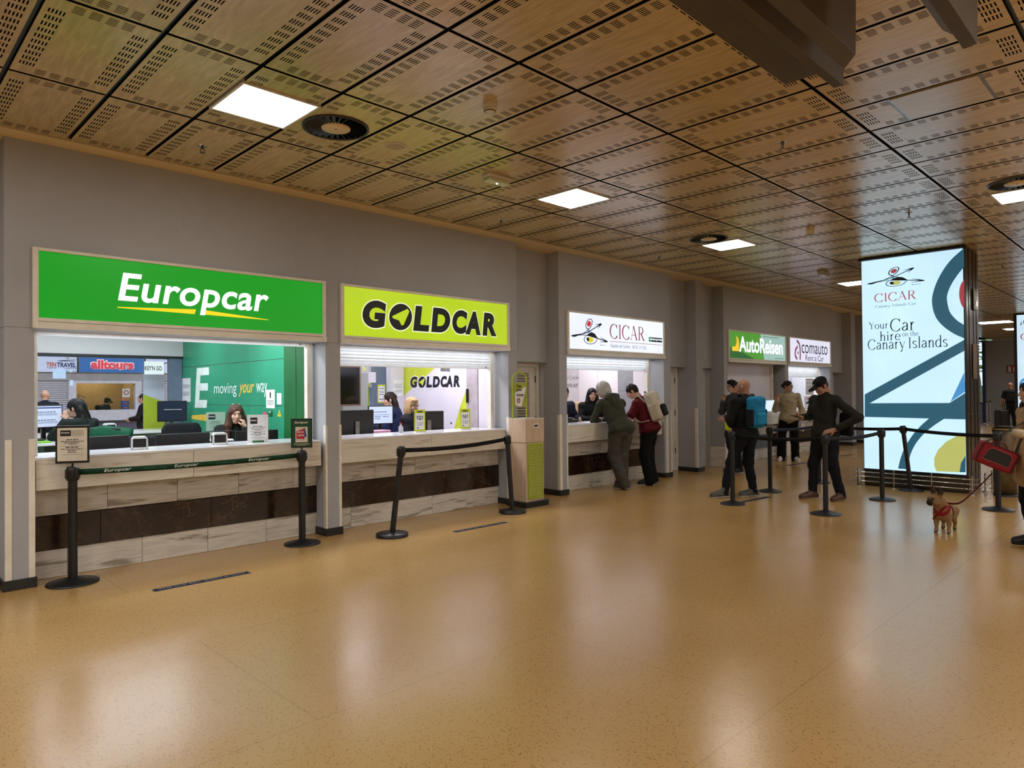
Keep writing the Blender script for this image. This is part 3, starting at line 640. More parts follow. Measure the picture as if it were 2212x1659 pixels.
def ell(c, rx, ry, tilt=0, n=28): return [(c[0]+rx*math.cos(a)*math.cos(tilt)-ry*math.sin(a)*math.sin(tilt), c[1]+rx*math.cos(a)*math.sin(tilt)+ry*math.sin(a)*math.cos(tilt)) for a in [2*math.pi*i/n for i in range(n)]]
def bird(t, org, facing, x0, x1, y0, y1, ink, red, yel, blu, lift=.003):
    """the looping eye-and-arrows mark, drawn in a 363 x 250 box"""
    f = lambda p: (x0+(p[0]-697)/363*(x1-x0), y0+(845-p[1])/250*(y1-y0)); F = lambda P: [f(p) for p in P]
    lp = lambda P, w: [F(q) for q in ribbon(P, w)]
    put('yellow_iris', [F(ell((884, 803), 32, 27))], yel, t, org, facing, lift); put('red_dot', [F(ell((873, 645), 19, 29, .3))], red, t, org, facing, lift); put('blue_wedge', [F([(848, 745), (866, 708), (880, 728)])], blu, t, org, facing, lift)
    ink_p = lp(cat_rom([(868, 705), (843, 680), (845, 640), (868, 605), (893, 598), (905, 620), (895, 660), (872, 695), (830, 735), (780, 762)]), 7)
    ink_p += lp(cat_rom([(845, 690), (880, 718), (930, 752), (955, 782)]), 5) + lp(cat_rom([(700, 780), (740, 766), (800, 752), (860, 730), (910, 695), (995, 637)], 5), 8)
    ink_p += lp([(998, 634), (935, 648)], [12, 3]) + lp([(998, 634), (962, 684)], [12, 3]) + lp([(998, 634), (950, 665)], [14, 6])
    ink_p += lp(cat_rom([(697, 778), (735, 775), (780, 764), (850, 762), (950, 782), (1050, 808)], 5), [4, 10, 16, 20, 22, 20, 16, 12, 9, 8, 7, 7, 7, 7, 7, 8, 8, 8, 9, 9, 9, 9, 10, 10, 10, 10][:26])
    ink_p += lp([(1060, 811), (985, 770)], [12, 3]) + lp([(1060, 811), (980, 818)], [12, 3])
    ink_p += [F([(845, 765), (870, 738), (900, 727), (930, 740), (957, 778), (900, 770)])] + lp(cat_rom([(840, 768), (822, 800), (838, 833), (880, 845), (925, 832), (955, 790)]), 6)
    ink_p += [F(ell((859, 800), 13, 20, -.2))] + lp(cat_rom([(985, 838), (990, 856), (1000, 846), (1008, 856), (1018, 847), (1040, 852)], 3), 3)
    put('bird_mark', ink_p, ink, t, org, facing, lift*1.5)
t, y = sign_box('lit white sign with looping bird mark and dark red serif letters', 8.122, 10.862, G_white)
O = (0, y, 0); G_yel = glow('lit_mark_yellow', '#e3d32f', .95); G_blu = glow('lit_mark_blue', '#4f9fd0', .9); G_rd = glow('lit_mark_red', '#d0202a', .95)
bird(t, O, '-y', 8.213, 9.148, 2.372, 2.779, G_ink, G_rd, G_yel, G_blu)
serif('lettering', 'CICAR', G_red, t, O, '-y', 9.214, 10.235, 2.483, 2.738, .003, thick=.085)
put('underline', [[(9.217, 2.436), (10.79, 2.436), (10.79, 2.443), (9.217, 2.443)]], G_red, t, O, '-y', .003)
serif('small_lettering', 'Alquiler de Coches - RENT A CAR', G_ink, t, O, '-y', 9.215, 10.27, 2.325, 2.40, .003, thick=.085)
put('partner_box', [[(10.363, 2.487), (10.79, 2.487), (10.79, 2.567), (10.363, 2.567)]], mat('partner_black', '#0d1a16', .5), t, O, '-y', .003)
put('partner_mark', [[(10.37, 2.49), (10.46, 2.49), (10.46, 2.564), (10.37, 2.564)]], glow('lit_teal', '#12885a', .8), t, O, '-y', .004)
words('partner_lettering', 'enterprise', MATS['lit_letter_white'], t, O, '-y', 10.39, 10.785, 2.502, 2.555, .005, bold=.02)
t, y = sign_box('lit sign, half green and half pale teal, with white lettering', 13.284, 16.105, glow('lit_leaf_green', '#4c9a22', .85)); O = (0, y, 0)
put('pale_half', [[(14.78, 2.85), (14.96, 2.28), (16.06, 2.28), (16.06, 2.85)]], glow('lit_pale_teal', '#9fc4ba', .9), t, O, '-y', .002)
put('dark_corner', [[(13.33, 2.28), (14.5, 2.28), (13.9, 2.42), (13.33, 2.52)]], glow('lit_deep_green', '#1e6a1c', .7), t, O, '-y', .0015)
words('lettering', 'AutoReisen', MATS['lit_letter_white'], t, O, '-y', 13.76, 15.93, 2.42, 2.76, .004, bold=.028)
f = lambda u, v: (13.45+u*.3, 2.43+v*.33)
put('yellow_mark', [[f(0, 0), f(.98, 0), f(1.05, .5), f(.9, .85), f(.62, 1), f(.68, .6), f(.5, .3), f(0, .26)]], glow('lit_amber', '#f2c51e', 1), t, O, '-y', .004)
lines_print('far_map_print', [(14.9, 15.7, 2.8, .012), (15.5, 16.0, 2.32, .012)], G_ink, t, O, '-y', .004)
t, y = sign_box('farthest lit white sign with a mauve mark and thin lettering', 16.28, 18.9, glow('lit_lilac_white', '#dfe0f4', 1.0)); O = (0, y, 0); G_thin = mat('sign_navy', '#23233c', .5); G_mauve = glow('lit_mauve', '#8d4a5c', .7)
words('lettering', 'comauto', G_thin, t, O, '-y', 17.02, 18.68, 2.5, 2.76, .004); words('lettering', 'Rent a Car', G_thin, t, O, '-y', 17.25, 18.42, 2.32, 2.47, .004)
put('mauve_mark', sum([ribbon(cat_rom(p), .07) for p in ([(16.73, 2.8), (16.88, 2.72), (16.93, 2.55), (16.92, 2.33)], [(16.78, 2.66), (16.65, 2.55), (16.64, 2.43), (16.75, 2.34)])], []) + [ell((16.8, 2.5), .035, .04)], G_mauve, t, O, '-y', .004)

# ---------------------------------------------------------------- booth shells
M_green = mat('green_wall_panel', '#2d9470', .38, c2='#298a66', ns=1.5); M_green2 = mat('deep_green_panel', '#175f2e', .4, c2='#14582a')
M_lilac = mat('lilac_white_panel', '#dcd8e2', .35, c2='#d5d1dc', ns=1.5); M_greyp = mat('grey_panel', '#9b9ca4', .5, c2='#92939b'); M_bluegrey = mat('blue_grey_frame', '#6f7d92', .4, .2)
for q in ((3.955, 4.135, 7.3, 11.5), (6.875, 7.01, 7.3, 11.5), (7.97, 8.12, 7.3, 10.0), (11.08, 11.2, 7.3, 10.0), (1.05, 1.2, 7.3, 11.5), (13.15, 13.28, 7.3, 9.8), (16.12, 16.26, 7.3, 9.8), (18.92, 19.06, 7.3, 9.8), (8.1, 11.1, 10.0, 10.2), (13.2, 19.0, 9.8, 10)):
    struct('wall_booth', MB().box(*q, 0, 2.78), M_white_wall)
struct('ceiling', MB().box(1.05, 7.0, 7.3, 11.6, 2.78, 2.9).box(8, 11.2, 7.3, 10.2, 2.78, 2.9).box(13.15, 19.06, 7.3, 10, 2.78, 2.9), M_white_wall)
for q in ((1.05, 7.0, 11.5, 11.6, 2.205, 3.78), (1.05, 7.0, 11.5, 11.6, 0, 1.05), (3.93, 4.35, 11.5, 11.6, 1.05, 2.205), (-8, 1.05, 11.5, 11.6, 0, 3.78), (7.0, 38, 11.5, 11.6, 0, 3.78)): struct('wall_back_hall', MB().box(*q), M_white_wall)
# green panelled side wall of the first booth
gw = thing('green_wall_cladding', 'green panelled booth wall with big white E and slogan', 'wall panels', (3.95, 0, 0))
for y0, y1 in ((7.93, 8.968), (8.97, 11.028), (11.03, 11.5)):
    for z0, z1 in ((.02, 1.456), (1.459, 2.042), (2.045, 2.76)): obj('panel', MB().box(-.012, .004, y0+.002, y1-.002, z0+.002, z1-.002), M_green, gw, .002)
obj('panel', MB().box(-.03, .004, 7.62, 7.925, .02, 2.76), M_green2, gw, .004); obj('panel', MB().box(-.03, .004, 7.34, 7.61, .02, 2.76), M_green2, gw, .004)  # folded end panels, their shade put into a deeper green
O = (-.012, 0, 0)   # print plane: right = -y
M_wp = mat('white_vinyl', '#dfeee8', .5); M_yp = mat('yellow_vinyl', '#e8c34a', .5)
E0 = lambda y, z: (-y, z)
put('white_letter', [[E0(10.79, 2.016), E0(10.32, 2.014), E0(10.32, 1.9), E0(10.65, 1.9), E0(10.665, 1.78), E0(10.36, 1.78), E0(10.365, 1.67), E0(10.68, 1.67), E0(10.7, 1.53), E0(10.39, 1.53), E0(10.415, 1.413), E0(10.89, 1.41)]], M_wp, gw, O, '-x')
words('slogan', 'moving', M_wp, gw, O, '-x', -10.13, -9.35, 1.575, 1.77); words('slogan', 'your', M_yp, gw, O, '-x', -9.28, -8.79, 1.575, 1.745, shear=.3, bold=.01); words('slogan', 'way', M_wp, gw, O, '-x', -8.83+.1, -8.41, 1.575, 1.755)
put('yellow_flash', [[E0(11.02, 1.29), E0(10.05, 1.335), E0(10.05, 1.2), E0(11.02, 1.235)]], M_yp, gw, O, '-x')
def notice(label, y0, y1, z0, z1, m=M_paper, rows=(), head=None, x=3.937, cat='notice', nm='wall_notice'):
    t = thing(nm, label, cat, (x, 0, 0)); obj('sheet', MB().box(-.002, 0, y0, y1, z0, z1), m, t)
    P = (-.002, 0, 0)
    if rows: lines_print('print', [(-y1+.03, -y0-.03*random.random()-.02, z1-(z1-z0)*r, (z1-z0)*.02) for r in rows], M_ink, t, P, '-x', .001)
    if head: put('picture', [[(-y1+.05, z1-.03), (-y0-.05, z1-.03), (-y0-.05, z1-.09), (-y1+.05, z1-.09)]], head, t, P, '-x', .001)
    return t
notice('white sheet taped at the far end of the green wall', 11.06, 11.42, 1.5, 1.87, rows=(.3, .36, .42, .6, .66, .72))
t = notice('white safety notice with a dark figure on the green wall', 8.2, 8.44, 1.43, 1.665, rows=(.6, .65, .72, .8)); put('figure', [[(-8.335, 1.56), (-8.305, 1.56), (-8.3, 1.62), (-8.32, 1.645), (-8.34, 1.62)]], M_ink, t, (-.002, 0, 0), '-x', .001)
notice('small white card with a green border beside the safety notice', 8.02, 8.14, 1.48, 1.62, rows=(.9,))
notice('month calendar with grey picture behind the brown haired woman', 9.25, 9.5, 1.2, 1.48, rows=(.4, .5, .6, .7, .8), head=mat('calendar_grey', '#8a8d90', .6), nm='wall_calendar', cat='calendar')
notice('tiny pink sticker below the safety notice', 8.44, 8.53, 1.345, 1.38, mat('pink_sticker', '#c9526c', .6), nm='wall_sticker', cat='sticker')
t = thing('warning_sticker', 'yellow warning triangle on the green wall', 'sticker', (3.937, 0, 0)); obj('triangle', MB().prism([(-8.13, 1.33), (-8.03, 1.33), (-8.08, 1.415)], lambda u, v, q: (q, -u, v), -.002, 0), mat('warning_yellow', '#e8c81e', .5), t)
put('bolt', [[(-8.083, 1.345), (-8.075, 1.345), (-8.075, 1.385), (-8.083, 1.385)]], M_ink, t, (-.002, 0, 0), '-x', .001)
t = thing('wall_socket', 'dark green double wall socket under the safety notice', 'socket', (3.937, 0, 0)); obj('plate', MB().box(-.008, 0, 8.27, 8.39, 1.33, 1.4), M_green2, t, .003); obj('hole', MB().box(-.009, -.007, 8.3, 8.325, 1.375, 1.39), M_wp, t); obj('hole', MB().box(-.009, -.007, 8.34, 8.365, 1.375, 1.39), M_wp, t)

# goldcar side wall and back
lw = thing('white_wall_cladding', 'white and lime booth wall with dark heavy lettering', 'wall panels', (6.86, 0, 0))
M_lime = mat('lime_panel', '#c3cf35', .45, c2='#bcc832'); M_navy = mat('navy_letter', '#0d0f1e', .4)
for y0, y1 in ((7.86, 8.44), (8.442, 9.0), (9.002, 9.5)): obj('panel', MB().box(-.012, 0, y0, y1, .02, 2.76), M_lilac, lw, .002)
O = (-.012, 0, 0)
put('lime_shape', [[E0(9.5, 2.3), E0(8.35, 2.3), E0(8.6, 2.03), E0(9.5, 1.56)]], M_lime, lw, O, '-x', .0012); put('lime_shape', [[E0(8.03, 1.4), E0(7.86, 1.7), E0(7.86, 1.0), E0(8.2, 1.0)]], M_lime, lw, O, '-x', .0012)
goldcar(lw, O, '-x', (-9.31, -8.03), (1.69, 1.872), M_navy, mat('white_halo', '#f3f1f6', .5), M_lime, y_lift=.004)
obj('keyhole', MB().cyl((-.02, 8.25, 1.13), (-.01, 8.25, 1.13), .014, n=10), M_black, lw)
obj('edge_post', MB().box(-.04, .0, 7.6, 7.855, .02, 2.76), mat('mauve_grey', '#b3a8ae', .5), lw, .004); obj('edge_post', MB().box(-.03, .0, 7.34, 7.595, .02, 2.76), M_lilac, lw, .004)
obj('door_handle', MB().box(-.075, -.04, 7.8, 7.83, 1.45, 1.66), M_black, lw, .004)
pb = MB(); pb.box(6.586, 6.86, 9.5, 9.56, 0, 2.76); struct('wall_booth', pb, M_lilac)
t = thing('wall_notice', 'faint white notice on the white pier left of the lime wall', 'notice'); obj('sheet', MB().box(6.63, 6.83, 9.492, 9.498, 1.55, 1.83), M_paper, t); lines_print('print', [(6.65, 6.81, z, .008) for z in (1.75, 1.72, 1.7, 1.64, 1.62)], mat('grey_ink', '#888890', .6), t, (0, 9.492, 0), '-y', .001)
struct('trim_3', MB().box(6.34, 6.58, 9.62, 9.7, 1.09, 2.76), M_bluegrey)
t = thing('wall_notice', 'narrow lime edged notice on the blue grey frame', 'notice'); obj('sheet', MB().box(6.4, 6.55, 9.61, 9.618, 1.44, 1.75), M_lime, t); obj('paper', MB().box(6.415, 6.535, 9.606, 9.612, 1.46, 1.72), M_paper, t); lines_print('print', [(6.43, 6.52, z, .012) for z in (1.68, 1.62, 1.58, 1.5)], M_navy, t, (0, 9.606, 0), '-y', .001)

# cicar side wall: pale panels, the slogan wall runs on behind them
cw = thing('pale_wall_cladding', 'bright white booth wall with dark serif slogan behind the counter', 'wall panels', (10.86, 0, 0)); M_bright = mat('bright_panel', '#efe9ef', .4, c2='#e8e2ea', ns=1)
for y0, y1, m in ((8.49, 8.97, M_bright), (7.985, 8.485, M_bright), (7.635, 7.98, M_greyp), (7.33, 7.63, M_bright)):
    for z0, z1 in (((.02, 1.6), (1.604, 2.76)) if m is M_greyp else ((.02, 2.76),)): obj('panel', MB().box(-.03, .2, y0, y1, z0, z1), m, cw, .003)
obj('panel', MB().box(.05, .2, 8.8, 10, .02, 2.76), M_bright, cw, .002)
serif('slogan', 'de Coches', M_navy, cw, (.05, 0, 0), '-x', -9.43, -8.96, 1.855, 1.935); serif('slogan', 'Canarias', M_navy, cw, (.05, 0, 0), '-x', -9.5, -8.84, 1.69, 1.8)

# closed blind of the fourth booth, glass of the fifth
t = thing('roller_blind', 'closed lilac grey blind filling the booth under the half green sign', 'blind'); obj('screen', MB().box(13.35, 15.89, 7.255, 7.27, 1.2, 2.17), M_lilac, t); obj('guide_rail', MB().box(15.89, 15.96, 7.2, 7.29, 1.085, 2.2), M_frame, t, .004); obj('headbox', MB().box(13.3, 15.96, 7.19, 7.29, 2.165, 2.2), M_frame, t, .004); obj('lower_screen', MB().box(13.35, 15.89, 7.25, 7.268, 1.085, 1.195), M_greyp, t)
t = thing('counter_screen', 'small pale blue lit screen on the far counter edge', 'screen'); obj('case', MB().box(15.1, 15.85, 7.08, 7.12, 1.09, 1.36), M_white, t, .006); obj('lit_face', MB().box(15.12, 15.83, 7.074, 7.082, 1.1, 1.35), glow('lit_blue_white', '#dcecf6', 1.0), t)
wi = struct('window_2', MB().box(16.3, 18.7, 7.27, 7.29, 1.085, 1.12), M_frame); obj('pane', MB().box(16.3, 18.7, 7.275, 7.28, 1.12, 2.2), mk_glass('far_glass'), wi)
obj('grey_blind', MB().box(16.3, 18.9, 8.0, 8.02, 1.09, 2.6), mat('pale_blind', '#c9c9d8', .6), wi)
t = thing('window_notice', 'tall white price list taped in the farthest booth window', 'notice'); obj('sheet', MB().box(18.0, 18.52, 7.262, 7.266, 1.45, 1.88), M_paper, t); lines_print('print', [(18.06, 18.46, z, .012) for z in (1.85, 1.78, 1.74, 1.68, 1.65, 1.6, 1.55, 1.5)], M_ink, t, (0, 7.262, 0), '-y', .001)
t = thing('window_notice', 'white leaflet with a car picture in the farthest booth window', 'notice'); obj('sheet', MB().box(17.9, 18.55, 7.262, 7.266, 1.13, 1.42), M_paper, t)
put('car_picture', [[(18.0, 1.22), (18.45, 1.22), (18.46, 1.25), (18.38, 1.265), (18.32, 1.29), (18.15, 1.29), (18.08, 1.265), (18.0, 1.255)]], M_ink, t, (0, 7.262, 0), '-y', .001); put('red_mark', [[(18.1, 1.34), (18.3, 1.32), (18.32, 1.36), (18.14, 1.38)]], MATS['pink_sticker'], t, (0, 7.262, 0), '-y', .001)

# ---------------------------------------------------------------- the other hall seen through the booth glass
struct('ceiling', MB().box(-8, 38, 11.6, 26.4, ZC, ZC+.1), M_white_wall)
M_hallgrey = mat('hall_grey_cladding', '#a9adb8', .45, c2='#a0a4b0'); M_hallshut = mat('hall_shutter', '#b9bcc9', .45, c2='#b1b4c2')
for q in ((-8, 5.1, 24, 24.2, 0, ZC), (6.95, 30, 24, 24.2, 0, ZC), (5.1, 6.95, 24, 24.2, 2.06, ZC), (5.1, 6.95, 24, 24.2, 0, 1.155)): struct('wall_hall', MB().box(*q), M_hallgrey)
M_beige = mat('beige_partition', '#c0a36e', .6, c2='#b89a64')
struct('wall_hall', MB().box(4.9, 7.1, 25.9, 26.0, 0, 3), M_beige); struct('wall_hall', MB().box(4.9, 5.0, 24.2, 25.9, 0, 3), M_beige); struct('wall_hall', MB().box(7.0, 7.1, 24.2, 25.9, 0, 3), M_beige); struct('floor', MB().box(4.9, 7.1, 24.6, 26, -.1, 0), M_floor)
area('warm_lamp', (6, 25.3, 2.6), .8, .3, 16, (1, .78, .5))
struct('trim_4', MB().box(-2, 12, 23.94, 24, 2.06, 2.3), M_greyp)
def hall_sign(label, x0, x1, m):
    t = thing('hall_sign_box', label, 'sign'); obj('case', MB().box(x0, x1, 23.9, 24, 2.3, 2.79), M_steel, t, .004); obj('lit_panel', MB().box(x0+.02, x1-.02, 23.89, 23.9, 2.315, 2.775), m, t); return t
G_navy = mat('print_navy', '#1d2a6e', .5); G_or = mat('print_orange', '#c4523c', .5); G_pale = glow('lit_pale_blue', '#b9c2de', .9)
t = hall_sign('pale hall sign with orange and navy bold lettering', 2.9, 5.23, G_pale); O = (0, 23.89, 0)
words('lettering', 'TEN', G_or, t, O, '-y', 4.43, 4.68, 2.47, 2.6, bold=.04); words('lettering', 'TRAVEL', G_navy, t, O, '-y', 4.7, 5.19, 2.46, 2.6, bold=.04, shear=.1)
put('navy_stroke', [[(4.75, 2.66), (5.2, 2.7), (5.2, 2.685), (4.8, 2.64)], [(4.7, 2.65), (5.15, 2.655), (5.15, 2.64), (4.72, 2.635)]], G_navy, t, O, '-y'); put('sun_dot', [ell((4.97, 2.73), .04, .03)], mat('sun_tan', '#c9b9a8', .5), t, O, '-y')
lines_print('small_print', [(4.45, 4.7, 2.43, .018), (4.9, 5.2, 2.42, .018), (4.85, 5.2, 2.335, .018)], G_navy, t, O, '-y')
t = hall_sign('blue lit hall sign with rounded pink red lettering', 5.25, 7.09, glow('lit_hall_blue', '#2f5f9e', 1.0))
words('lettering', 'alltours', glow('lit_pink_white', '#f0c9cf', 1), t, O, '-y', 5.56, 6.79, 2.395, 2.725, .002, bold=.1); words('lettering', 'alltours', glow('lit_coral', '#c8414e', 1), t, O, '-y', 5.585, 6.765, 2.42, 2.7, .004, bold=.05)
t = hall_sign('white hall sign with small navy word and swoosh', 7.11, 9.4, G_pale); words('lettering', 'meeting', G_navy, t, O, '-y', 7.16, 7.47, 2.57, 2.66, shear=.2); put('swoosh', ribbon(cat_rom([(7.3, 2.5), (7.45, 2.52), (7.6, 2.62), (7.78, 2.66)]), .03) + [ell((7.54, 2.62), .04, .045)], G_navy, t, O, '-y')
def ribbed(label, x0, x1, z0, z1, n):
    t = thing('hall_shutter', label, 'shutter', (x0, 23.97, 0), 0, 'closed hall shutters'); h = (z1-z0)/n
    s = MB(); s.prism([(0, 0), (-.03, .2*h), (-.03, .8*h), (0, h*.97)], lambda u, v, q: (q, u, v), 0, x1-x0); sm = s.mesh('slat', M_hallshut)
    for k in range(n): link('slat', sm, t, (0, 0, z0+k*h))
ribbed('closed ribbed hall shutter behind the bald man', 2.0, 5.0, 1.12, 2.04, 16); ribbed('closed ribbed hall shutter behind the woman with purple pack', 7.0, 9.5, .9, 2.04, 18)
wi = thing('hall_counter_window', 'white framed hall counter window with warm beige inside', 'window'); fr = MB(); fr.box(5.0, 5.2, 23.9, 24.1, 1.15, 2.06); fr.box(6.82, 7.0, 23.9, 24.1, 1.15, 2.06); fr.box(5.2, 6.82, 23.9, 24.1, 1.98, 2.06)
obj('frame', fr, mat('hall_white', '#c9cde0', .4), wi); obj('pane', MB().box(5.2, 6.82, 24.02, 24.03, 1.15, 1.98), M_glass, wi)
t = thing('hall_counter', 'long white hall counter front with a dark lower band', 'counter'); obj('front', MB().box(2, 7.0, 23.75, 23.98, .86, 1.16), MATS['hall_white'], t); obj('kick', MB().box(2, 9.5, 23.8, 23.98, 0, .84), mat('mauve_dark', '#55506a', .5), t); obj('rail', MB().box(2, 9.5, 23.72, 23.8, .835, .865), MATS['hall_white'], t)
M_boxblue = mat('blue_card', '#3c4f8e', .6); M_boxor = mat('orange_card', '#c98a5a', .6)
def carton(lb, x0, x1, y, z0, z1, m): t = thing('carton', lb, 'box', (0, 0, 0)); obj('body', MB().box(x0, x1, y, y+.15, z0, z1), m, t, .004); put('print', [[(x0+.05, (z0+z1)/2-.015), (x1-.05, (z0+z1)/2-.015), (x1-.05, (z0+z1)/2+.015), (x0+.05, (z0+z1)/2+.015)]], G_or, t, (0, y, 0), '-y')
carton('blue carton at the left end of the hall counter window', 5.32, 5.53, 24.12, 1.16, 1.36, M_boxblue); carton('lower blue carton under the round red notice', 6.5, 6.7, 24.12, 1.16, 1.28, M_boxblue); carton('upper blue carton under the round red notice', 6.5, 6.7, 24.12, 1.285, 1.43, M_boxblue); carton('tan carton just below the round red notice', 6.5, 6.7, 24.12, 1.435, 1.54, M_boxor)
t = thing('round_notice', 'white notice with a round red mark in the hall window', 'notice'); obj('sheet', MB().box(6.5, 6.72, 24.1, 24.105, 1.55, 1.82), M_paper, t); put('red_ring', [ell((6.61, 1.69), .08, .08)], G_or, t, (0, 24.1, 0), '-y'); put('centre', [ell((6.61, 1.69), .05, .05)], M_paper, t, (0, 24.1, 0), '-y', .004)
t = thing('coat_rack', 'thin dark coat rack inside the beige hall booth', 'rack', (5.5, 25, 0)); r = MB(); r.cyl((0, 0, 0), (0, 0, 1.6), .012, n=8); r.tube([(-.17, 0, 1.55), (0, 0, 1.64), (.2, 0, 1.53)], .01, 6); obj('pole', r, M_blackm, t); obj('base', MB().lathe([(.15, 0), (.15, .02), (0, .03)]), M_blackm, t)
# glass and notices between booth one and the hall
wi = struct('window_3', MB().box(3.74, 3.93, 11.4, 11.5, 1.05, 2.2).box(1.2, 3.93, 11.46, 11.5, 2.17, 2.21), M_bluegrey); obj('pane', MB().box(1.2, 3.74, 11.55, 11.556, 1.07, 2.2), M_glass, wi)
wi = struct('window_4', MB().box(4.35, 4.42, 11.46, 11.5, 1.05, 2.21).box(6.3, 6.6, 11.4, 11.5, 1.05, 2.21), M_bluegrey); obj('pane', MB().box(4.42, 6.6, 11.55, 11.556, 1.07, 2.2), M_glass, wi)
struct('wall_band', MB().box(1.2, 3.945, 11.38, 11.46, 2.2, 2.76), M_white_wall); struct('trim_5', MB().box(1.2, 3.945, 11.36, 11.47, 2.19, 2.215), M_black)
t = thing('glass_sign', 'white hanging sign reading KEY N GO on the booth glass', 'sign', (0, 11.4, 0)); obj('card', MB().box(3.38, 3.66, 0, .006, 1.93, 2.13), glow('lit_card', '#dfeeee', .8), t); words('lettering', "KEY'N GO", M_ink, t, (0, 0, 0), '-y', 3.385, 3.63, 1.99, 2.06, bold=.02)
t = thing('banner_panel', 'white and lime upright banner behind the booth glass', 'banner', (0, 11.75, 0)); obj('panel', MB().box(3.47, 3.78, 0, .02, 0, 1.95), M_lilac, t); put('lime_part', [[(3.47, 1.05), (3.78, 1.05), (3.78, 1.5), (3.47, 1.62)]], M_lime, t, (0, 0, 0), '-y'); obj('foot', MB().box(3.45, 3.8, -.1, .12, 0, .02), M_steel, t)
M_pblue = mat('pale_blue_sheet', '#b9d0ea', .6)
for k, (x0, x1, z0, z1, lb) in enumerate(((1.60+.62, 2.35+.03, 1.86, 2.0, 'largest'), (2.42, 2.46, 1.95, 2.0, 'tiny'), (2.43, 2.47, 1.76, 1.84, 'small low'))):
    t = thing('glass_notice', 'pale blue sheet stuck on the booth glass, %s of the three' % lb, 'notice', (0, 11.54, 0)); obj('sheet', MB().box(x0, x1, 0, .003, z0, z1), M_pblue, t)
# back counter and side return of booth one
t = thing('back_counter', 'white topped back counter under the booth glass', 'counter'); obj('worktop', MB().box(1.21, 3.93, 10.75, 11.49, 1.055, 1.09), M_top, t, .004); obj('front', MB().box(1.21, 3.9, 10.85, 10.9, 0, 1.054), mat('sage_grey', '#8fa398', .6), t)
t = thing('side_desk', 'pale desk return at the left end of the booth', 'desk'); obj('top', MB().box(1.21, 2.0, 9.6, 10.74, 1.02, 1.05), M_top, t, .004); obj('panel', MB().box(1.97, 2.0, 9.62, 10.74, 0, 1.019), MATS['sage_grey'], t)
t = thing('inner_desk', 'low white desk just behind the first booth counter', 'desk'); obj('top', MB().box(1.22, 3.9, 7.62, 8.35, .72, .75), M_top, t, .004); obj('leg', MB().box(1.25, 1.3, 7.7, 8.3, 0, .72), M_white, t); obj('leg', MB().box(3.8, 3.85, 7.7, 8.3, 0, .72), M_white, t)
t = thing('inner_desk', 'low white desk just behind the second booth counter', 'desk'); obj('top', MB().box(4.2, 6.7, 7.62, 8.3, .72, .75), M_top, t, .004); obj('leg', MB().box(4.25, 4.3, 7.7, 8.25, 0, .72), M_white, t); obj('leg', MB().box(6.6, 6.65, 7.7, 8.25, 0, .72), M_white, t)
t = thing('back_counter', 'white back counter under the glass of the second booth', 'counter'); obj('worktop', MB().box(4.36, 6.58, 9.7, 10.3, 1.055, 1.09), M_top, t, .004); obj('front', MB().box(4.4, 6.5, 9.8, 9.85, 0, 1.054), M_lilac, t)
def monitor(label, x, y, zt, w=.52, h=.32, rz=0, base=.75, logo=None, screen=None, tilt=0, back=M_black, stand=True):
    """the screen faces local +y; its back faces local -y"""
    t = thing('monitor', label, 'monitor', (x, y, base), rz); zc = zt-base-h/2; R = Matrix.Rotation(tilt, 3, 'X')
    obj('case', MB().cbox((0, 0, zc), (w, .03, h), R), back, t, .008)
    obj('screen', MB().cbox(Vector((0, 0, zc)) + R @ Vector((0, .0155, 0)), (w-.03, .002, h-.03), R), screen or mat('screen_dark', '#10131c', .2), t)
    if stand:
        n = MB(); n.cbox((0, -.035, (zc+.02)/2), (.06, .02, zc+.02)); obj('neck', n, back if back is not M_black else M_steel, t, .004); obj('foot', MB().box(-.12, .12, -.11, .09, 0, .015), back, t, .004)
    if logo:
        P = Vector((0, -.0165, zc)); ring = [[(.026*math.cos(a), .026*math.sin(a)), (.026*math.cos(b), .026*math.sin(b)), (.0225*math.cos(b), .0225*math.sin(b)), (.0225*math.cos(a), .0225*math.sin(a))] for a, b in [(i*math.pi/12, (i+1)*math.pi/12) for i in range(24)]]
        put('logo_ring', ring, M_white, t, P, '-y', .001); words('logo', logo, M_white, t, P, '-y', -.017, .017, -.008, .008, .001, bold=.03)
    return t
def screen_page(name, c, title):
    m = glow(name, c, 1.0); return m
S_page = glow('screen_page', '#c3cfe8', .95); S_dark = glow('screen_navy', '#1a2138', .8)
monitor('black monitor back behind the framed white notice', *(1.950, 7.950, 1.167)[:2], 1.195, rz=.12, logo='DELL'); monitor('wide black monitor back with a round logo at the counter centre', *(2.751, 7.950, 1.159)[:2], 1.185, logo='DELL', w=.56, rz=-.06)
monitor('black monitor back right of the acrylic notice stand', *(3.590, 7.950, 1.143)[:2], 1.18, w=.5, rz=-.12)
t = monitor('bright monitor with a web page at the left pillar', *(1.878, 10.200, 1.284)[:2], 1.5, w=.42, h=.29, rz=math.pi+.35, base=1.05, screen=S_page, back=M_black)
P = Vector((0, .0175, .305)); ppl = [[(-.19, .1), (.19, .1), (.19, .115), (-.19, .115)]]
put('page_bar', ppl, mat('page_blue', '#3a4a9a', .5), t, P, '+y', .001); lines_print('page_text', [(-.16, .12, .05, .01), (-.16, .14, .03, .006), (-.16, .14, .015, .006), (-.16, .12, -.05, .01), (-.16, .14, -.07, .006), (-.16, .14, -.085, .006)], mat('page_teal', '#2f5a78', .5), t, P, '+y', .001)
t = monitor('navy blue monitor screen standing by the green wall', *(3.631, 10.950, 1.268)[:2], 1.52, w=.42, h=.31, rz=math.pi, base=1.09, screen=S_dark)
lines_print('page_text', [(-.12, .13, .02, .008)], M_white, t, (0, .0175, .275), '+y', .001)
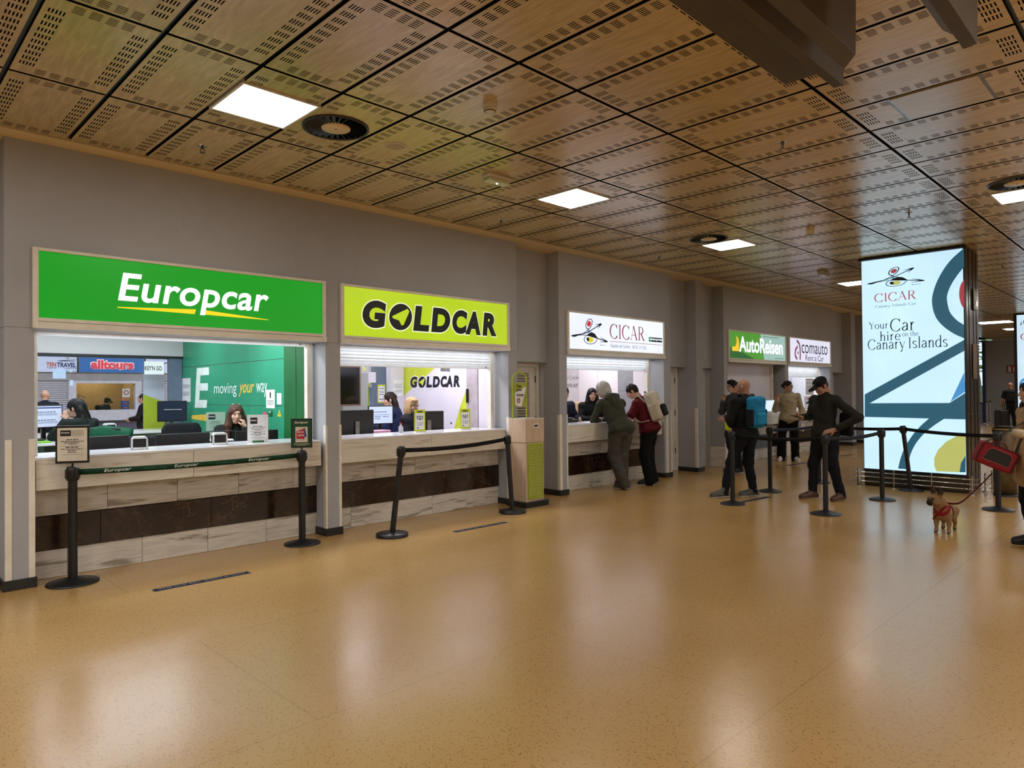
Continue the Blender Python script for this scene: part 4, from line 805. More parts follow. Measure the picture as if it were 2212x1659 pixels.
# document readers on the worktop
def reader(label, x, y, z, rz, s=1):
    t = thing('document_reader', label, 'scanner', (x, y, z), rz)
    sh = MB(); sh.prism([(-.075, .0), (.075, .0), (.07, .105), (.05, .125), (-.05, .125), (-.07, .105)], lambda u, v, q: (u, q, v), -.07, .06); obj('shell', sh, mat('grey_white_plastic', '#cfd2d4', .35), t, .006)
    obj('opening', MB().box(-.058, .058, -.072, -.06, .022, .105), M_black, t, .004); obj('glass_bed', MB().box(-.055, .055, -.13, -.06, .0, .02), MATS['grey_white_plastic'], t, .004); obj('side_panel', MB().box(-.081, -.074, -.045, .035, .015, .1), M_black, t, .004)
    put('side_mark', ribbon(cat_rom([(-.02, .035), (.015, .04), (-.015, .075), (.02, .085)]), .007), M_white, t, (-.081, 0, 0), '-x', .001); return t
reader('white and black document reader left of the big monitor', *(2.123, 7.320, 1.103)[:2], 1.085, -.25); reader('white and black document reader right of the big monitor', *(2.897, 7.320, 1.103)[:2], 1.085, -.25); reader('small document reader on the back counter', *(2.797, 11.000, 1.142)[:2], 1.09, .1)
# chairs
M_chair = fabric('chair_black', '#1c1c1f', .8); M_jacket = fabric('jacket_green', '#0c4a30')
def chair(label, x, y, rz, m=M_chair, seat=.55, top=1.12, jacket=None, w=.46):
    t = thing('office_chair', label, 'chair', (x, y, 0), rz)
    obj('seat', MB().box(-.24, .24, -.22, .24, seat-.08, seat), m, t, .03); b = MB(); b.prism([(-w/2, seat+.1), (w/2, seat+.1), (w/2*.96, top-.08), (w/2*.8, top), (-w/2*.8, top), (-w/2*.96, top-.08)], lambda u, v, q: (u, q, v), -.28, -.21); obj('backrest', b, m, t, .03)
    obj('back_bar', MB().box(-.03, .03, -.3, -.27, seat-.06, seat+.3), M_black, t); obj('column', MB().cyl((0, 0, .08), (0, 0, seat-.08), .03), M_black, t)
    for k in range(5): a = k*2*math.pi/5; l = MB(); l.cbox((.15*math.cos(a), .15*math.sin(a), .07), (.3, .04, .03), Matrix.Rotation(a, 3, 'Z')); l.lathe([(.0, 0), (.025, .01), (.025, .05), (0, .06)], (.29*math.cos(a), .29*math.sin(a), 0), 10); obj('leg', l, M_black, t)
    if jacket:
        v, f = [], []
        j = MB(); n = 12
        for side in (0, 1):
            for i in range(n+1):
                u = -.3+.6*i/n; wv = .012*math.sin(i*1.7); dr = abs(u)*.35
                for (yy, zz) in ((-.19+.04*(1-side), top+.03-dr*.4), (-.17 if not side else -.31+wv, top+.015-dr), (-.13+wv if not side else -.34+wv, top-.25-dr)): v.append((u*(1+.2*(zz < top-.1)), yy if not side else yy, zz))
        for side in (0, 1):
            o = side*(n+1)*3
            for i in range(n):
                for k in range(2): f.append((o+i*3+k, o+i*3+k+1, o+i*3+3+k+1, o+i*3+3+k))
        j.add(v, f, True); o = obj('draped_jacket', j, jacket, t); sd = o.modifiers.new('thick', 'SOLIDIFY'); sd.thickness = .02
    return t
chair('office chair draped with a dark green jacket', *(2.413, 9.450, 1.123)[:2], math.pi+2.6, jacket=M_jacket, top=1.22); chair('black office chair back right of the green jacket, under the navy screen', *(3.165, 9.000, 1.160)[:2], math.pi*.98, top=1.25, w=.5)
chair('low black chair back between the two document readers', *(2.587, 8.600, 1.104)[:2], math.pi*.95, top=1.13); chair('low black chair back beside the framed white notice', *(2.034, 8.550, 1.137)[:2], math.pi*1.05, top=1.11)
chair('beige padded chair behind the bird sign counter', *(10.492, 8.700, 1.149)[:2], math.pi*.9, m=mat('beige_leather', '#cdb592', .45, c2='#c2a985'), seat=.7, top=1.4, w=.5)
# acrylic stands
def stand(label, x, y, z, w, h, card, rz=0, kind='a'):
    t = thing('notice_stand', label, 'notice', (x, y, z), rz); obj('card', MB().box(-w/2, w/2, -.002, .002, .012, h), card, t); obj('foot', MB().box(-w/2, w/2, -.04, .04, 0, .012), M_white, t, .002)
    P = (0, -.002, 0)
    if kind == 'a':
        put('black_label', [[(-w/2+.03, h-.03), (-.005, h-.03), (-.005, h-.1), (-w/2+.03, h-.1)]], M_ink, t, P, '-y', .001); words('label_text', 'Europcar', M_white, t, P, '-y', -w/2+.036, -.012, h-.075, h-.05, .002, bold=.03)
        lines_print('print', [(-.05, .05, h-.13, .007), (-.075, .075, h-.145, .005), (-.06, .06, h-.16, .005), (-.03, .03, h-.172, .005), (-.08, .08, h-.185, .003), (-.04, .04, h-.2, .007), (-.075, .075, h-.215, .005), (-.03, .03, h-.228, .005), (-.07, .07, h-.25, .003)], M_ink, t, P, '-y', .001)
        put('green_tag', [[(-.06, .0), (.06, .0), (.06, .02), (-.06, .02)]], mat('tag_green', '#12703a', .5), t, P, '-y', .045)
    else:
        put('white_area', [[(-w/2+.018, .04), (w/2-.018, .04), (w/2-.018, h-.05), (-w/2+.018, h-.05)]], M_paper, t, P, '-y', .001); put('logo', [[(-w/4, h-.035), (w/4, h-.035), (w/4, h-.02), (-w/4, h-.02)]], M_navy, t, P, '-y', .001)
        lines_print('print', [(-w*.3, w*.3, h*.68, .012), (-w*.3, w*.3, h*.61, .012), (-w*.25, w*.25, h*.54, .012), (-w*.3, w*.3, h*.42, .006), (-w*.25, w*.25, h*.36, .006), (-w*.28, w*.28, h*.3, .006), (-w*.3, -w*.1, h*.18, .012)], M_ink, t, P, '-y', .002)
    return t
stand('white notice stand on the counter in front of the brown haired woman', *(3.307, 7.300, 1.115)[:2], 1.085, .215, .3, M_paper, -.35); stand('grey green notice stand behind the document tray', *(3.711, 9.500, 1.149)[:2], 1.0, .24, .37, mat('sage_card', '#9fb9a4', .6), -.3)
t = thing('side_table', 'small grey side table carrying the sage notice stand', 'table', (3.711, 9.500, 1.149)); t.location.z = 0; obj('top', MB().box(-.19, .15, -.15, .15, .97, 1.0), M_greyp, t); obj('leg', MB().box(-.04, .04, -.04, .04, 0, .97), M_greyp, t)
stand('left lime edged standee beside the blonde woman', *(5.517, 7.300, 1.102)[:2], 1.085, .15, .3, M_lime, -.35, 'b'); stand('right lime edged standee on the second counter', *(6.311, 7.300, 1.090)[:2], 1.085, .15, .29, M_lime, -.35, 'b')
# tray tower, keyboards, papers
t = thing('letter_tray', 'black wire letter tray with papers beside the brown haired woman', 'tray', (3.257, 8.200, 1.101), -.3); t.location.z = .75
for z in (.06, .14, .22, .3): obj('tray', MB().box(-.16, .16, -.12, .12, z, z+.012), M_black, t); obj('paper', MB().box(-.14, .14, -.11, .1, z+.013, z+.025), M_paper, t)
fr = MB()
for sx in (-.16, .16):
    for sy in (-.12, .12): fr.cyl((sx, sy, 0), (sx, sy, .42), .006, n=6)
    fr.tube([(sx, -.12, .42), (sx, .12, .42)], .006, 6)
fr.tube([(-.16, .12, .42), (.16, .12, .42)], .006, 6); obj('wire_frame', fr, M_blackm, t)
t = thing('desk_mat', 'bright green desk mat with a black keyboard at the left pillar', 'desk mat', (1.55, 9.95, 1.05)); obj('mat', MB().box(-.3, .3, -.25, .2, 0, .02), mat('bright_green', '#6fae2a', .5), t, .004)
t = thing('keyboard', 'black keyboard lying on the bright green desk mat', 'keyboard', (1.62, 9.95, 1.07)); obj('case', MB().box(-.2, .2, -.07, .07, 0, .018), M_black, t, .004); k = MB()
for i in range(14):
    for j in range(5): k.box(-.19+i*.0275, -.167+i*.0275, -.06+j*.025, -.04+j*.025, .018, .023)
o = obj('keys', k, mat('key_grey', '#2a2a2c', .5), t); o['kind'] = 'stuff'
# second booth: wall screen, hanging cards, hoop, monitors
t = thing('wall_screen', 'black switched off screen hanging in the second booth', 'screen'); obj('frame', MB().box((5.241, 9.000, 1.950)[0], (5.691, 9.000, 1.957)[0], 9.0, 9.05, 1.42, 2.03), mat('brown_edge', '#5b4433', .5), t); obj('panel', MB().box((5.257, 9.000, 1.951)[0], (5.667, 9.000, 1.957)[0], 8.994, 9.0, 1.45, 2.0), mat('screen_off', '#050505', .12), t); obj('hanger', MB().cyl((5.3, 9.02, 2.03), (5.3, 9.02, 2.78), .01), M_black, t)
for nm, px, d, (xa, ya, za) in (('5', 0, 'left', (5.876, 9.200, 1.987)), ('6', 1, 'right', (6.449, 7.900, 1.938))):
    t = thing('number_card', 'grey hanging card with a lime numeral, %s of the two' % d, 'sign', (xa, ya, 0)); obj('card', MB().box(-.09, .09, 0, .006, 1.92, 2.14), M_greyp, t); words('numeral', nm, M_lime, t, (0, 0, 0), '-y', -.03, .03, 1.955, 2.045, bold=.03); obj('cord', MB().cyl((0, .003, 2.14), (0, .003, 2.78), .003, n=6), M_black, t)
t = thing('hanging_card', 'blank pale card hanging left of the hoop stand', 'sign', (6.224, 9.500, 1.889)); t.location.z = 0; obj('card', MB().box(-.07, .07, 0, .004, 1.78, 1.95), M_lilac, t); obj('cord', MB().cyl((0, .002, 1.95), (0, .002, 2.78), .003, n=6), M_black, t)
def hoop(label, x, y, z, w, h, rz=0):
    t = thing('hoop_stand', label, 'sign stand', (x, y, z), rz); r = w*.4; P = [(-w/2, 0, 0), (-w/2, 0, h-r)] + [(-w/2+r-r*math.cos(a), 0, h-r+r*math.sin(a)) for a in np.linspace(.2, math.pi/2, 5)] + [(w/2-r+r*math.sin(a), 0, h-r+r*math.cos(a)) for a in np.linspace(0, math.pi/2-.2, 5)] + [(w/2, 0, h-r), (w/2, 0, 0)]
    obj('hoop', MB().tube(P, .012, 8), mat('lime_tube', '#a9b92e', .4), t); return t
t = hoop('lime hoop stand with a pale sheet at the back of the second booth', (6.495, 9.850, 1.304)[0], 9.85, 1.09, .24, .7); obj('sheet', MB().box(-.1, .1, -.004, .004, .25, .62), M_pblue, t)
monitor('large black monitor back at the left end of the second counter', *(4.858, 7.800, 1.340)[:2], 1.392, w=.5, h=.34, rz=-.1); monitor('black monitor back between the two lime standees', *(6.046, 7.800, 1.272)[:2], 1.345, w=.46, h=.3, rz=-.35)
t = monitor('bright laptop style screen with a form behind the second counter', *(5.842, 8.700, 1.282)[:2], 1.42, w=.4, h=.28, rz=math.pi-.2, base=.75, screen=S_page); lines_print('page_text', [(-.12, .1, .04, .01), (-.14, .14, .0, .006), (-.1, .0, -.03, .01), (.03, .12, -.03, .01), (-.1, -.02, -.06, .01)], MATS['page_teal'], t, (0, .0175, .53), '+y', .001); obj('riser', MB().box(-.2, .2, -.2, .2, -.03, 0), M_greyp, t)
t = thing('middle_desk', 'small desk carrying the bright form screen', 'desk', (5.842, 8.700, 1.282)); t.location.z = 0; obj('top', MB().box(-.35, .35, -.25, .25, .69, .72), M_white, t); obj('leg', MB().box(-.05, .05, -.05, .05, 0, .69), M_white, t)
t = thing('paper_box', 'flat pink paper box behind the second counter', 'box', (5.397, 8.120, 1.066)); t.location.z = .75; obj('body', MB().box(-.16, .16, -.1, .1, 0, .34), mat('pink_card', '#d79ab8', .6), t, .006)
t = thing('drink_bottle', 'small clear bottle with red cap before the blonde woman', 'bottle', (5.319, 7.450, 1.063)); t.location.z = 1.085; obj('body', MB().lathe([(0, 0), (.03, 0), (.032, .07), (.012, .1), (.012, .11)], n=16), mat('bottle_clear', '#b9bcc4', .15), t); obj('cap', MB().lathe([(.014, .11), (.014, .128), (0, .128)], n=12), mat('red_cap', '#b0252f', .4), t)
t = thing('desk_phone', 'black desk phone at the left end of the bird sign counter', 'phone', (8.824, 7.500, 1.079)); t.location.z = 1.085; obj('body', MB().box(-.1, .1, -.09, .09, 0, .05), M_black, t, .01); obj('handset', MB().box(-.1, -.04, -.1, .1, .05, .085), M_black, t, .012)
t = thing('paper_sheet', 'white form lying before the grey haired man', 'paper', (9.0, 7.2, 1.085), .2); obj('sheet', MB().box(-.15, .15, -.1, .1, 0, .002), M_paper, t)

# ---------------------------------------------------------------- belt stanchions
M_st = mat('stanchion_black', '#0d0e10', .42, c2='#121316'); M_belt = fabric('belt_black', '#0b0b0d', .7, .1); M_beltg = fabric('belt_green', '#0b3a22', .7, .1); M_belti = fabric('belt_slate', '#20242e', .7, .1)
def stanchion(label, x, y, base='dome', H=1.02, lean=(0, 0), r=.18, pr=.032, rz=0):
    t = thing('belt_stanchion', label, 'stanchion', (x, y, 0), 0, 'belt stanchions'); lx, ly = lean
    prof = [(r, 0), (r, .012), (r-.012, .018), (.09, .036), (.045, .05), (0, .052)] if base == 'dome' else [(r, 0), (r, .032), (r-.008, .038), (.05, .038), (.045, .044), (0, .044)]
    obj('base', MB().lathe(prof, n=36), M_st, t); at = lambda z: Vector((lx*z/H, ly*z/H, z))
    obj('pole', MB().cyl(at(.03), at(H-.12), pr, n=18), M_st, t); ax = (at(H)-at(0)).normalized()
    obj('head', MB().lathe([(pr+.004, 0), (pr+.014, .01), (pr+.014, .1), (pr+.006, .12), (0, .122)], at(H-.12), 20, ax), M_st, t)
    hd = MB()
    for a in range(4): R = Matrix.Rotation(a*math.pi/2+rz, 3, 'Z'); hd.cbox(at(H-.06)+R @ Vector((pr+.014, 0, 0)), (.012, .03, .075), R)
    obj('belt_clip', hd, M_st, t); t['_h'] = H; t['_l'] = (lx, ly); return t
def belt(a, b, m=M_belt, sag=.02, tw=0, z=-.05):
    h = lambda s: Vector((s.location.x+s['_l'][0]*.95, s.location.y+s['_l'][1]*.95, s['_h']+z)); A, B = h(a), h(b); d = (B-A).normalized()
    P = [A+d*.045+(B-A-d*.09)*k/14+Vector((0, 0, -sag*4*(k/14)*(1-k/14))) for k in range(15)]; P = [p-Vector(a.location) for p in P]
    o = obj('belt', MB().strap(P, (0, 0, 1), .05, .002), m, a); return P
def facing_cam(x, y): return math.atan2(y, x)-math.pi/2
def top_sign(t, w, h, z, rz, border, fill):
    f = thing('x', '', ''); C.objects.unlink(f); bpy.data.objects.remove(f)
    b = MB(); R = Matrix.Rotation(rz, 3, 'Z'); b.cbox((0, 0, z+h/2), (w, .012, h), R); o = obj('sign_frame', b, border, t, .003)
    obj('sign_stem', MB().cyl((0, 0, z-.05), (0, 0, z), .008, n=10), M_st, t)
    pl = (R @ Vector((1, 0, 0)), Vector((0, 0, 1)), R @ Vector((0, -1, 0))); org = R @ Vector((0, -.006, z)); return o, pl, org
s1 = stanchion('black stanchion holding a framed white notice at the left pillar', 1.465, 6.87, H=1.0, r=.2, pr=.036, rz=.3); s2 = stanchion('black stanchion with a green poster frame at the second pillar', 3.574, 6.82, H=1.0, r=.19, pr=.036)
P = belt(s1, s2, M_beltg, .015)
A, B = Vector(P[0]), Vector(P[-1]); d = (B-A).normalized(); up_ = Vector((0, 0, 1)); up_ = (up_-d*up_.dot(d)).normalized(); nn = d.cross(up_)
for k, c in enumerate((.15, .44, .79)):
    q = A+(B-A)*c; q.z -= .015*4*c*(1-c); o = words('belt_lettering', 'Europcar', mat('belt_print', '#cfd8d0', .6), s1, q, (d, up_, nn), -.11, .11, -.018, .018, .003, shear=.2, bold=.02)
for c in (.3, .62):
    q = A+(B-A)*c; q.z -= .015*4*c*(1-c); words('belt_lettering', 'Europcar', mat('belt_print_dim', '#1c5236', .6), s1, q, (-d, -up_, nn) , -.1, .1, -.016, .016, .003, shear=.2, bold=.02)
o, pl, org = top_sign(s1, .255, .325, 1.03, -.45, M_st, None)
put('notice_sheet', [[(-.112, .02), (.112, .02), (.112, .305), (-.112, .305)]], mat('cream_paper', '#d9d2c2', .7), s1, org, pl, .001); put('black_label', [[(-.09, .285), (-.01, .285), (-.01, .235), (-.09, .235)]], M_ink, s1, org, pl, .002); words('label_text', 'Europcar', M_white, s1, org, pl, -.083, -.017, .255, .272, .003, bold=.03); put('pale_label', [[(-.005, .285), (.085, .285), (.085, .235), (-.005, .235)]], mat('tan_print', '#bcb3a0', .7), s1, org, pl, .002)
lines_print('print', [(-.045, .045, .2, .007), (-.085, .085, .186, .006), (-.06, .05, .174, .006), (-.03, .035, .163, .005), (-.08, .08, .148, .002), (-.05, .045, .135, .008), (-.085, .08, .12, .006), (-.035, .03, .107, .006), (-.035, .03, .092, .006), (-.085, .08, .075, .002)], M_ink, s1, org, pl, .002)
o, pl, org = top_sign(s2, .22, .315, 1.03, -.6, M_st, None)
put('green_poster', [[(-.098, .015), (.098, .015), (.098, .3), (-.098, .3)]], mat('poster_green', '#0d4522', .6), s2, org, pl, .001); words('poster_title', 'Europcar', mat('poster_cream', '#e2e3c8', .6), s2, org, pl, -.07, .07, .255, .285, .002, shear=.2, bold=.02)
put('poster_card', [[(-.063, .06), (.063, .06), (.063, .225), (-.063, .225)]], MATS['cream_paper'], s2, org, pl, .002); put('blue_block', [[(-.05, .17), (.035, .215), (.055, .12), (-.02, .1)]], mat('poster_blue', '#2a4d8f', .6), s2, org, pl, .003); put('red_block', [[(-.053, .18), (.03, .205), (.03, .08), (-.053, .08)]], mat('poster_red', '#b5202c', .6), s2, org, pl, .004)
words('poster_text', 'SERVICIO', M_white, s2, org, pl, -.045, .027, .16, .178, .005, bold=.03); words('poster_text', 'CLIENTE', M_white, s2, org, pl, -.04, .027, .125, .143, .005, bold=.03); words('poster_text', '2024', M_white, s2, org, pl, -.053, .04, .068, .098, .005, bold=.05); lines_print('print', [(-.08, .08, .045, .003), (-.08, .08, .035, .003), (-.05, .05, .026, .003)], MATS['poster_cream'], s2, org, pl, .002)
lean = lambda k: (rt.x*k, rt.y*k)
s3 = stanchion('tilted black stanchion before the second counter', 4.462, 6.432, 'flat', H=1.01, lean=lean(.115)); s4 = stanchion('black stanchion leaning left beside the wooden ticket kiosk', 6.427, 6.49, 'flat', H=1.03, lean=lean(-.06)); belt(s3, s4, M_belt, .03)
s5 = stanchion('black stanchion in front of the bald man, leftmost of the queue', 8.987, 4.662, r=.17); s6 = stanchion('black stanchion right of the blue backpack', 10.472, 4.796, r=.175); s7 = stanchion('black stanchion closest to the camera, before the cap man', 9.046, 3.413, r=.185)
s8 = stanchion('black stanchion before the left part of the tall light box', 10.743, 3.258, r=.175); s9 = stanchion('black stanchion leaning left, close to the light box rail', 12.0, 3.22, r=.175, lean=lean(-.12)); s10 = stanchion('black stanchion behind the red pet carrier', 10.843, 1.889, r=.185); s11 = stanchion('black stanchion hidden behind the cap man', 11.997, 4.627, r=.17)
belt(s5, s7, M_belt, .03); belt(s6, s11, M_belti, .02); belt(s7, s8, M_belti, .03); belt(s11, s9, M_belt, .02); belt(s9, s10, M_belt, .02)
for s in (s5, s6, s7, s8, s10):
    R = Matrix.Rotation(math.pi/2+.9, 3, 'Z'); words('base_print', 'CICAR', mat('base_print', '#c9c9c9', .6), s, (0, 0, .031), (R @ Vector((-1, 0, 0)), R @ Vector((0, -1, -.18)).normalized(), R @ Vector((0, -.2, 1)).normalized()), -.05, .05, .085, .125, .003, bold=.04)

# ---------------------------------------------------------------- floor tapes
M_tape = mat('tape_black', '#0d1018', .8, spec=.15)
def tape(label, x0, y0, x1, y1, txt=True, w=.075):
    L = math.hypot(x1-x0, y1-y0); t = thing('floor_tape', label, 'floor sticker', (x0, y0, 0), math.atan2(y1-y0, x1-x0), 'wait your turn floor stickers')
    obj('strip', MB().box(0, L, -w/2, w/2, .0, .0015), M_tape, t); obj('border', MB().box(-.008, L+.008, -w/2-.006, w/2+.006, 0, .001), mat('tape_edge', '#4a5068', .8, spec=.15), t)
    if txt: words('lettering', 'Wait your turn', mat('tape_white', '#8d929c', .8, spec=.15), t, (0, 0, .0015), '+z', .03, L*.47, -.02, .022, .0006, bold=.02); words('lettering', 'Espere su turno', MATS['tape_white'], t, (0, 0, .0015), '+z', L*.52, L-.03, -.02, .022, .0006, bold=.02)
tape('dark floor strip with white waiting words before the green sign counter', 1.875, 6.1, 2.665, 6.09); tape('dark floor strip between the tilted stanchion and the kiosk', 5.09, 6.09, 5.89, 6.07); tape('dark floor strip under the bald man', 9.2, 4.66, 9.95, 4.58)
tape('thin dark floor strip before the far shop counters', 14.25, 6.15, 15.05, 6.1); tape('farthest dark floor strip, left of the tall light box', 17.05, 6.1, 17.7, 6.0)

# ---------------------------------------------------------------- ticket kiosk
M_oak = mk_wood('kiosk_oak', '#cdb79c', '#b9a186', (7, 7, .8), .45); M_limem = mat('lime_metal', '#a5ae30', .45, c2='#9ba52c')
t = thing('ticket_kiosk', 'pale wooden ticket kiosk with a lime louvred door and black plinth', 'kiosk')
obj('plinth', MB().box(6.763, 7.228, 6.555, 6.945, 0, .075), M_black, t, .004); obj('lower_body', MB().box(6.815, 7.178, 6.605, 6.93, .075, .897), M_oak, t, .002); obj('upper_body', MB().box(6.808, 7.184, 6.598, 6.932, .9, 1.225), M_oak, t, .002); obj('top', MB().box(6.808, 7.184, 6.598, 6.932, 1.226, 1.235), mat('kiosk_top', '#d8d3c6', .4), t)
fr = MB(); x0, x1, z0, z1 = 6.85, 7.16, .11, .885
for q in ((x0, x0+.028, z0, z1), (x1-.028, x1, z0, z1), (x0+.028, x1-.028, z0, z0+.03), (x0+.028, x1-.028, z1-.03, z1)): fr.box(q[0], q[1], 6.592, 6.606, q[2], q[3])
d = obj('door', fr, M_limem, t, .002); sl = MB(); sl.cbox((0, 0, 0), (x1-x0-.056, .016, .0175), Matrix.Rotation(-.35, 3, 'X')); sm = sl.mesh('slat', M_limem)
for k in range(34): link('slat', sm, d, ((x0+x1)/2, 6.602, z0+.042+k*.0208))
obj('slot_label', MB().box(6.96, 7.07, 6.594, 6.598, 1.1, 1.16), M_paper, t); put('slot_print', [[(6.975, 1.115), (7.05, 1.115), (7.06, 1.145), (6.97, 1.142)]], M_ink, t, (0, 6.594, 0), '-y', .001)
t = hoop('lime hoop sign for tickets on top of the wooden kiosk', 6.85, 6.75, 1.235, .272, .645)
b = obj('board', MB().box(-.115, .115, -.006, .006, .17, .5), M_limem, t); P = (0, -.006, 0); put('white_area', [[(-.115, .5), (-.1, .45), (-.1, .19), (-.02, .17), (.03, .17), (.115, .4), (.115, .5)]], M_paper, t, P, '-y', .001); put('lime_band', [[(-.115, .5), (.115, .5), (.115, .45), (-.1, .36), (-.115, .36)]], M_limem, t, P, '-y', .0015)
for k, wd in enumerate(('Take', 'your', 'ticket')): words('lettering', wd, M_ink, t, P, '-y', -.075, (.03, .04, .07)[k], .435-.062*k, .475-.062*k, .003, bold=.03)
put('red_disc', [ell((-.03, .25), .032, .036)], mat('ticket_red', '#a3202c', .5), t, P, '-y', .003); put('hand_mark', [[(-.036, .27), (-.024, .27), (-.024, .252), (-.014, .245), (-.024, .23), (-.038, .23), (-.046, .245), (-.036, .25)]], M_paper, t, P, '-y', .004)

# ---------------------------------------------------------------- tall light box on its column
M_clad = mat('bronze_steel_cladding', '#4a4136', .3, .75, c2='#3f372d', ns=2)
t = thing('light_box_column', 'tall lit advertising column with big teal shapes and dark metal sides', 'advertising column')
for z0, z1 in ((0, .29), (.294, 1.2), (1.204, 2.3), (2.304, 3.2), (3.204, ZC-.01)): obj('cladding', MB().box(12.26, 13.07, 2.5, 3.98, z0, z1), M_clad, t, .004)
obj('front_frame', MB().box(12.2, 12.259, 2.505, 3.975, .255, 3.76), M_black, t, .003); obj('lit_panel', MB().box(12.186, 12.2, 2.522, 3.962, .285, 3.73), glow('lit_ice', '#b7d8ea', 1.3), t); obj('base_skirt', MB().box(12.21, 12.26, 2.51, 3.97, .02, .25), M_clad, t, .003)
obj('top_cap', MB().box(12.15, 12.26, 2.48, 4.0, 3.735, ZC-.012), M_black, t); P = (12.186, 0, 0); L = lambda *Q: [(-q[1], q[2]) for q in Q]
G_teal = glow('lit_teal_blue', '#2c5c70', .95); G_tink = mat('box_ink', '#1d2a33', .5); G_olive = glow('lit_olive', '#b9bd6a', .95); G_sky = glow('lit_sky', '#4b93cf', .95); G_brick = glow('lit_brick', '#a8434c', .9)
CR = lambda *Q: [tuple(q) for q in cat_rom(Q, 6)]
put('teal_arc', [L(*q) for q in ()] + [[a, b, c, d_] for a, b, c, d_ in (lambda o, i: [(o[k], o[k+1], i[k+1], i[k]) for k in range(len(o)-1)])(CR(*L((12.186, 2.504, 3.730), (12.186, 2.695, 3.552), (12.186, 2.841, 3.321), (12.186, 2.926, 3.078), (12.186, 2.935, 2.890), (12.186, 2.887, 2.705), (12.186, 2.795, 2.568), (12.186, 2.661, 2.445), (12.186, 2.517, 2.357))), CR(*L((12.186, 2.502, 3.447), (12.186, 2.582, 3.345), (12.186, 2.669, 3.206), (12.186, 2.726, 3.063), (12.186, 2.734, 2.950), (12.186, 2.705, 2.790), (12.186, 2.651, 2.693), (12.186, 2.592, 2.624), (12.186, 2.514, 2.561))))], G_teal, t, P, '-x', .0015)
put('red_segment', [CR(*L((12.186, 2.504, 3.257), (12.186, 2.554, 3.172), (12.186, 2.574, 3.040), (12.186, 2.557, 2.904), (12.186, 2.511, 2.800)))], G_brick, t, P, '-x', .0015)
put('teal_diagonal', [L((12.186, 2.517, 2.336), (12.186, 2.520, 2.168), (12.186, 3.878, 1.358), (12.186, 3.943, 1.358), (12.186, 3.941, 1.512))], G_teal, t, P, '-x', .0015)
put('teal_bar', [L((12.186, 3.943, 1.365), (12.186, 2.725, 1.376), (12.186, 2.517, 1.528), (12.186, 2.516, 1.128), (12.186, 3.946, 1.138))], G_teal, t, P, '-x', .0016)
put('teal_leg', [[a, b, c, d_] for a, b, c, d_ in (lambda o, i: [(o[k], o[k+1], i[k+1], i[k]) for k in range(len(o)-1)])(CR(*L((12.186, 2.991, 1.146), (12.186, 3.115, 1.019), (12.186, 3.234, 0.869), (12.186, 3.350, 0.664), (12.186, 3.412, 0.497), (12.186, 3.455, 0.315))), CR(*L((12.186, 2.784, 1.143), (12.186, 2.955, 1.009), (12.186, 3.091, 0.874), (12.186, 3.210, 0.701), (12.186, 3.285, 0.505), (12.186, 3.301, 0.312))))], G_teal, t, P, '-x', .0015)
put('blue_wedge', [L((12.186, 2.524, 1.844), (12.186, 2.516, 1.549), (12.186, 2.712, 1.394))], G_sky, t, P, '-x', .0015)
put('olive_blob', [L((12.186, 2.519, 0.910), (12.186, 2.628, 0.878), (12.186, 2.776, 0.779), (12.186, 2.890, 0.644), (12.186, 2.943, 0.512), (12.186, 2.944, 0.396), (12.186, 2.914, 0.312), (12.186, 2.612, 0.321), (12.186, 2.527, 0.341))], G_olive, t, P, '-x', .0015)
put('teal_corner', [L((12.186, 2.524, 0.580), (12.186, 2.586, 0.464), (12.186, 2.606, 0.321), (12.186, 2.528, 0.327))], G_teal, t, P, '-x', .0018)
def R4(a, b): return (-a[1], -b[1], a[2], b[2])
q = R4((12.186, 3.880, 3.281), (12.186, 3.041, 3.550)); bird(t, P, '-x', q[0], q[1], q[2]-.02, q[3]+.02, G_tink, G_brick, G_olive, G_sky, .002)
for body, a, b, m, th in (('CICAR', (12.186, 3.770, 3.023), (12.186, 3.156, 3.169), G_brick, .085), ('Canary Islands Car', (12.186, 3.757, 2.923), (12.186, 3.159, 2.978), G_tink, .08), ('Your', (12.186, 3.868, 2.587), (12.186, 3.572, 2.709), G_tink, .075), ('Car', (12.186, 3.540, 2.526), (12.186, 3.188, 2.738), G_tink, .075),
        ('hire', (12.186, 3.694, 2.384), (12.186, 3.390, 2.546), G_tink, .075), ('on the', (12.186, 3.365, 2.440), (12.186, 3.133, 2.520), G_tink, .075), ('Canary', (12.186, 3.881, 2.195), (12.186, 3.325, 2.422), G_tink, .075), ('Islands', (12.186, 3.274, 2.241), (12.186, 2.735, 2.428), G_tink, .075)):
    q = R4(a, b); serif('lettering', body, m, t, P, '-x', q[0], q[1], q[2], q[3], .0025, thick=th)
led = MB()
for i in range(12):
    for j in range(16):
        for k in range(3): y = 2.6+i*.115; z = .42+j*.205+k*.02; led.box(12.1852, 12.1858, y, y+.006, z, z+.006)
o = obj('led_dots', led, glow('lit_dot', '#d8f0fb', 1.5), t); o['kind'] = 'stuff'
for x in (12.42, 12.7, 12.9): obj('seam', MB().box(x, x+.006, 2.494, 2.5, .02, 3.75), M_black, t)
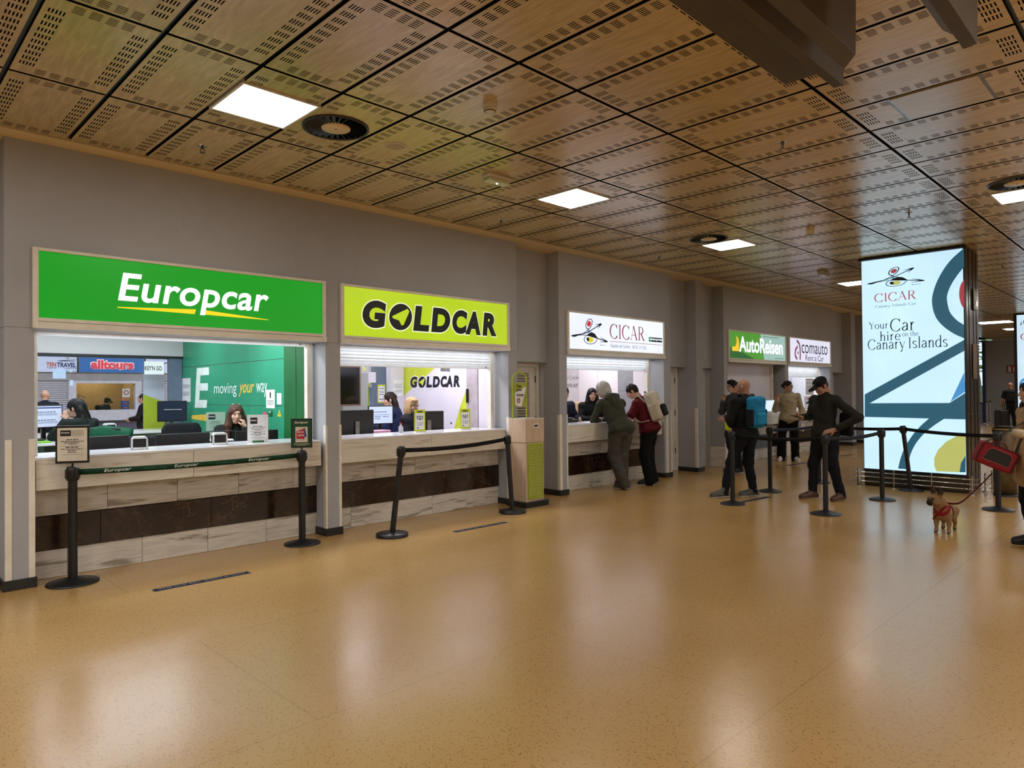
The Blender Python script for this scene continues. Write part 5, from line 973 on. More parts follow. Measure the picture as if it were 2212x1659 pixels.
e = thing('exit_sign', 'small running figure exit sign on the dark column side', 'sign', (12.78, 2.49, 2.83)); obj('plate', MB().box(-.13, .13, -.012, 0, 0, .33), mat('exit_plate', '#5b5a45', .4), e, .004); put('figure', [ell((0, .26), .03, .03), [(-.03, .22), (.05, .22), (.04, .12), (-.02, .12)], [(-.02, .12), (.02, .12), (-.05, .03), (-.08, .04)], [(.0, .12), (.04, .12), (.08, .03), (.05, .02)]], mat('exit_white', '#d9dccb', .5), e, (0, -.012, 0), '-y', .002); put('lamp_dot', [ell((.06, .1), .05, .05)], glow('exit_lamp', '#f3f2dc', 1.2), e, (0, -.012, 0), '-y', .001)
e = thing('taped_notice', 'worn brown notice strip taped to the dark column side', 'notice', (12.72, 2.492, 1.75)); obj('strip', MB().box(-.12, .14, -.004, 0, 0, .55), mat('worn_brown', '#6a584a', .5, c2='#84705e', ns=30), e); put('picture', [[(-.08, .42), (.1, .42), (.1, .53), (-.08, .53)]], mat('worn_orange', '#9a6a48', .5), e, (0, -.004, 0), '-y', .001); put('green_tag', [[(-.1, .02), (.0, .02), (.0, .09), (-.1, .09)]], mat('worn_green', '#5a6a20', .6), e, (0, -.004, 0), '-y', .001)
# low rail round the column foot
t = thing('foot_rail', 'low polished three bar rail around the foot of the column', 'rail')
for z in (.09, .165, .235): obj('bar', MB().tube([(12.05, 4.1, z), (12.05, 2.36, z), (13.15, 2.36, z)], .008, 8), M_chrome, t); obj('bar_tip', MB().cyl((12.05, 4.1, z), (12.05, 4.19, z), .013, .001, 8), M_chrome, t)
for x, y in ((12.05, 4.0), (12.05, 3.48), (12.05, 2.95), (12.05, 2.42), (12.6, 2.36), (13.1, 2.36)):
    r = MB(); r.cyl((x, y, 0), (x, y, .29), .011, n=10); r.lathe([(.045, 0), (.045, .008), (.02, .014)], (x, y, 0), 16); obj('post', r, M_chrome, t)
r = MB(); r.lathe([(.03, 0), (.03, .3), (.0, .31)], (12.05, 4.0, 0), 16); obj('end_post', r, M_steel, t)
# second light box down the hall
t = thing('light_box_column', 'second lit white advertising column cut by the picture edge', 'advertising column'); obj('cladding', MB().box(24.76, 25.6, 2.05, 3.86, 0, ZC-.01), M_clad, t, .004); obj('lit_panel', MB().box(24.68, 24.7, 2.1, 3.78, .3, 3.72), glow('lit_ice2', '#c6dfee', 1.1), t); obj('front_frame', MB().box(24.7, 24.759, 2.05, 3.86, .25, 3.77), M_black, t)
P = (24.68, 0, 0); serif('lettering', 'Canarias', G_brick, t, P, '-x', -3.7, -2.3, 2.98, 3.18, .003); words('small_lettering', '\u00bfP', G_tink, t, P, '-x', -3.7, -3.52, 3.42, 3.56, .003); serif('lettering', 'Nada', G_tink, t, P, '-x', -3.62, -2.9, 2.66, 2.82, .003)
put('blue_disc', [ell((-3.45, 1.68), .3, .24)], G_sky, t, P, '-x', .003); put('pale_band', [ell((-3.45, 1.74), .23, .07)], glow('lit_pale3', '#bcd6ea', 1), t, P, '-x', .004)
# bin, far barrier posts, fire point
t = thing('waste_bin', 'cylindrical steel waste bin behind the red pet carrier', 'bin', (12.35, 2.06, 0)); obj('body', MB().lathe([(0, 0), (.15, 0), (.15, .94), (.15, .96)], n=28), M_steel, t); obj('lid', MB().lathe([(.155, .96), (.155, 1.0), (.11, 1.03), (.0, 1.03)], n=28), M_black, t); obj('base_ring', MB().lathe([(.154, 0), (.154, .03), (.15, .03)], n=28), M_black, t); obj('yellow_band', MB().lathe([(.152, .985), (.1565, .985), (.1565, .995), (.152, .995)], n=28), mat('band_yellow', '#c9a92a', .5), t)
for x, y, lb in ((35.36, 6.52, 'left'), (36.2, 6.55, 'right')):
    t = thing('barrier_post', 'slim steel barrier post at the far end, %s of the pair' % lb, 'stanchion', (x, y, 0), 0, 'far steel barrier posts'); obj('base', MB().lathe([(.2, 0), (.2, .02), (.05, .05), (0, .05)], n=24), M_chrome, t); obj('pole', MB().cyl((0, 0, .04), (0, 0, .95), .04), M_chrome, t); obj('cap', MB().lathe([(.05, .95), (.05, 1.0), (0, 1.01)], n=16), M_black, t)
t = thing('fire_sign', 'red fire equipment sign on the far grey wall', 'sign', (37.98, (38.000, 5.956, 2.428)[1], (38.000, 5.956, 2.428)[2])); obj('plate', MB().box(-.02, 0, -.26, .26, -.17, .17), mat('fire_red', '#b3242c', .5), t); put('icon', [[(-.2, -.13), (-.1, -.13), (-.1, .06), (-.12, .12), (-.2, .12)], [(-.02, -.12), (.03, -.12), (.03, .1), (-.02, .1)]], M_paper, t, (-.02, 0, 0), '-x', .004)
t = thing('fire_extinguisher', 'red fire extinguisher on the far wall beside the travelling man', 'fire extinguisher', (37.85, (37.850, 5.909, 0.480)[1], .7)); obj('body', MB().lathe([(0, 0), (.1, 0), (.1, .55), (.05, .64), (.03, .66)], n=20), MATS['fire_red'], t); obj('valve', MB().lathe([(.035, .66), (.035, .74), (0, .75)], n=12), M_black, t); obj('bracket', MB().box(.08, .13, -.06, .06, .2, .4), M_black, t); put('label', [[(-.05, .15), (.05, .15), (.05, .4), (-.05, .4)]], M_paper, t, (-.102, 0, 0), '-x', .004)
# greenery outside the far window
M_leaf = mat('foliage', '#6f9a1f', .6, c2='#3f6d18', ns=3)
lv = MB(); rnd = random.Random(3)
for k in range(500):
    c = Vector((rnd.uniform(41, 44), rnd.uniform(6, 11), rnd.uniform(1.2, 5.5))); R = Matrix.Rotation(rnd.uniform(0, 6), 3, 'Z') @ Matrix.Rotation(rnd.uniform(-1, 1), 3, 'X'); s = rnd.uniform(.12, .3)
    lv.add([c+R @ Vector(q)*s for q in ((-1, 0, 0), (0, -.35, .1), (1, 0, 0), (0, .35, .1))], [(0, 1, 2, 3)])
o = obj('foliage', lv, M_leaf); tag(o, 'bright green foliage outside the far window', 'foliage'); o['kind'] = 'stuff'
t = thing('garden_tree', 'pale trunk of the tree outside the far window', 'tree', (43, 8.2, 0)); obj('trunk', MB().tube([(0, 0, 0), (.1, .1, 2), (0, .4, 4)], [.16, .12, .06], 10), mat('bark', '#8a7a58', .8), t)
struct('ground', MB().box(38.2, 60, -10, 30, -.2, -.1), mat('garden_ground', '#6f7a58', .9)); struct('garden_wall', MB().box(45, 45.2, 4, 14, -.1, 1.7), mat('teal_fence', '#3f8f98', .6))

# ---------------------------------------------------------------- smooth bodies: blended round cones and ellipsoids, meshed with surface nets
f32 = np.float32
def smin(a, b, k):
    h = np.clip(.5+.5*(b-a)/k, 0, 1); return b*(1-h)+a*h-k*h*(1-h)
def rc(a, b, r1, r2=None): return ('rc', np.array(a, f32), np.array(b, f32), r1, r1 if r2 is None else r2)
def el(c, r, R=None): return ('el', np.array(c, f32), np.array(r, f32), None if R is None else np.array(R, f32))
def bx(c, h, rd=.02, R=None): return ('bx', np.array(c, f32), np.array(h, f32), rd, None if R is None else np.array(R, f32))
def dist(p, P):
    if p[0] == 'rc':
        a, b = p[1], p[2]; ba = b-a; L = float(ba @ ba) or 1e-9; q = P-a; t = np.clip(q @ ba/L, 0, 1)
        return np.linalg.norm(q-t[:, None]*ba, axis=1)-(p[3]+(p[4]-p[3])*t)
    q = P-p[1]
    if p[0] == 'el':
        if p[3] is not None: q = q @ p[3]
        k0 = np.linalg.norm(q/p[2], axis=1); k1 = np.linalg.norm(q/(p[2]*p[2]), axis=1); return k0*(k0-1)/np.maximum(k1, 1e-6)
    if p[4] is not None: q = q @ p[4]
    d = np.abs(q)-(p[2]-p[3]); return np.linalg.norm(np.maximum(d, 0), axis=1)+np.minimum(d.max(1), 0)-p[3]
def bounds(prims):
    lo, hi = [], []
    for p in prims:
        if p[0] == 'rc': r = max(p[3], p[4]); lo.append(np.minimum(p[1], p[2])-r); hi.append(np.maximum(p[1], p[2])+r)
        else: r = float(np.linalg.norm(p[2])) if p[0] == 'bx' else float(p[2].max()); lo.append(p[1]-r); hi.append(p[1]+r)
    return np.min(lo, 0), np.max(hi, 0)
class Blob:
    def __init__(s, k=.03): s.p = []; s.k = k; s.cut = []; s.fn = None
    def add(s, *ps, k=None):
        for q in ps: s.p.append((q, s.k if k is None else k))
        return s
    def sub(s, *ps, k=.01):
        for q in ps: s.cut.append((q, k))
        return s
    def __call__(s, P):
        d = None
        for q, k in s.p: e = dist(q, P); d = e if d is None else smin(d, e, k)
        for q, k in s.cut: d = -smin(-d, dist(q, P), k)
        return s.fn(P, d) if s.fn else d
def surf(f, lo, hi, h, newton=2):
    lo = np.array(lo, f32)-2.2*h; hi = np.array(hi, f32)+2.2*h; n = np.maximum(np.ceil((hi-lo)/h).astype(int)+1, 4)
    ax = [lo[i]+h*np.arange(n[i], dtype=f32) for i in range(3)]
    G = np.stack(np.meshgrid(*ax, indexing='ij'), -1).reshape(-1, 3).astype(f32); D = f(G).reshape(n); S = D < 0
    off = [(i, j, k) for i in (0, 1) for j in (0, 1) for k in (0, 1)]; sl = lambda A, o: A[o[0]:n[0]-1+o[0], o[1]:n[1]-1+o[1], o[2]:n[2]-1+o[2]]
    cnt = sum(sl(S, o).astype(np.int8) for o in off); act = (cnt > 0) & (cnt < 8); I = np.argwhere(act)
    cd = np.stack([D[I[:, 0]+o[0], I[:, 1]+o[1], I[:, 2]+o[2]] for o in off], 1); acc = np.zeros((len(I), 3)); w = np.zeros(len(I))
    for a in range(8):
        for b in range(a+1, 8):
            df = np.subtract(off[b], off[a])
            if np.abs(df).sum() != 1: continue
            m = (cd[:, a] < 0) != (cd[:, b] < 0); t = cd[:, a]/np.where(m, cd[:, a]-cd[:, b], 1)
            acc += np.where(m[:, None], np.array(off[a])+t[:, None]*df, 0); w += m
    V = (lo+h*(I+acc/np.maximum(w, 1)[:, None])).astype(f32)
    for _ in range(newton):
        e = h*.25; g = np.stack([f(V+np.eye(3, dtype=f32)[i]*e)-f(V-np.eye(3, dtype=f32)[i]*e) for i in range(3)], 1)/(2*e); d = f(V)
        st = d/np.maximum((g*g).sum(1), .2); V = V-np.clip(st, -h*.6, h*.6)[:, None]*g
    idx = -np.ones(n-1, int); idx[tuple(I.T)] = np.arange(len(I)); F = []
    for a in range(3):
        b, c = (a+1) % 3, (a+2) % 3; e = np.zeros(3, int); e[a] = 1
        A = S[tuple(slice(0, n[i]-e[i]) for i in range(3))]; B = S[tuple(slice(e[i], n[i]) for i in range(3))]
        E = np.argwhere(A != B); ok = (E[:, b] > 0) & (E[:, c] > 0) & (E[:, b] < n[b]-1) & (E[:, c] < n[c]-1); E = E[ok]; ins = A[tuple(E.T)]
        q = []
        for db, dc in ((0, 0), (-1, 0), (-1, -1), (0, -1)):
            T = E.copy(); T[:, b] += db; T[:, c] += dc; q.append(idx[tuple(T.T)])
        q = np.stack(q, 1); q[~ins] = q[~ins][:, ::-1]; F.append(q[:, ::-1] if False else q)
    return V, np.concatenate(F)
def to_mesh(name, parts, m, mi=None):
    me = bpy.data.meshes.new(name); V = np.concatenate([p[0] for p in parts]); o = 0; Fs = []; M_ = []
    for k, p in enumerate(parts): Fs.append(p[1]+o); o += len(p[0]); M_ += [0 if mi is None else mi[k]]*len(p[1])
    F = np.concatenate(Fs); me.vertices.add(len(V)); me.vertices.foreach_set('co', V.astype(f32).ravel()); me.loops.add(F.size); me.loops.foreach_set('vertex_index', F.ravel().astype(np.int32))
    me.polygons.add(len(F)); me.polygons.foreach_set('loop_start', np.arange(0, F.size, 4, dtype=np.int32)); me.polygons.foreach_set('use_smooth', np.ones(len(F), bool))
    for q in (m if isinstance(m, (list, tuple)) else [m]): me.materials.append(q)
    if mi is not None: me.polygons.foreach_set('material_index', np.array(M_, np.int32))
    me.update(calc_edges=True); me.validate(); return me
def blob(name, B, m, parent, h, lo=None, hi=None, **kw):
    l, u = bounds([q for q, _ in B.p]); o = link(name, to_mesh(name, [surf(B, l if lo is None else lo, u if hi is None else hi, h)], m), parent); return o
def fold(amp, fr, ph=0):
    def g(P, d): return d+amp*(np.sin(P[:, 2]*fr+3*np.sin(P[:, 0]*fr*.45+ph)+2*np.sin(P[:, 1]*fr*.5))*.6+.4*np.sin(P[:, 0]*fr*.9+P[:, 2]*fr*.4+2*np.sin(P[:, 1]*fr*.8+ph))+.3*np.sin(P[:, 2]*fr*2.4+4*np.sin(P[:, 0]*fr*.3+ph)+3*np.sin(P[:, 1]*fr*.35)))
    return g

JT = dict(pel=(0, 0, .95), nb=(0, -.01, 1.46), hd=(0, .035, 1.625), lsh=(-.185, -.005, 1.405), rsh=(.185, -.005, 1.405), lel=(-.245, -.03, 1.13), rel=(.245, -.03, 1.13), lwr=(-.25, .06, .89), rwr=(.25, .06, .89),
          lhip=(-.09, 0, .91), rhip=(.09, 0, .91), lkn=(-.105, .03, .5), rkn=(.105, .03, .5), lan=(-.11, -.03, .095), ran=(.11, -.03, .095), lto=(-.135, .13, .035), rto=(.135, .13, .035))
SIT = dict(pel=(0, 0, .62), nb=(0, .05, 1.12), hd=(0, .11, 1.28), lsh=(-.18, .045, 1.07), rsh=(.18, .045, 1.07), lel=(-.24, .12, .83), rel=(.24, .12, .83), lwr=(-.14, .36, .84), rwr=(.14, .36, .84),
           lhip=(-.09, .02, .6), rhip=(.09, .02, .6), lkn=(-.12, .43, .6), rkn=(.12, .43, .6), lan=(-.12, .4, .18), ran=(.12, .4, .18), lto=(-.13, .55, .13), rto=(.13, .55, .13))
def frame3(x, z):
    z = z/np.linalg.norm(z); x = x-z*(x @ z); x /= np.linalg.norm(x); y = np.cross(z, x); return np.stack([x, y, z], 1)
def hand_parts(wr, d, nrm, side, curl=.5, s=1.0, h=.0045):
    """palm, four bent fingers, thumb; d = pointing direction, nrm = palm normal, side = +1 right / -1 left"""
    d = d/np.linalg.norm(d); nrm = nrm-d*(nrm @ d); nrm /= np.linalg.norm(nrm); lat = np.cross(d, nrm)*side
    B = Blob(.008); W = np.array(wr, float); R = np.stack([lat, d, nrm], 1)
    B.add(rc(W-d*.03*s, W+d*.015*s, .026*s, .025*s), el(W+d*.05*s, (.04*s, .052*s, .016*s), R), k=.02)
    for i, (o, L) in enumerate(((-.029, .066), (-.010, .074), (.009, .070), (.027, .056))):
        p = W+d*.088*s+lat*o*s; a = 0
        for j, fr in enumerate((.42, .33, .25)):
            a += curl*(.55, .75, .5)[j]; q = p+(d*math.cos(a)+nrm*math.sin(a))*L*1.15*fr*s; r0 = .0092-.001*j; B.add(rc(p, q, r0*s, (r0-.001)*s), k=.004); p = q
    p = W+d*.03*s-lat*.034*s; q = p+(d*.6-lat*.75+nrm*.25)*.035*s; r = q+(d*.9-lat*.15+nrm*(.15+.5*curl))*.03*s
    B.add(rc(p, q, .013*s, .0105*s), rc(q, r, .0105*s, .008*s), k=.008); l, u = bounds([x for x, _ in B.p]); return surf(B, l, u, h*s)
SK = {'fair': '#c7a28c', 'tan': '#a98069', 'pink': '#c9a08e', 'deep': '#8f6a54'}
def person(label, x, y, rz, h=1.75, pose=None, base=JT, z=0, look=(0, 1, -.1), sk='fair', hair=None, hc='#2a1d15', top='#333333', tk='sweater', sleeve='long', bot='#15161a', shoe='#1a1a1a', sole='#c9c5bd', glasses=False, beard=None, cap=None, fat=1.0, q=1.0, curl=.5, hood=None, coat=0, palm=None, wide=1.0, extra=None):
    t = thing('person', label, 'person', (x, y, z), rz); s = h/1.75; J = {k: np.array(v, float)*s for k, v in {**base, **(pose or {})}.items()}; A = lambda k: J[k]
    spine = A('nb')-A('pel'); lat = A('rsh')-A('lsh'); R = frame3(lat, spine); up_s = R[:, 2]; fwd = R[:, 1]; L = np.linalg.norm(spine); pt = lambda u, f=0: A('pel')+up_s*L*u+fwd*f
    def torso(B, o, k=.06):
        B.add(el(pt(.0), (.165*s*fat+o, .118*s*fat+o, .13*s+o), R), el(pt(.3, .01*fat), (.142*s*fat+o, .108*s*fat+o, .16*s+o), R), el(pt(.66, .005), (.168*s+o, .118*s+o, .19*s+o), R), el(pt(.88, -.01), (.13*s+o, .075*s+o, .075*s+o), R), k=k*s)
    def arm(B, S, o, end=1.0, k=.03):
        a, e, w = A(S+'sh'), A(S+'el'), A(S+'wr'); mid = a+(pt(.8)-a)*.45
        B.add(rc(mid, a, .06*s+o, .056*s+o), k=.05*s)
        if end <= .5: B.add(rc(a, a+(e-a)*end*2, .053*s+o, .05*s+o*1.4), k=k*s); return
        B.add(rc(a, e, .053*s+o, .042*s+o), rc(e, e+(w-e)*min(1, (end-.5)*2), .043*s+o, .03*s+o), k=k*s)
    def leg(B, S, o, k=.04):
        B.add(rc(A(S+'hip'), A(S+'kn'), .09*s*fat+o, .06*s+o), rc(A(S+'kn'), A(S+'an')-np.array((0, 0, .0 if o == 0 else .02*s)), .058*s+o*1.0, .043*s+o*(1 if o == 0 else 1.0)), k=k*s)
    # skin: one body surface, head and hands at finer resolution
    ld = np.array(look, float); ld /= np.linalg.norm(ld); hx = np.cross(ld, (0, 0, 1)); hx /= np.linalg.norm(hx); H = np.stack([hx, ld, np.cross(hx, ld)], 1); c = A('hd'); hp = lambda a, b, d: c+H @ (np.array((a, b, d))*s)
    he = lambda a, r: el(hp(*a), np.array(r)*s, H)
    B = Blob(.04*s); torso(B, 0); [arm(B, S, 0) for S in 'lr']; [leg(B, S, 0) for S in 'lr']; [B.add(rc(A(S+'an'), A(S+'to'), .034*s, .02*s)) for S in 'lr']; B.add(rc(A('nb')-up_s*.03*s, hp(0, -.025, -.06), .06*s, .05*s), k=.04*s)
    l, u = bounds([p for p, _ in B.p]); parts = [surf(B, l, u, .024*s*q, 1)]
    F = Blob(.02*s); F.add(he((0, -.012, .03), (.074, .094, .088)), he((0, .024, -.035), (.053, .068, .075)), he((0, .05, -.085), (.034, .034, .026)), k=.03*s)
    F.add(rc(hp(0, -.03, -.05), hp(0, -.04, -.12), .05*s, .052*s), k=.03*s); F.add(rc(hp(0, .088, .012), hp(0, .108, -.022), .008*s, .0125*s), k=.012*s); F.add(he((-.012, .1, -.028), (.009, .01, .008)), he((.012, .1, -.028), (.009, .01, .008)), k=.006*s)
    F.add(rc(hp(-.03, .079, .033), hp(.03, .079, .033), .01*s), k=.018*s); F.add(rc(hp(-.018, .093, -.053), hp(.018, .093, -.053), .007*s), rc(hp(-.013, .091, -.064), hp(.013, .091, -.064), .008*s), k=.006*s)
    for sx in (-1, 1): F.add(he((sx*.075, -.008, -.005), (.011, .02, .032)), k=.008*s); F.sub(he((sx*.03, .098, .012), (.017, .014, .011)), k=.012*s); F.add(he((sx*.036, .062, -.028), (.022, .022, .022)), k=.02*s)
    l, u = bounds([p for p, _ in F.p]); parts.append(surf(F, l, u, .0062*s*q))
    for S, sd in (('l', -1), ('r', 1)):
        d = A(S+'wr')-A(S+'el'); pn = np.array((palm or {}).get(S, (-sd*.8, .25, -.2)), float); dv = np.array((palm or {}).get(S+'d', d), float); parts.append(hand_parts(A(S+'wr'), dv, pn, sd, (palm or {}).get(S+'c', curl), s, .0052*q))
    link('body', to_mesh('body', parts, skin('skin_'+sk, SK[sk])), t)
    for sx in (-1, 1):
        e = MB(); cc = hp(sx*.03, .0772, .0105); e.lathe([(.0, -.0105*s), (.0075*s, -.0075*s), (.0105*s, 0), (.0075*s, .0075*s), (0, .0105*s)], cc, 12, H[:, 1], mi=0); e.lathe([(.007*s, .0084*s), (.004*s, .0106*s), (0, .0113*s)], cc, 10, H[:, 1], mi=1); obj('eye', e, [mat('eye_white', '#d8d4cc', .2), mat('iris_dark', '#2a1a10', .2)], t)
        b = MB(); b.tube([hp(sx*.014, .096, .034), hp(sx*.03, .094, .039), hp(sx*.048, .08, .034)], [.0016*s, .0024*s, .0014*s], 6); obj('eyebrow', b, mat('brow_'+hc, hc if hair or cap else '#5a4636', .8), t)
    m = MB(); m.tube([hp(-.02, .0945, -.058), hp(0, .1005, -.057), hp(.02, .0945, -.058)], [.002*s, .0045*s, .002*s], 6); obj('mouth', m, mat('lips', '#8a4a42', .5), t)
    # clothes
    tm = fabric('cloth_'+top+tk, top, .85); G = Blob(.04*s); o = {'sweater': .018, 'shirt': .012, 'jacket': .026, 'coat': .03}[tk]*s; torso(G, o); end = .5 if sleeve == 'short' else .93
    if sleeve == 'short': end = .36
    [arm(G, S, o*(.85 if sleeve != 'short' else 1), end) for S in 'lr']; G.add(rc(pt(.93), A('nb')+up_s*.012*s, .075*s, .067*s), k=.03*s)
    if hood: G.add(el(A('nb')-fwd*.085*s-up_s*.005*s, (.135*s, .07*s, .08*s), R), el(A('nb')-fwd*.125*s-up_s*.1*s, (.085*s, .045*s, .11*s), R), rc(A('nb')-R[:, 0]*.1*s-fwd*.03*s, A('nb')-R[:, 0]*.05*s+fwd*.09*s-up_s*.07*s, .035*s, .025*s), rc(A('nb')+R[:, 0]*.1*s-fwd*.03*s, A('nb')+R[:, 0]*.05*s+fwd*.09*s-up_s*.07*s, .035*s, .025*s), k=.012*s)
    if coat:
        for S in 'lr': G.add(rc(A(S+'hip'), A(S+'hip')+(A(S+'kn')-A(S+'hip'))*coat, .125*s, .135*s), k=.08*s)
        G.add(el(A('pel'), (.19*s, .15*s, .16*s), R), k=.05*s)
    else: G.add(el(pt(-.06), (.188*s*fat+o, .14*s*fat+o, .1*s), R), el(pt(.06), (.17*s*fat+o, .125*s*fat+o, .12*s), R), k=.03*s)
    G.fn = fold(.0055*s, 24/s, x); l, u = bounds([p for p, _ in G.p]); link('coat' if coat else ('hoodie' if hood else 'top'), to_mesh('top', [surf(G, l, u, .014*s*q)], tm), t)
    bm = fabric('cloth_'+bot, bot, .9, .25); G = Blob(.035*s); G.add(el(A('pel')-up_s*.035*s, (.166*s*fat, .122*s*fat, .12*s), R)); [leg(G, S, .016*s*min(wide, 1.3)) for S in 'lr']
    if wide > 1.2: [G.add(rc(A(S+'kn'), A(S+'an')+np.array((0, 0, -.03*s)), .075*s, .085*s)) for S in 'lr']
    G.fn = fold(.006*s, 22/s, y); l, u = bounds([p for p, _ in G.p]); link('trousers', to_mesh('trousers', [surf(G, l, u, .016*s*q)], bm), t)
    for S in 'lr':
        a, b = A(S+'an'), A(S+'to'); fl = min(b[2]-.035*s, a[2]-.095*s+.0*s); G = Blob(.03*s); dn = b-a; n_ = dn.copy(); n_[2] = 0; n_ /= max(np.linalg.norm(n_), 1e-6)
        heel = a-n_*.035*s+np.array((0, 0, -.05*s)); G.add(rc(heel, b, .049*s, .042*s), rc(a, b, .048*s, .036*s), rc(a+np.array((0, 0, .02*s)), a+np.array((0, 0, -.035*s)), .05*s, .05*s))
        ax = frame3(np.cross(b-heel, (0, 0, 1)), np.cross(np.cross(b-heel, (0, 0, 1)), b-heel)); zz = ax[:, 2]; bot_ = lambda P, ref=b-zz*.032*s: (P-ref) @ zz
        f1 = (lambda G_, bt: (lambda P: np.maximum(G_(P), -bt(P))))(G, bot_); l, u = bounds([p for p, _ in G.p]); o_ = link('shoe', to_mesh('shoe', [surf(f1, l, u, .009*s*q)], mat('shoe_'+shoe, shoe, .5)), t)
        f2 = (lambda G_, bt: (lambda P: np.maximum(np.maximum(G_(P)-.004*s, bt(P)-.014*s), -bt(P)-.002*s)))(G, bot_); o2 = link('sole', to_mesh('sole', [surf(f2, l-.01, u+.01, .008*s*q)], mat('sole_'+sole, sole, .6)), o_)
    # hair, beard, glasses, cap
    hm = fabric('hair_'+hc, hc, .55, .6)
    if hair:
        G = Blob(.02*s); cut = he((0, .1, -.05), (.068, .06, .105))
        if hair in ('short', 'messy'): G.add(he((0, -.016, .036), (.083, .1, .092)), he((0, -.06, -.01), (.07, .05, .07))); G.sub(he((0, .1, -.03), (.075, .065, .085)), k=.015*s)
        if hair == 'messy': G.add(he((0, .055, .1), (.055, .045, .035)), he((.03, .0, .115), (.05, .05, .03)))
        if hair == 'shag': G.add(he((0, -.018, .036), (.092, .11, .1)), he((0, -.06, -.04), (.088, .065, .1)), he((-.07, .0, -.03), (.025, .05, .07)), he((.07, .0, -.03), (.025, .05, .07))); G.sub(cut, k=.015*s)
        if hair == 'bob': G.add(he((0, -.016, .036), (.09, .108, .098)), he((-.072, -.01, -.06), (.032, .065, .1)), he((.072, -.01, -.06), (.032, .065, .1)), he((0, -.07, -.05), (.08, .05, .1)), he((.03, .07, .09), (.06, .04, .03))); G.sub(he((0, .11, -.06), (.055, .07, .11)), k=.015*s)
        if hair in ('long', 'longback'):
            G.add(he((0, -.016, .036), (.088, .106, .096)))
            for sx in (-1, 1):
                if hair == 'long': G.add(rc(hp(sx*.07, .0, .02), hp(sx*.095, .03, -.14), .035*s, .045*s), rc(hp(sx*.095, .03, -.14), hp(sx*.1, .075, -.3), .045*s, .028*s))
                G.add(rc(hp(sx*.045, -.07, .0), hp(sx*.055, -.09, -.2), .05*s, .055*s), rc(hp(sx*.055, -.09, -.2), hp(sx*.04, -.1, -.36), .055*s, .03*s))
            G.sub(he((0, .115, -.045), (.06, .08, .108)), k=.015*s)
        if hair == 'bun': G.add(he((0, -.016, .034), (.081, .101, .091)), he((0, -.06, -.01), (.066, .05, .065)), he((0, -.135, .015), (.04, .036, .04))); G.sub(he((0, .1, -.04), (.075, .065, .095)), k=.015*s)
        if hair == 'fringe': G.add(he((0, -.016, .034), (.074, .088, .05)), he((0, -.07, -.03), (.072, .035, .05))); G.sub(he((0, .05, .06), (.08, .11, .07)), k=.01*s)
        if extra == 'pony': G.add(rc(hp(0, -.1, .05), hp(0, -.16, -.05), .04*s, .045*s), rc(hp(0, -.16, -.05), hp(.0, -.14, -.32), .045*s, .025*s))
        g0 = fold(.004*s, 55/s, x+1); Hi = H.copy(); c0 = c.copy(); G.fn = lambda P, d: d+.0045*s*np.sin(60/s*((P-c0) @ Hi[:, 0])+8*np.sin(12/s*((P-c0) @ Hi[:, 1]))+4*np.sin(9/s*((P-c0) @ Hi[:, 2])))
        l, u = bounds([p for p, _ in G.p]); link('hair', to_mesh('hair', [surf(G, l, u, .0075*s*q)], hm), t)
    if beard:
        G = Blob(.02*s); G.add(he((0, .03, -.065), (.062, .072, .05))); G.sub(he((0, .1, -.055), (.024, .03, .014)), k=.008*s); G.sub(he((0, .06, .0), (.09, .09, .045)), k=.02*s); l, u = bounds([p for p, _ in G.p]); link('beard', to_mesh('beard', [surf(G, l, u, .007*s*q)], fabric('beard_'+beard, beard, .8)), t)
    if glasses:
        g = MB()
        for sx in (-1, 1): g.tube([hp(sx*.032+.023*math.cos(a), .103-.006*abs(math.cos(a)+sx*.6), .008+.018*math.sin(a)) for a in np.linspace(0, 2*math.pi, 14, endpoint=False)], .0022*s, 5, True); g.tube([hp(sx*.055, .094, .012), hp(sx*.08, .04, .012), hp(sx*.083, -.01, .004)], .002*s, 5)
        g.tube([hp(-.01, .105, .012), hp(.01, .105, .012)], .0022*s, 5); obj('glasses', g, M_black, t)
    if cap:
        G = Blob(.02*s); G.add(he((0, -.012, .062), (.09, .108, .072)), k=.02*s); G.sub(el(hp(0, -.01, -.02), np.array((.12, .14, .052))*s, H), k=.008*s); G2 = Blob(.01*s); G2.add(el(hp(0, .125, .045), np.array((.072, .085, .012))*s, H), k=.01)
        f = lambda P: np.minimum(G(P), G2(P)); l, u = bounds([p for p, _ in G.p+G2.p]); cp = link('cap', to_mesh('cap', [surf(f, l, u, .0065*s*q)], fabric('cap_'+cap, cap, .8, .1)), t)
        d = MB(); d.lathe([(.009*s, 0), (.006*s, .004*s), (0, .005*s)], hp(0, .091, .085), 10, H[:, 1]); obj('cap_badge', d, M_paper, cp)
    t['_s'] = s; return t, J, H, R, pt
def to_world(t, p): c, s_ = math.cos(t.rotation_euler.z), math.sin(t.rotation_euler.z); return Vector((t.location.x+c*p[0]-s_*p[1], t.location.y+s_*p[0]+c*p[1], t.location.z+p[2]))

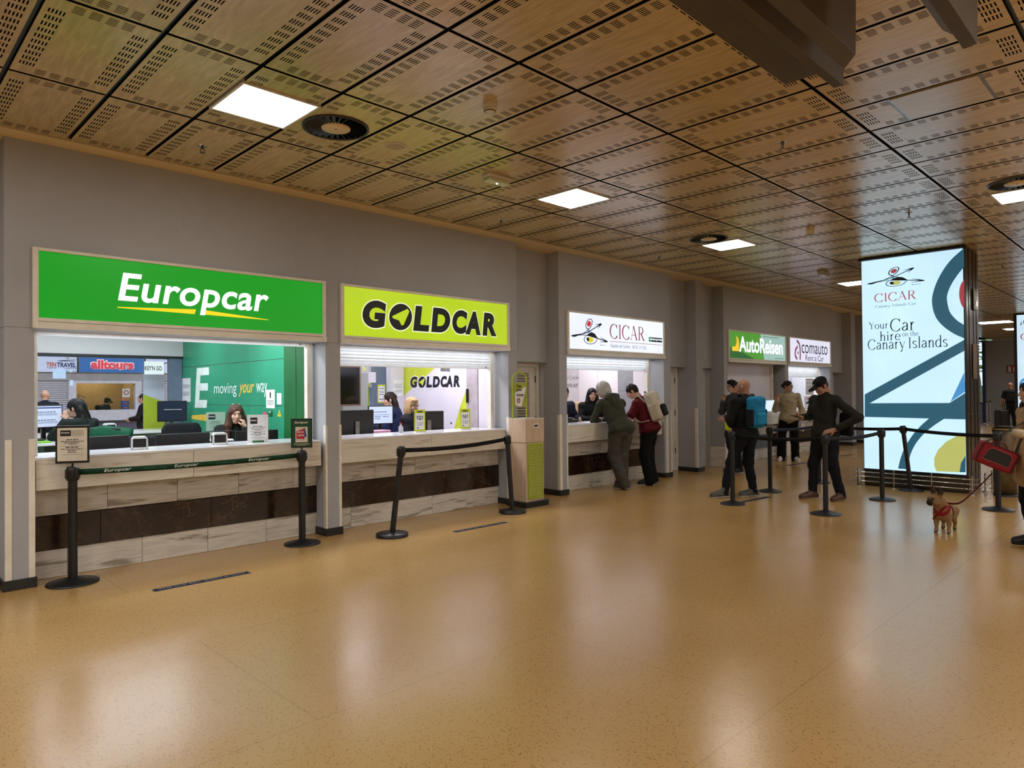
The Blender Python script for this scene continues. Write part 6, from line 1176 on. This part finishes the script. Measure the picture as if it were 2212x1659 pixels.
def backpack(label, P, c1, c2, c3, w=.3, h=.46, d=.17, u=(.75, -.2), straps=True, pocket=True, zs=0):
    """hangs on the back of a person built by person()"""
    t0, J, H, R, pt = P; rz = t0.rotation_euler.z; up_s, fwd = R[:, 2], R[:, 1]; c = pt(.62)-fwd*(.112+d/2)*t0['_s']+up_s*zs
    t = thing('backpack', label, 'backpack', to_world(t0, c), rz); R3 = np.array(R)
    B = Blob(.03); B.add(bx((0, 0, 0), (w/2, d/2, h/2), .07, R3), k=.03); B.add(bx(R3 @ np.array((0, -d*.32, -h*.14)), (w*.4, d*.35, h*.3), .06, R3), k=.02); B.fn = fold(.003, 30, 1)
    blob('bag_body', B, fabric('pack_'+c1, c1, .75, .25), t, .0085)
    if pocket:
        B = Blob(.02); B.add(bx(R3 @ np.array((0, -d*.62, -h*.2)), (w*.33, d*.22, h*.2), .04, R3), k=.02); blob('front_pocket', B, fabric('pack_'+c2, c2, .75, .2), t, .008)
    for sx in (-1, 1): B = Blob(.02); B.add(bx(R3 @ np.array((sx*w*.47, -.01, -h*.18)), (.02, d*.4, h*.27), .018, R3)); blob('side_panel', B, fabric('pack_'+c3, c3, .75, .2), t, .008)
    z = MB(); z.tube([R3 @ np.array((a*w*.46, -d*.38+.02*abs(a), h*.22+.05*(1-a*a))) for a in np.linspace(-1, 1, 9)], .005, 6); obj('zip', z, M_black, t)
    hd = MB(); hd.tube([R3 @ np.array((-.035, d*.35, h*.47)), R3 @ np.array((-.03, d*.4, h*.56)), R3 @ np.array((.03, d*.4, h*.56)), R3 @ np.array((.035, d*.35, h*.47))], .008, 6); obj('handle', hd, M_black, t)
    if straps:
        inv = lambda p: np.array(p)-c
        for S, sx in (('l', -1), ('r', 1)):
            sh = J[S+'sh']+(J['nb']-J[S+'sh'])*.42; s_ = t0['_s']; k = .062*s_
            pts = [inv(sh-fwd*.115*s_-up_s*.05), inv(sh+up_s*(k+.022)-fwd*.045), inv(sh+up_s*(k+.012)+fwd*.03), inv(sh+fwd*.12*s_-up_s*.05), inv(sh+fwd*.145*s_-up_s*.2+R[:, 0]*sx*.03), inv(sh+fwd*.06*s_-up_s*.33+R[:, 0]*sx*.085), inv(sh-fwd*.1*s_-up_s*.36+R[:, 0]*sx*.07)]
            P7 = cat_rom(pts, 4); st = MB(); st.strap(P7, [tuple(R[:, 0])]*len(P7), .05, .012); obj('strap', st, fabric('pack_'+c3, c3), t)
    return t

# ---------------------------------------------------------------- people
# two customers leaning at the bird sign counter
p = person('grey haired man in olive hoodie leaning on the counter with crossed feet', 9.08, 6.64, -.3, 1.88, dict(pel=(0, 0, .93), nb=(-.05, .22, 1.36), hd=(-.1, .33, 1.515), lsh=(-.225, .2, 1.3), rsh=(.14, .19, 1.3), lel=(-.27, .33, 1.045), rel=(.2, .36, 1.045), lwr=(-.06, .5, 1.045), rwr=(.04, .52, 1.045),
    lhip=(-.09, 0, .9), rhip=(.09, 0, .9), lkn=(-.09, .09, .5), rkn=(.07, .06, .5), lan=(.06, .0, .095), ran=(.13, .14, .17), lto=(.02, .16, .035), rto=(.12, .27, .07)), look=(-.75, .6, -.4), hair='shag', hc='#bbb9b1', top='#3b3d30', hood=True, bot='#4b4842', shoe='#4a473c', sole='#b9b3a4', beard=None, glasses=True, fat=1.08, sk='pink', wide=1.35)
p = person('dark haired man in a dark red polo leaning at the counter with a cream backpack', 9.92, 6.66, .32, 1.80, dict(nb=(-.02, .16, 1.41), hd=(-.05, .28, 1.55), lsh=(-.2, .15, 1.35), rsh=(.17, .12, 1.35), lel=(-.25, .27, 1.1), rel=(.2, .3, 1.1), lwr=(-.1, .45, 1.11), rwr=(.1, .48, 1.11), lkn=(-.12, .06, .5), rkn=(.1, .06, .5)), look=(-.25, .8, -.62), hair='short', hc='#15100d', top='#5a0f1c', tk='sweater', sleeve='short', bot='#0c0c0e', shoe='#121212', sole='#d8d4cc', fat=1.15, wide=1.3, sk='pink')
backpack('cream backpack with black side panels worn by the man in red', p, '#cfc6b2', '#141414', '#c9c0ab', w=.32, h=.52, d=.2)
# bald man with the blue pack, his companion behind him
p4 = person('bald man in black jacket carrying a bright blue backpack, in the belt queue', 9.75, 4.84, -.28, 1.77, dict(lkn=(-.2, .1, .5), lan=(-.34, .1, .095), lto=(-.5, .17, .035), rkn=(.08, .03, .5), ran=(.09, -.06, .095), rto=(-.06, .03, .035), lel=(-.26, .05, 1.15), lwr=(-.06, .22, 1.05), rel=(.26, .03, 1.13), rwr=(.12, .25, 1.0)), look=(-.45, 1, -.12), hair=None, top='#141416', tk='jacket', bot='#12131a', shoe='#4b4b46', sole='#d3cfc6', sk='tan', fat=1.05)
backpack('bright blue backpack with a dark mesh side on the bald man', p4, '#1d86b8', '#2391c4', '#15202b', w=.3, h=.47, d=.17)
p5 = person('person in grey coat with dark hair and glasses behind the bald man', 12.42, 6.38, .95, 1.79, dict(rel=(.2, .16, 1.16), rwr=(.04, .2, 1.38), lel=(-.24, .05, 1.12), lwr=(-.1, .25, 1.05)), look=(-.1, 1, -.12), hair='messy', hc='#15110f', top='#4a4c50', tk='jacket', bot='#1c1c22', shoe='#23262f', glasses=True, coat=.5, q=1.25)
t = thing('shoulder_bag', 'yellow green bag with a black lower half beside the person in grey', 'bag', (11.683, 6.050, 0.990)); B = Blob(.03); B.add(bx((0, 0, .0), (.13, .1, .15), .06)); B.fn = fold(.004, 30); blob('bag_body', B, fabric('bag_lime', '#b3c21f'), t, .01); B = Blob(.03); B.add(bx((.03, .0, -.22), (.14, .1, .17), .05)); blob('lower_bag', B, fabric('bag_black', '#18120e'), t, .011); s_ = MB(); s_.strap(cat_rom([(-.02, 0, .14), (.12, .05, .42), (.25, .1, .5)]), (0, 1, 0), .035, .008); obj('strap', s_, M_black, t)
# woman in the beige hoodie facing the camera
p6 = person('woman in beige hoodie and wide black trousers by the far counters', 15.15, 6.5, 2.0, 1.80, dict(rel=(.27, .05, 1.12), rwr=(.22, .2, 1.33), lel=(-.27, -.02, 1.1), lwr=(-.25, .1, .86), lan=(-.13, -.03, .095), ran=(.16, -.03, .095), lto=(-.18, .13, .035), rto=(.2, .13, .035), lkn=(-.12, .02, .5), rkn=(.14, .02, .5)), look=(-.85, .6, -.05), hair='bun', hc='#1b1411', top='#b5a88c', hood=True, bot='#0e0e10', shoe='#e2e0da', sole='#e8e6e0', glasses=True, wide=1.9, palm={'r': (-.3, .9, .1), 'rd': (0, .15, 1), 'rc': .8}, q=1.1)
t = thing('paper_bundle', 'folded white papers in the hand of the woman in beige', 'paper', to_world(p6[0], (-.3, .17, .86)), 2.3); obj('sheet', MB().cbox((0, 0, -.03), (.12, .012, .17), Matrix.Rotation(.3, 3, 'Y')), mat('grey_paper', '#b9bcc8', .6), t); obj('loose_sheet', MB().cbox((.02, .01, -.09), (.09, .003, .16), Matrix.Rotation(-.2, 3, 'Y')), M_paper, t)
# the man in the cap, hand on hip, looking at his phone
p7 = person('tall man in black cap and dark pullover reading his phone, hand on hip', 10.25, 3.86, 1.15, 1.80, dict(nb=(0, .01, 1.46), hd=(.0, .065, 1.605), lel=(-.46, -.13, 1.17), lwr=(-.235, .06, 1.0), rel=(.26, .02, 1.17), rwr=(.16, .27, 1.16), lan=(-.17, -.1, .095), lto=(-.2, .07, .035), ran=(.14, .1, .095), rto=(.17, .27, .035), lkn=(-.13, .0, .5), rkn=(.12, .1, .5)), look=(.05, .9, -.62), hair='short', hc='#3b3129', top='#22231c', tk='sweater', bot='#12131a', shoe='#4a2d1c', sole='#a88a62', sk='tan', cap='#0d0d0f', palm={'l': (.6, .3, -.3), 'ld': (.75, .6, -.25), 'lc': .25, 'r': (-.5, .2, .8), 'rd': (-.2, .9, .15), 'rc': .9}, fat=1.04)
t = thing('mobile_phone', 'dark mobile phone in the right hand of the man in the cap', 'phone', to_world(p7[0], (.13, .41, 1.21)), 1.15); obj('case', MB().cbox((0, 0, 0), (.072, .15, .009), Matrix.Rotation(.25, 3, 'X')), M_black, t, .004); obj('screen', MB().cbox((0, .0, .005), (.066, .14, .002), Matrix.Rotation(.25, 3, 'X')), MATS['screen_dark'], t)
t = thing('shoulder_bag', 'dark side bag hanging behind the elbow of the man in the cap', 'bag', to_world(p7[0], (-.2, -.2, 1.1)), 1.22); B = Blob(.02); B.add(bx((0, 0, 0), (.1, .05, .17), .04)); B.fn = fold(.004, 30); blob('bag_body', B, fabric('bag_navy', '#15171d'), t, .009); s_ = MB(); s_.strap(cat_rom([(0, .02, .16), (.06, .08, .3), (.14, .19, .44)]), (1, 0, 0), .03, .006); obj('strap', s_, M_black, t)
# right edge: coat, carrier, dog
p8 = person('person in pale coat and black boots at the right picture edge', *(8.592, 1.182, -0.000)[:2], .6, 1.68, dict(lel=(-.25, .0, 1.13), lwr=(-.25, .1, .9)), look=(.1, 1, -.1), hair='long', hc='#15100e', top='#b79a78', tk='coat', coat=.45, bot='#0d0d10', shoe='#0d0c0c', sole='#161515', q=1.0)
ct = Vector((6.293, 1.112, 1.000)); ct = Vector((8.47, 1.50, .9))
t = thing('pet_carrier', 'red soft pet carrier with a dark mesh window, hanging tilted', 'pet carrier', ct, -1.2); t.scale = (.86, .86, .86); Rt = Matrix.Rotation(.42, 3, 'Y'); RN = np.array(Rt)
B = Blob(.02); B.add(bx((0, 0, 0), (.2, .13, .135), .05, RN)); blob('shell', B, fabric('carrier_red', '#8e2228', .75, .15), t, .009); r3 = lambda a, b, c_: Rt @ Vector((a, b, c_))
pl = lambda P_: [r3(u, -.131, v) for u, v in P_]; w = [(-.13, -.07), (-.12, .05), (-.09, .085), (.1, .085), (.14, .05), (.145, -.07)]
m_ = MB(); m_.add(pl(w), [tuple(range(6))]); o = obj('mesh_window', m_, mat('mesh_dark', '#15110f', .6), t)
for p_ in o.data.polygons: p_.flip() if p_.normal @ Vector((0, -1, 0)) < 0 else None
e_ = MB(); e_.tube([r3(u, -.134, v) for u, v in w], .006, 6, True); obj('window_piping', e_, mat('piping_pink', '#a8464a', .6), t)
e_ = MB(); e_.tube([r3(a, b, c_) for a, b, c_ in ((-.19, -.12, -.12), (-.19, -.125, .1), (-.17, -.125, .125), (.17, -.125, .125), (.19, -.125, .1), (.19, -.12, -.12))], .006, 6); obj('seam_piping', e_, mat('piping_dark', '#3a1416', .7), t)
h_ = MB(); h_.strap(cat_rom([r3(-.1, 0, .13), r3(-.06, 0, .17), r3(.04, 0, .17), r3(.08, 0, .13)]), r3(0, 1, 0), .04, .008); obj('top_handle', h_, fabric('carrier_red', '#8e2228'), t)
h_ = MB(); A_ = r3(-.15, 0, .13); Bw = Vector(to_world(p8[0], (-.14, .06, 1.36)))-Vector(ct); Bl = Matrix.Rotation(1.2, 3, 'Z') @ Bw; h_.strap([A_, A_*.5+Bl*.5+Vector((0, 0, -.01)), Bl], (0, 1, 0), .04, .006); A2 = r3(.16, 0, .13); h_.strap([A2, A2*.5+Bl*.5, Bl], (0, 1, 0), .04, .006); obj('shoulder_strap', h_, fabric('strap_olive', '#4a463a'), t)
t = thing('hand_bag', 'cream folded cloth over the strap of the pet carrier', 'bag', to_world(p8[0], (-.16, .2, 1.15)), -.2); B = Blob(.03); B.add(el((0, 0, 0), (.1, .06, .04)), el((-.07, 0, .02), (.05, .05, .025))); B.fn = fold(.004, 40); blob('cloth', B, fabric('cloth_cream', '#cfc3ac'), t, .008)
# far traveller
p9 = person('distant bald man in black shirt with a rucksack, walking off', 31.2, 5.0, -1.2, 1.78, hair=None, top='#15161a', tk='shirt', sleeve='short', bot='#1c1d22', look=(0, 1, -.2), q=1.8, sk='tan')
backpack('small black rucksack on the distant man', p9, '#1c1d20', '#1c1d20', '#2a2b2e', w=.3, h=.42, d=.16, straps=False, pocket=False)
t = thing('suitcase', 'large black upright suitcase beside the distant man', 'suitcase', (30.6, 5.2, 0), .6); obj('shell', MB().box(-.24, .24, -.14, .14, .06, .76), M_black, t, .04, seg=3); obj('handle', MB().tube([(-.1, -.1, .76), (-.1, -.1, 1.0), (.1, -.1, 1.0), (.1, -.1, .76)], .012, 6), M_steel, t)
for a in (-.2, .2):
    for b in (-.1, .1): obj('wheel', MB().cyl((a-.015, b, .03), (a+.015, b, .03), .03, n=12), M_black, t)
# staff of the first booth
bx0 = (2.251, 10.000, 1.316)
p = person('dark haired woman seen from behind, seated in the first booth, chin in hand', bx0[0], bx0[1], .55, 1.72, dict(lel=(-.24, .22, .92), lwr=(-.07, .2, 1.13), hd=(0, .12, 1.27)), SIT, .2, (-.35, 1, -.15), hair='longback', hc='#0f0c0b', top='#18211c', tk='sweater', bot='#14181a', palm={'ld': (.2, .1, 1), 'l': (.6, .4, 0), 'lc': 1.0}, q=1.15)
t = thing('bar_stool', 'high stool under the dark haired woman', 'stool', (bx0[0], bx0[1], 0)); obj('seat', MB().lathe([(0, .62), (.18, .62), (.19, .66), (.17, .7), (0, .7)], n=24), M_chair, t); obj('column', MB().cyl((0, 0, .02), (0, 0, .62), .03), M_chrome, t); obj('base', MB().lathe([(.22, 0), (.22, .015), (.04, .03), (0, .03)], n=24), M_chrome, t)
bx1 = (3.553, 8.400, 1.288)
p = person('brown haired woman behind the counter, hand at her mouth', bx1[0], bx1[1]+.08, 2.72, 1.7, dict(lel=(-.2, .28, .9), lwr=(-.12, .22, 1.1), hd=(-.01, .12, 1.27), rel=(.24, .2, .84), rwr=(.1, .38, .86)), SIT, .13, (-.2, 1, -.12), hair='long', hc='#4a3020', top='#121a16', tk='sweater', bot='#14181a', palm={'ld': (.25, -.25, 1), 'l': (.5, -.3, .1), 'lc': 1.1})
t = thing('office_chair', 'dark chair under the brown haired woman', 'chair', (bx1[0], bx1[1]+.08, 0), 2.72); obj('seat', MB().box(-.22, .22, -.22, .22, .54, .62), M_chair, t, .03); obj('column', MB().cyl((0, 0, .05), (0, 0, .54), .03), M_black, t); obj('base', MB().lathe([(.25, 0), (.25, .02), (.05, .05), (0, .05)], n=24), M_black, t)
# second booth
bx2 = (6.009, 8.250, 1.312)
p = person('blonde woman with glasses and dark jacket with pale edging in the second booth', bx2[0]-.02, bx2[1], -2.55, 1.7, dict(hd=(0, .09, 1.285)), SIT, .17, (.35, 1, -.15), hair='bob', hc='#b0926a', top='#15161c', tk='jacket', bot='#14161c', glasses=True, sk='fair')
st = MB()
for sx in (-1, 1): st.strap(cat_rom([(sx*.07, .12, 1.08), (sx*.05, .185, .98), (sx*.03, .205, .86)]), (1, 0, 0), .018, .006)
o = obj('pale_edging', st, mat('lime_edge', '#d6d98a', .6), p[0]); sh = Blob(.02); sh.add(el((0, .13, 1.02), (.045, .035, .09))); blob('shirt_collar', sh, M_paper, p[0], .01)
t = thing('office_chair', 'dark chair under the blonde woman', 'chair', (bx2[0]-.02, bx2[1], 0), -2.55); obj('seat', MB().box(-.22, .22, -.22, .22, .56, .66), M_chair, t, .03); obj('column', MB().cyl((0, 0, .05), (0, 0, .56), .03), M_black, t); obj('base', MB().lathe([(.25, 0), (.25, .02), (.05, .05), (0, .05)], n=24), M_black, t)
bx3 = (6.464, 9.150, 1.360)
p = person('woman in navy quilted jacket behind the blonde woman', bx3[0]-.02, bx3[1], .7, 1.72, None, SIT, .24, (-.4, 1, -.1), hair='longback', hc='#2a1a12', top='#1b2648', tk='coat', bot='#14161c', q=1.2)
t = thing('office_chair', 'dark chair under the woman in navy', 'chair', (bx3[0]-.02, bx3[1], 0), .7); obj('seat', MB().box(-.22, .22, -.22, .22, .62, .72), M_chair, t, .03); obj('column', MB().cyl((0, 0, .05), (0, 0, .62), .03), M_black, t); obj('base', MB().lathe([(.25, 0), (.25, .02), (.05, .05), (0, .05)], n=24), M_black, t)
# third booth
bx4 = (9.094, 7.950, 1.326)
p = person('clerk in navy jacket half hidden by the pillar of the bird sign booth', bx4[0], bx4[1], 2.9, 1.76, None, SIT, .28, (.2, 1, -.2), hair='short', hc='#3a2a20', top='#141a30', tk='jacket', bot='#14161c', q=1.2)
t = thing('office_chair', 'dark chair under the clerk in navy', 'chair', (bx4[0], bx4[1], 0), 2.9); obj('seat', MB().box(-.22, .22, -.22, .22, .66, .76), M_chair, t, .03); obj('column', MB().cyl((0, 0, .05), (0, 0, .66), .03), M_black, t); obj('base', MB().lathe([(.25, 0), (.25, .02), (.05, .05), (0, .05)], n=24), M_black, t)
bx5 = (10.001, 8.000, 1.409)
p = person('black haired clerk in black behind the grey haired man', bx5[0]-.03, bx5[1], 2.7, 1.72, None, SIT, .28, (.3, 1, -.1), hair='long', hc='#0e0b0c', top='#121216', tk='jacket', bot='#14161c', q=1.2)
t = thing('office_chair', 'dark chair under the black haired clerk', 'chair', (bx5[0]-.03, bx5[1], 0), 2.7); obj('seat', MB().box(-.22, .22, -.22, .22, .66, .76), M_chair, t, .03); obj('column', MB().cyl((0, 0, .05), (0, 0, .66), .03), M_black, t); obj('base', MB().lathe([(.25, 0), (.25, .02), (.05, .05), (0, .05)], n=24), M_black, t)
# the other hall
p = person('bald man in navy jacket standing in the hall behind the glass', 3.3, 17.9, -.2, 1.74, look=(.4, 1, 0), hair=None, top='#12182c', tk='jacket', bot='#15171c', q=1.4, sk='pink', fat=1.15)
pw_ = person('woman in dark coat with glasses and a phone in the hall behind the glass', 5.38, 18.2, 1.1, 1.64, dict(rel=(.24, .1, 1.12), rwr=(.12, .3, 1.1), lel=(-.24, .1, 1.12), lwr=(-.12, .3, 1.1)), look=(.1, 1, .1), hair='bun', hc='#231815', top='#1c1b1e', tk='coat', coat=.8, bot='#3a3e4c', glasses=True, q=1.4)
backpack('purple backpack on the woman in the dark coat', pw_, '#3a2c6e', '#45357e', '#2a2050', w=.32, h=.5, d=.2, straps=False)
p = person('clerk in dark cap bent over inside the beige hall booth', 6.1, 24.85, -1.0, 1.72, dict(nb=(0, .14, 1.1), hd=(0, .24, 1.24)), SIT, .18, (0, 1, -.4), hair='short', hc='#2a211c', top='#1b1c1f', tk='jacket', bot='#15161a', cap='#17181a', q=1.6)
t = thing('bar_stool', 'stool under the clerk in the dark cap', 'stool', (6.1, 24.85, 0)); obj('seat', MB().lathe([(0, .58), (.18, .58), (.18, .66), (0, .66)], n=20), M_chair, t); obj('column', MB().cyl((0, 0, 0), (0, 0, .58), .04), M_chrome, t)

# ---------------------------------------------------------------- the dog: small, deep chested, upright ears, dark muzzle
def make_dog():
    rz = math.atan2(-.25, -.95)+.42          # local +y runs from tail to chest
    t = thing('dog', 'small fawn dog with dark muzzle and upright ears in a red harness', 'dog', (8.86, 2.04, 0), 0); t.rotation_euler.z = 1.58; t.scale = (.92, .92, .92)
    B = Blob(.03)
    B.add(el((0, .1, .245), (.098, .115, .105)), el((0, -.05, .25), (.086, .12, .088)), el((0, -.16, .255), (.075, .075, .08)), k=.05)
    B.add(rc((0, .14, .3), (.0, .2, .37), .078, .068), k=.04)
    for sx in (-1, 1):
        B.add(rc((sx*.062, .13, .23), (sx*.066, .125, .12), .04, .025), rc((sx*.066, .125, .12), (sx*.066, .132, .04), .024, .019), rc((sx*.066, .135, .022), (sx*.068, .168, .015), .021, .017), k=.02)
        B.add(rc((sx*.06, -.15, .24), (sx*.064, -.1, .15), .06, .036), rc((sx*.064, -.1, .15), (sx*.062, -.19, .095), .032, .022), rc((sx*.062, -.19, .095), (sx*.062, -.175, .03), .021, .018), rc((sx*.062, -.175, .022), (sx*.062, -.15, .014), .02, .016), k=.02)
    B.add(rc((0, -.22, .28), (0, -.25, .27), .022, .014), k=.02)
    hx, hy = .05, .235; a = -.75; Rz = np.array(Matrix.Rotation(a, 3, 'Z')); hc = np.array((hx, hy-.02, .405)); hp = lambda x_, y_, z_: hc+Rz @ np.array((x_, y_, z_))
    B.add(el(hp(0, 0, .005), (.078, .078, .07), Rz), el(hp(-.04, .03, -.025), (.035, .04, .035), Rz), el(hp(.04, .03, -.025), (.035, .04, .035), Rz), k=.03)
    B.add(el(hp(0, .068, -.03), (.05, .035, .034), Rz), el(hp(0, .06, -.052), (.042, .034, .018), Rz), k=.015)
    for sx in (-1, 1): B.add(rc(hp(sx*.05, -.015, .045), hp(sx*.066, -.015, .09), .03, .029), rc(hp(sx*.066, -.015, .09), hp(sx*.074, -.012, .152), .029, .009), k=.012); B.sub(el(hp(sx*.068, .016, .098), (.016, .014, .04), Rz), k=.008)
    l, u = bounds([p for p, _ in B.p]); V, F = surf(B, l, u, .0085)
    m, nt, b = nodes_of('dog_fur'); at = N(nt, 'ShaderNodeAttribute'); at.attribute_name = 'dark'; v = coords(nt); n = noise(nt, v, 60, 4)
    fur = mix_rgb(nt, ramp(nt, n, [(.3, 0.0), (.7, 1.0)]), lin('#80613f'), lin('#9a764c')); nt.links.new(mix_rgb(nt, at.outputs['Fac'], fur, lin('#140f0c')), b.inputs['Base Color']); b.inputs['Roughness'].default_value = .75; bump(nt, b, n, .3, .01)
    me = to_mesh('body', [(V, F)], m); L = (V-hc) @ Rz
    dk = np.clip((L[:, 1]-.058)/.02, 0, 1)*np.clip((.03-L[:, 2])/.03, 0, 1); dk = np.maximum(dk, np.clip((L[:, 2]-.055)/.03, 0, .93)); dk = np.maximum(dk, np.clip((.028-V[:, 2])/.012, 0, .85)*1.0)
    ey = np.minimum(np.linalg.norm(L-np.array((-.04, .06, .012)), axis=1), np.linalg.norm(L-np.array((.04, .06, .012)), axis=1)); dk = np.maximum(dk, np.clip((.026-ey)/.012, 0, .75))
    A = me.attributes.new('dark', 'FLOAT', 'POINT'); A.data.foreach_set('value', dk.astype(f32)); link('body', me, t)
    for sx in (-1, 1):
        e = MB(); e.lathe([(0, -.011), (.008, -.008), (.011, 0), (.008, .008), (0, .011)], hp(sx*.041, .066, .012), 12); obj('eye', e, mat('dog_eye', '#0c0806', .08), t)
    n_ = Blob(.006); n_.add(el(hp(0, .1, -.018), (.018, .01, .012), Rz)); blob('nose', n_, mat('dog_nose', '#0a0909', .3), t, .004)
    body0 = Blob(.03); body0.p = B.p[:]
    def band(fn, off=.007): return lambda P: np.maximum(body0(P)-off, fn(P))
    red = fabric('harness_red', '#8f1620', .7, .1); blk = fabric('harness_black', '#17110f', .7)
    lo_, hi_ = np.array((-.14, -.15, .08)), np.array((.14, .3, .4))
    chest = lambda P: np.abs((P-np.array((0, .17, .30))) @ np.array((.0, .8, .6)))-.017
    side = lambda P: np.abs(P[:, 1]-.02+.15*(P[:, 2]-.25))-.013
    link('harness', to_mesh('harness', [surf(band(chest), lo_, hi_, .007, 1)], red), t); link('girth_strap', to_mesh('girth_strap', [surf(band(side, .008), lo_, hi_, .007, 1)], blk), t)
    front = lambda P: np.maximum(np.maximum(np.abs(P[:, 0]+.9*(P[:, 2]-.27))-.017, .06-P[:, 1]), P[:, 2]-.34)
    link('chest_strap', to_mesh('chest_strap', [surf(band(front, .009), lo_, hi_, .007, 1)], red), t)
    back = lambda P: np.maximum(np.maximum(np.abs(P[:, 0])-.016, .27-P[:, 2]), np.maximum(P[:, 1]-.16, -.02-P[:, 1])); link('back_strap', to_mesh('back_strap', [surf(band(back, .011), lo_, hi_, .006, 1)], red), t)
    ring = MB(); ring.tube([(.016*math.cos(a_), .0, .365+.016*math.sin(a_)) for a_ in np.linspace(0, 6.28, 12, endpoint=False)], .003, 6, True); obj('leash_ring', ring, M_chrome, t)
    return t
dog = make_dog()
d0 = to_world(dog, (0, 0, .325)); d1 = Vector(ct)+Vector((-.02, .02, -.17))
t = thing('dog_leash', 'dark red leash hanging from the carrier hand down to the dog', 'leash', d0); mid = (d0+d1)/2; dv = d1-d0
P = cat_rom([Vector((0, 0, 0)), dv*.18+Vector((0, 0, -.07)), dv*.38+Vector((0, 0, -.105)), dv*.7+Vector((0, 0, -.06)), dv], 6); s_ = MB(); s_.strap(P, (rt.x*.3, rt.y*.3, 1), .018, .004); obj('strap', s_, fabric('leash_red', '#5e141c'), t); k_ = MB(); k_.tube([(0, 0, 0), dv*.05+Vector((0, 0, -.02))], .006, 6); obj('clip', k_, M_chrome, t)
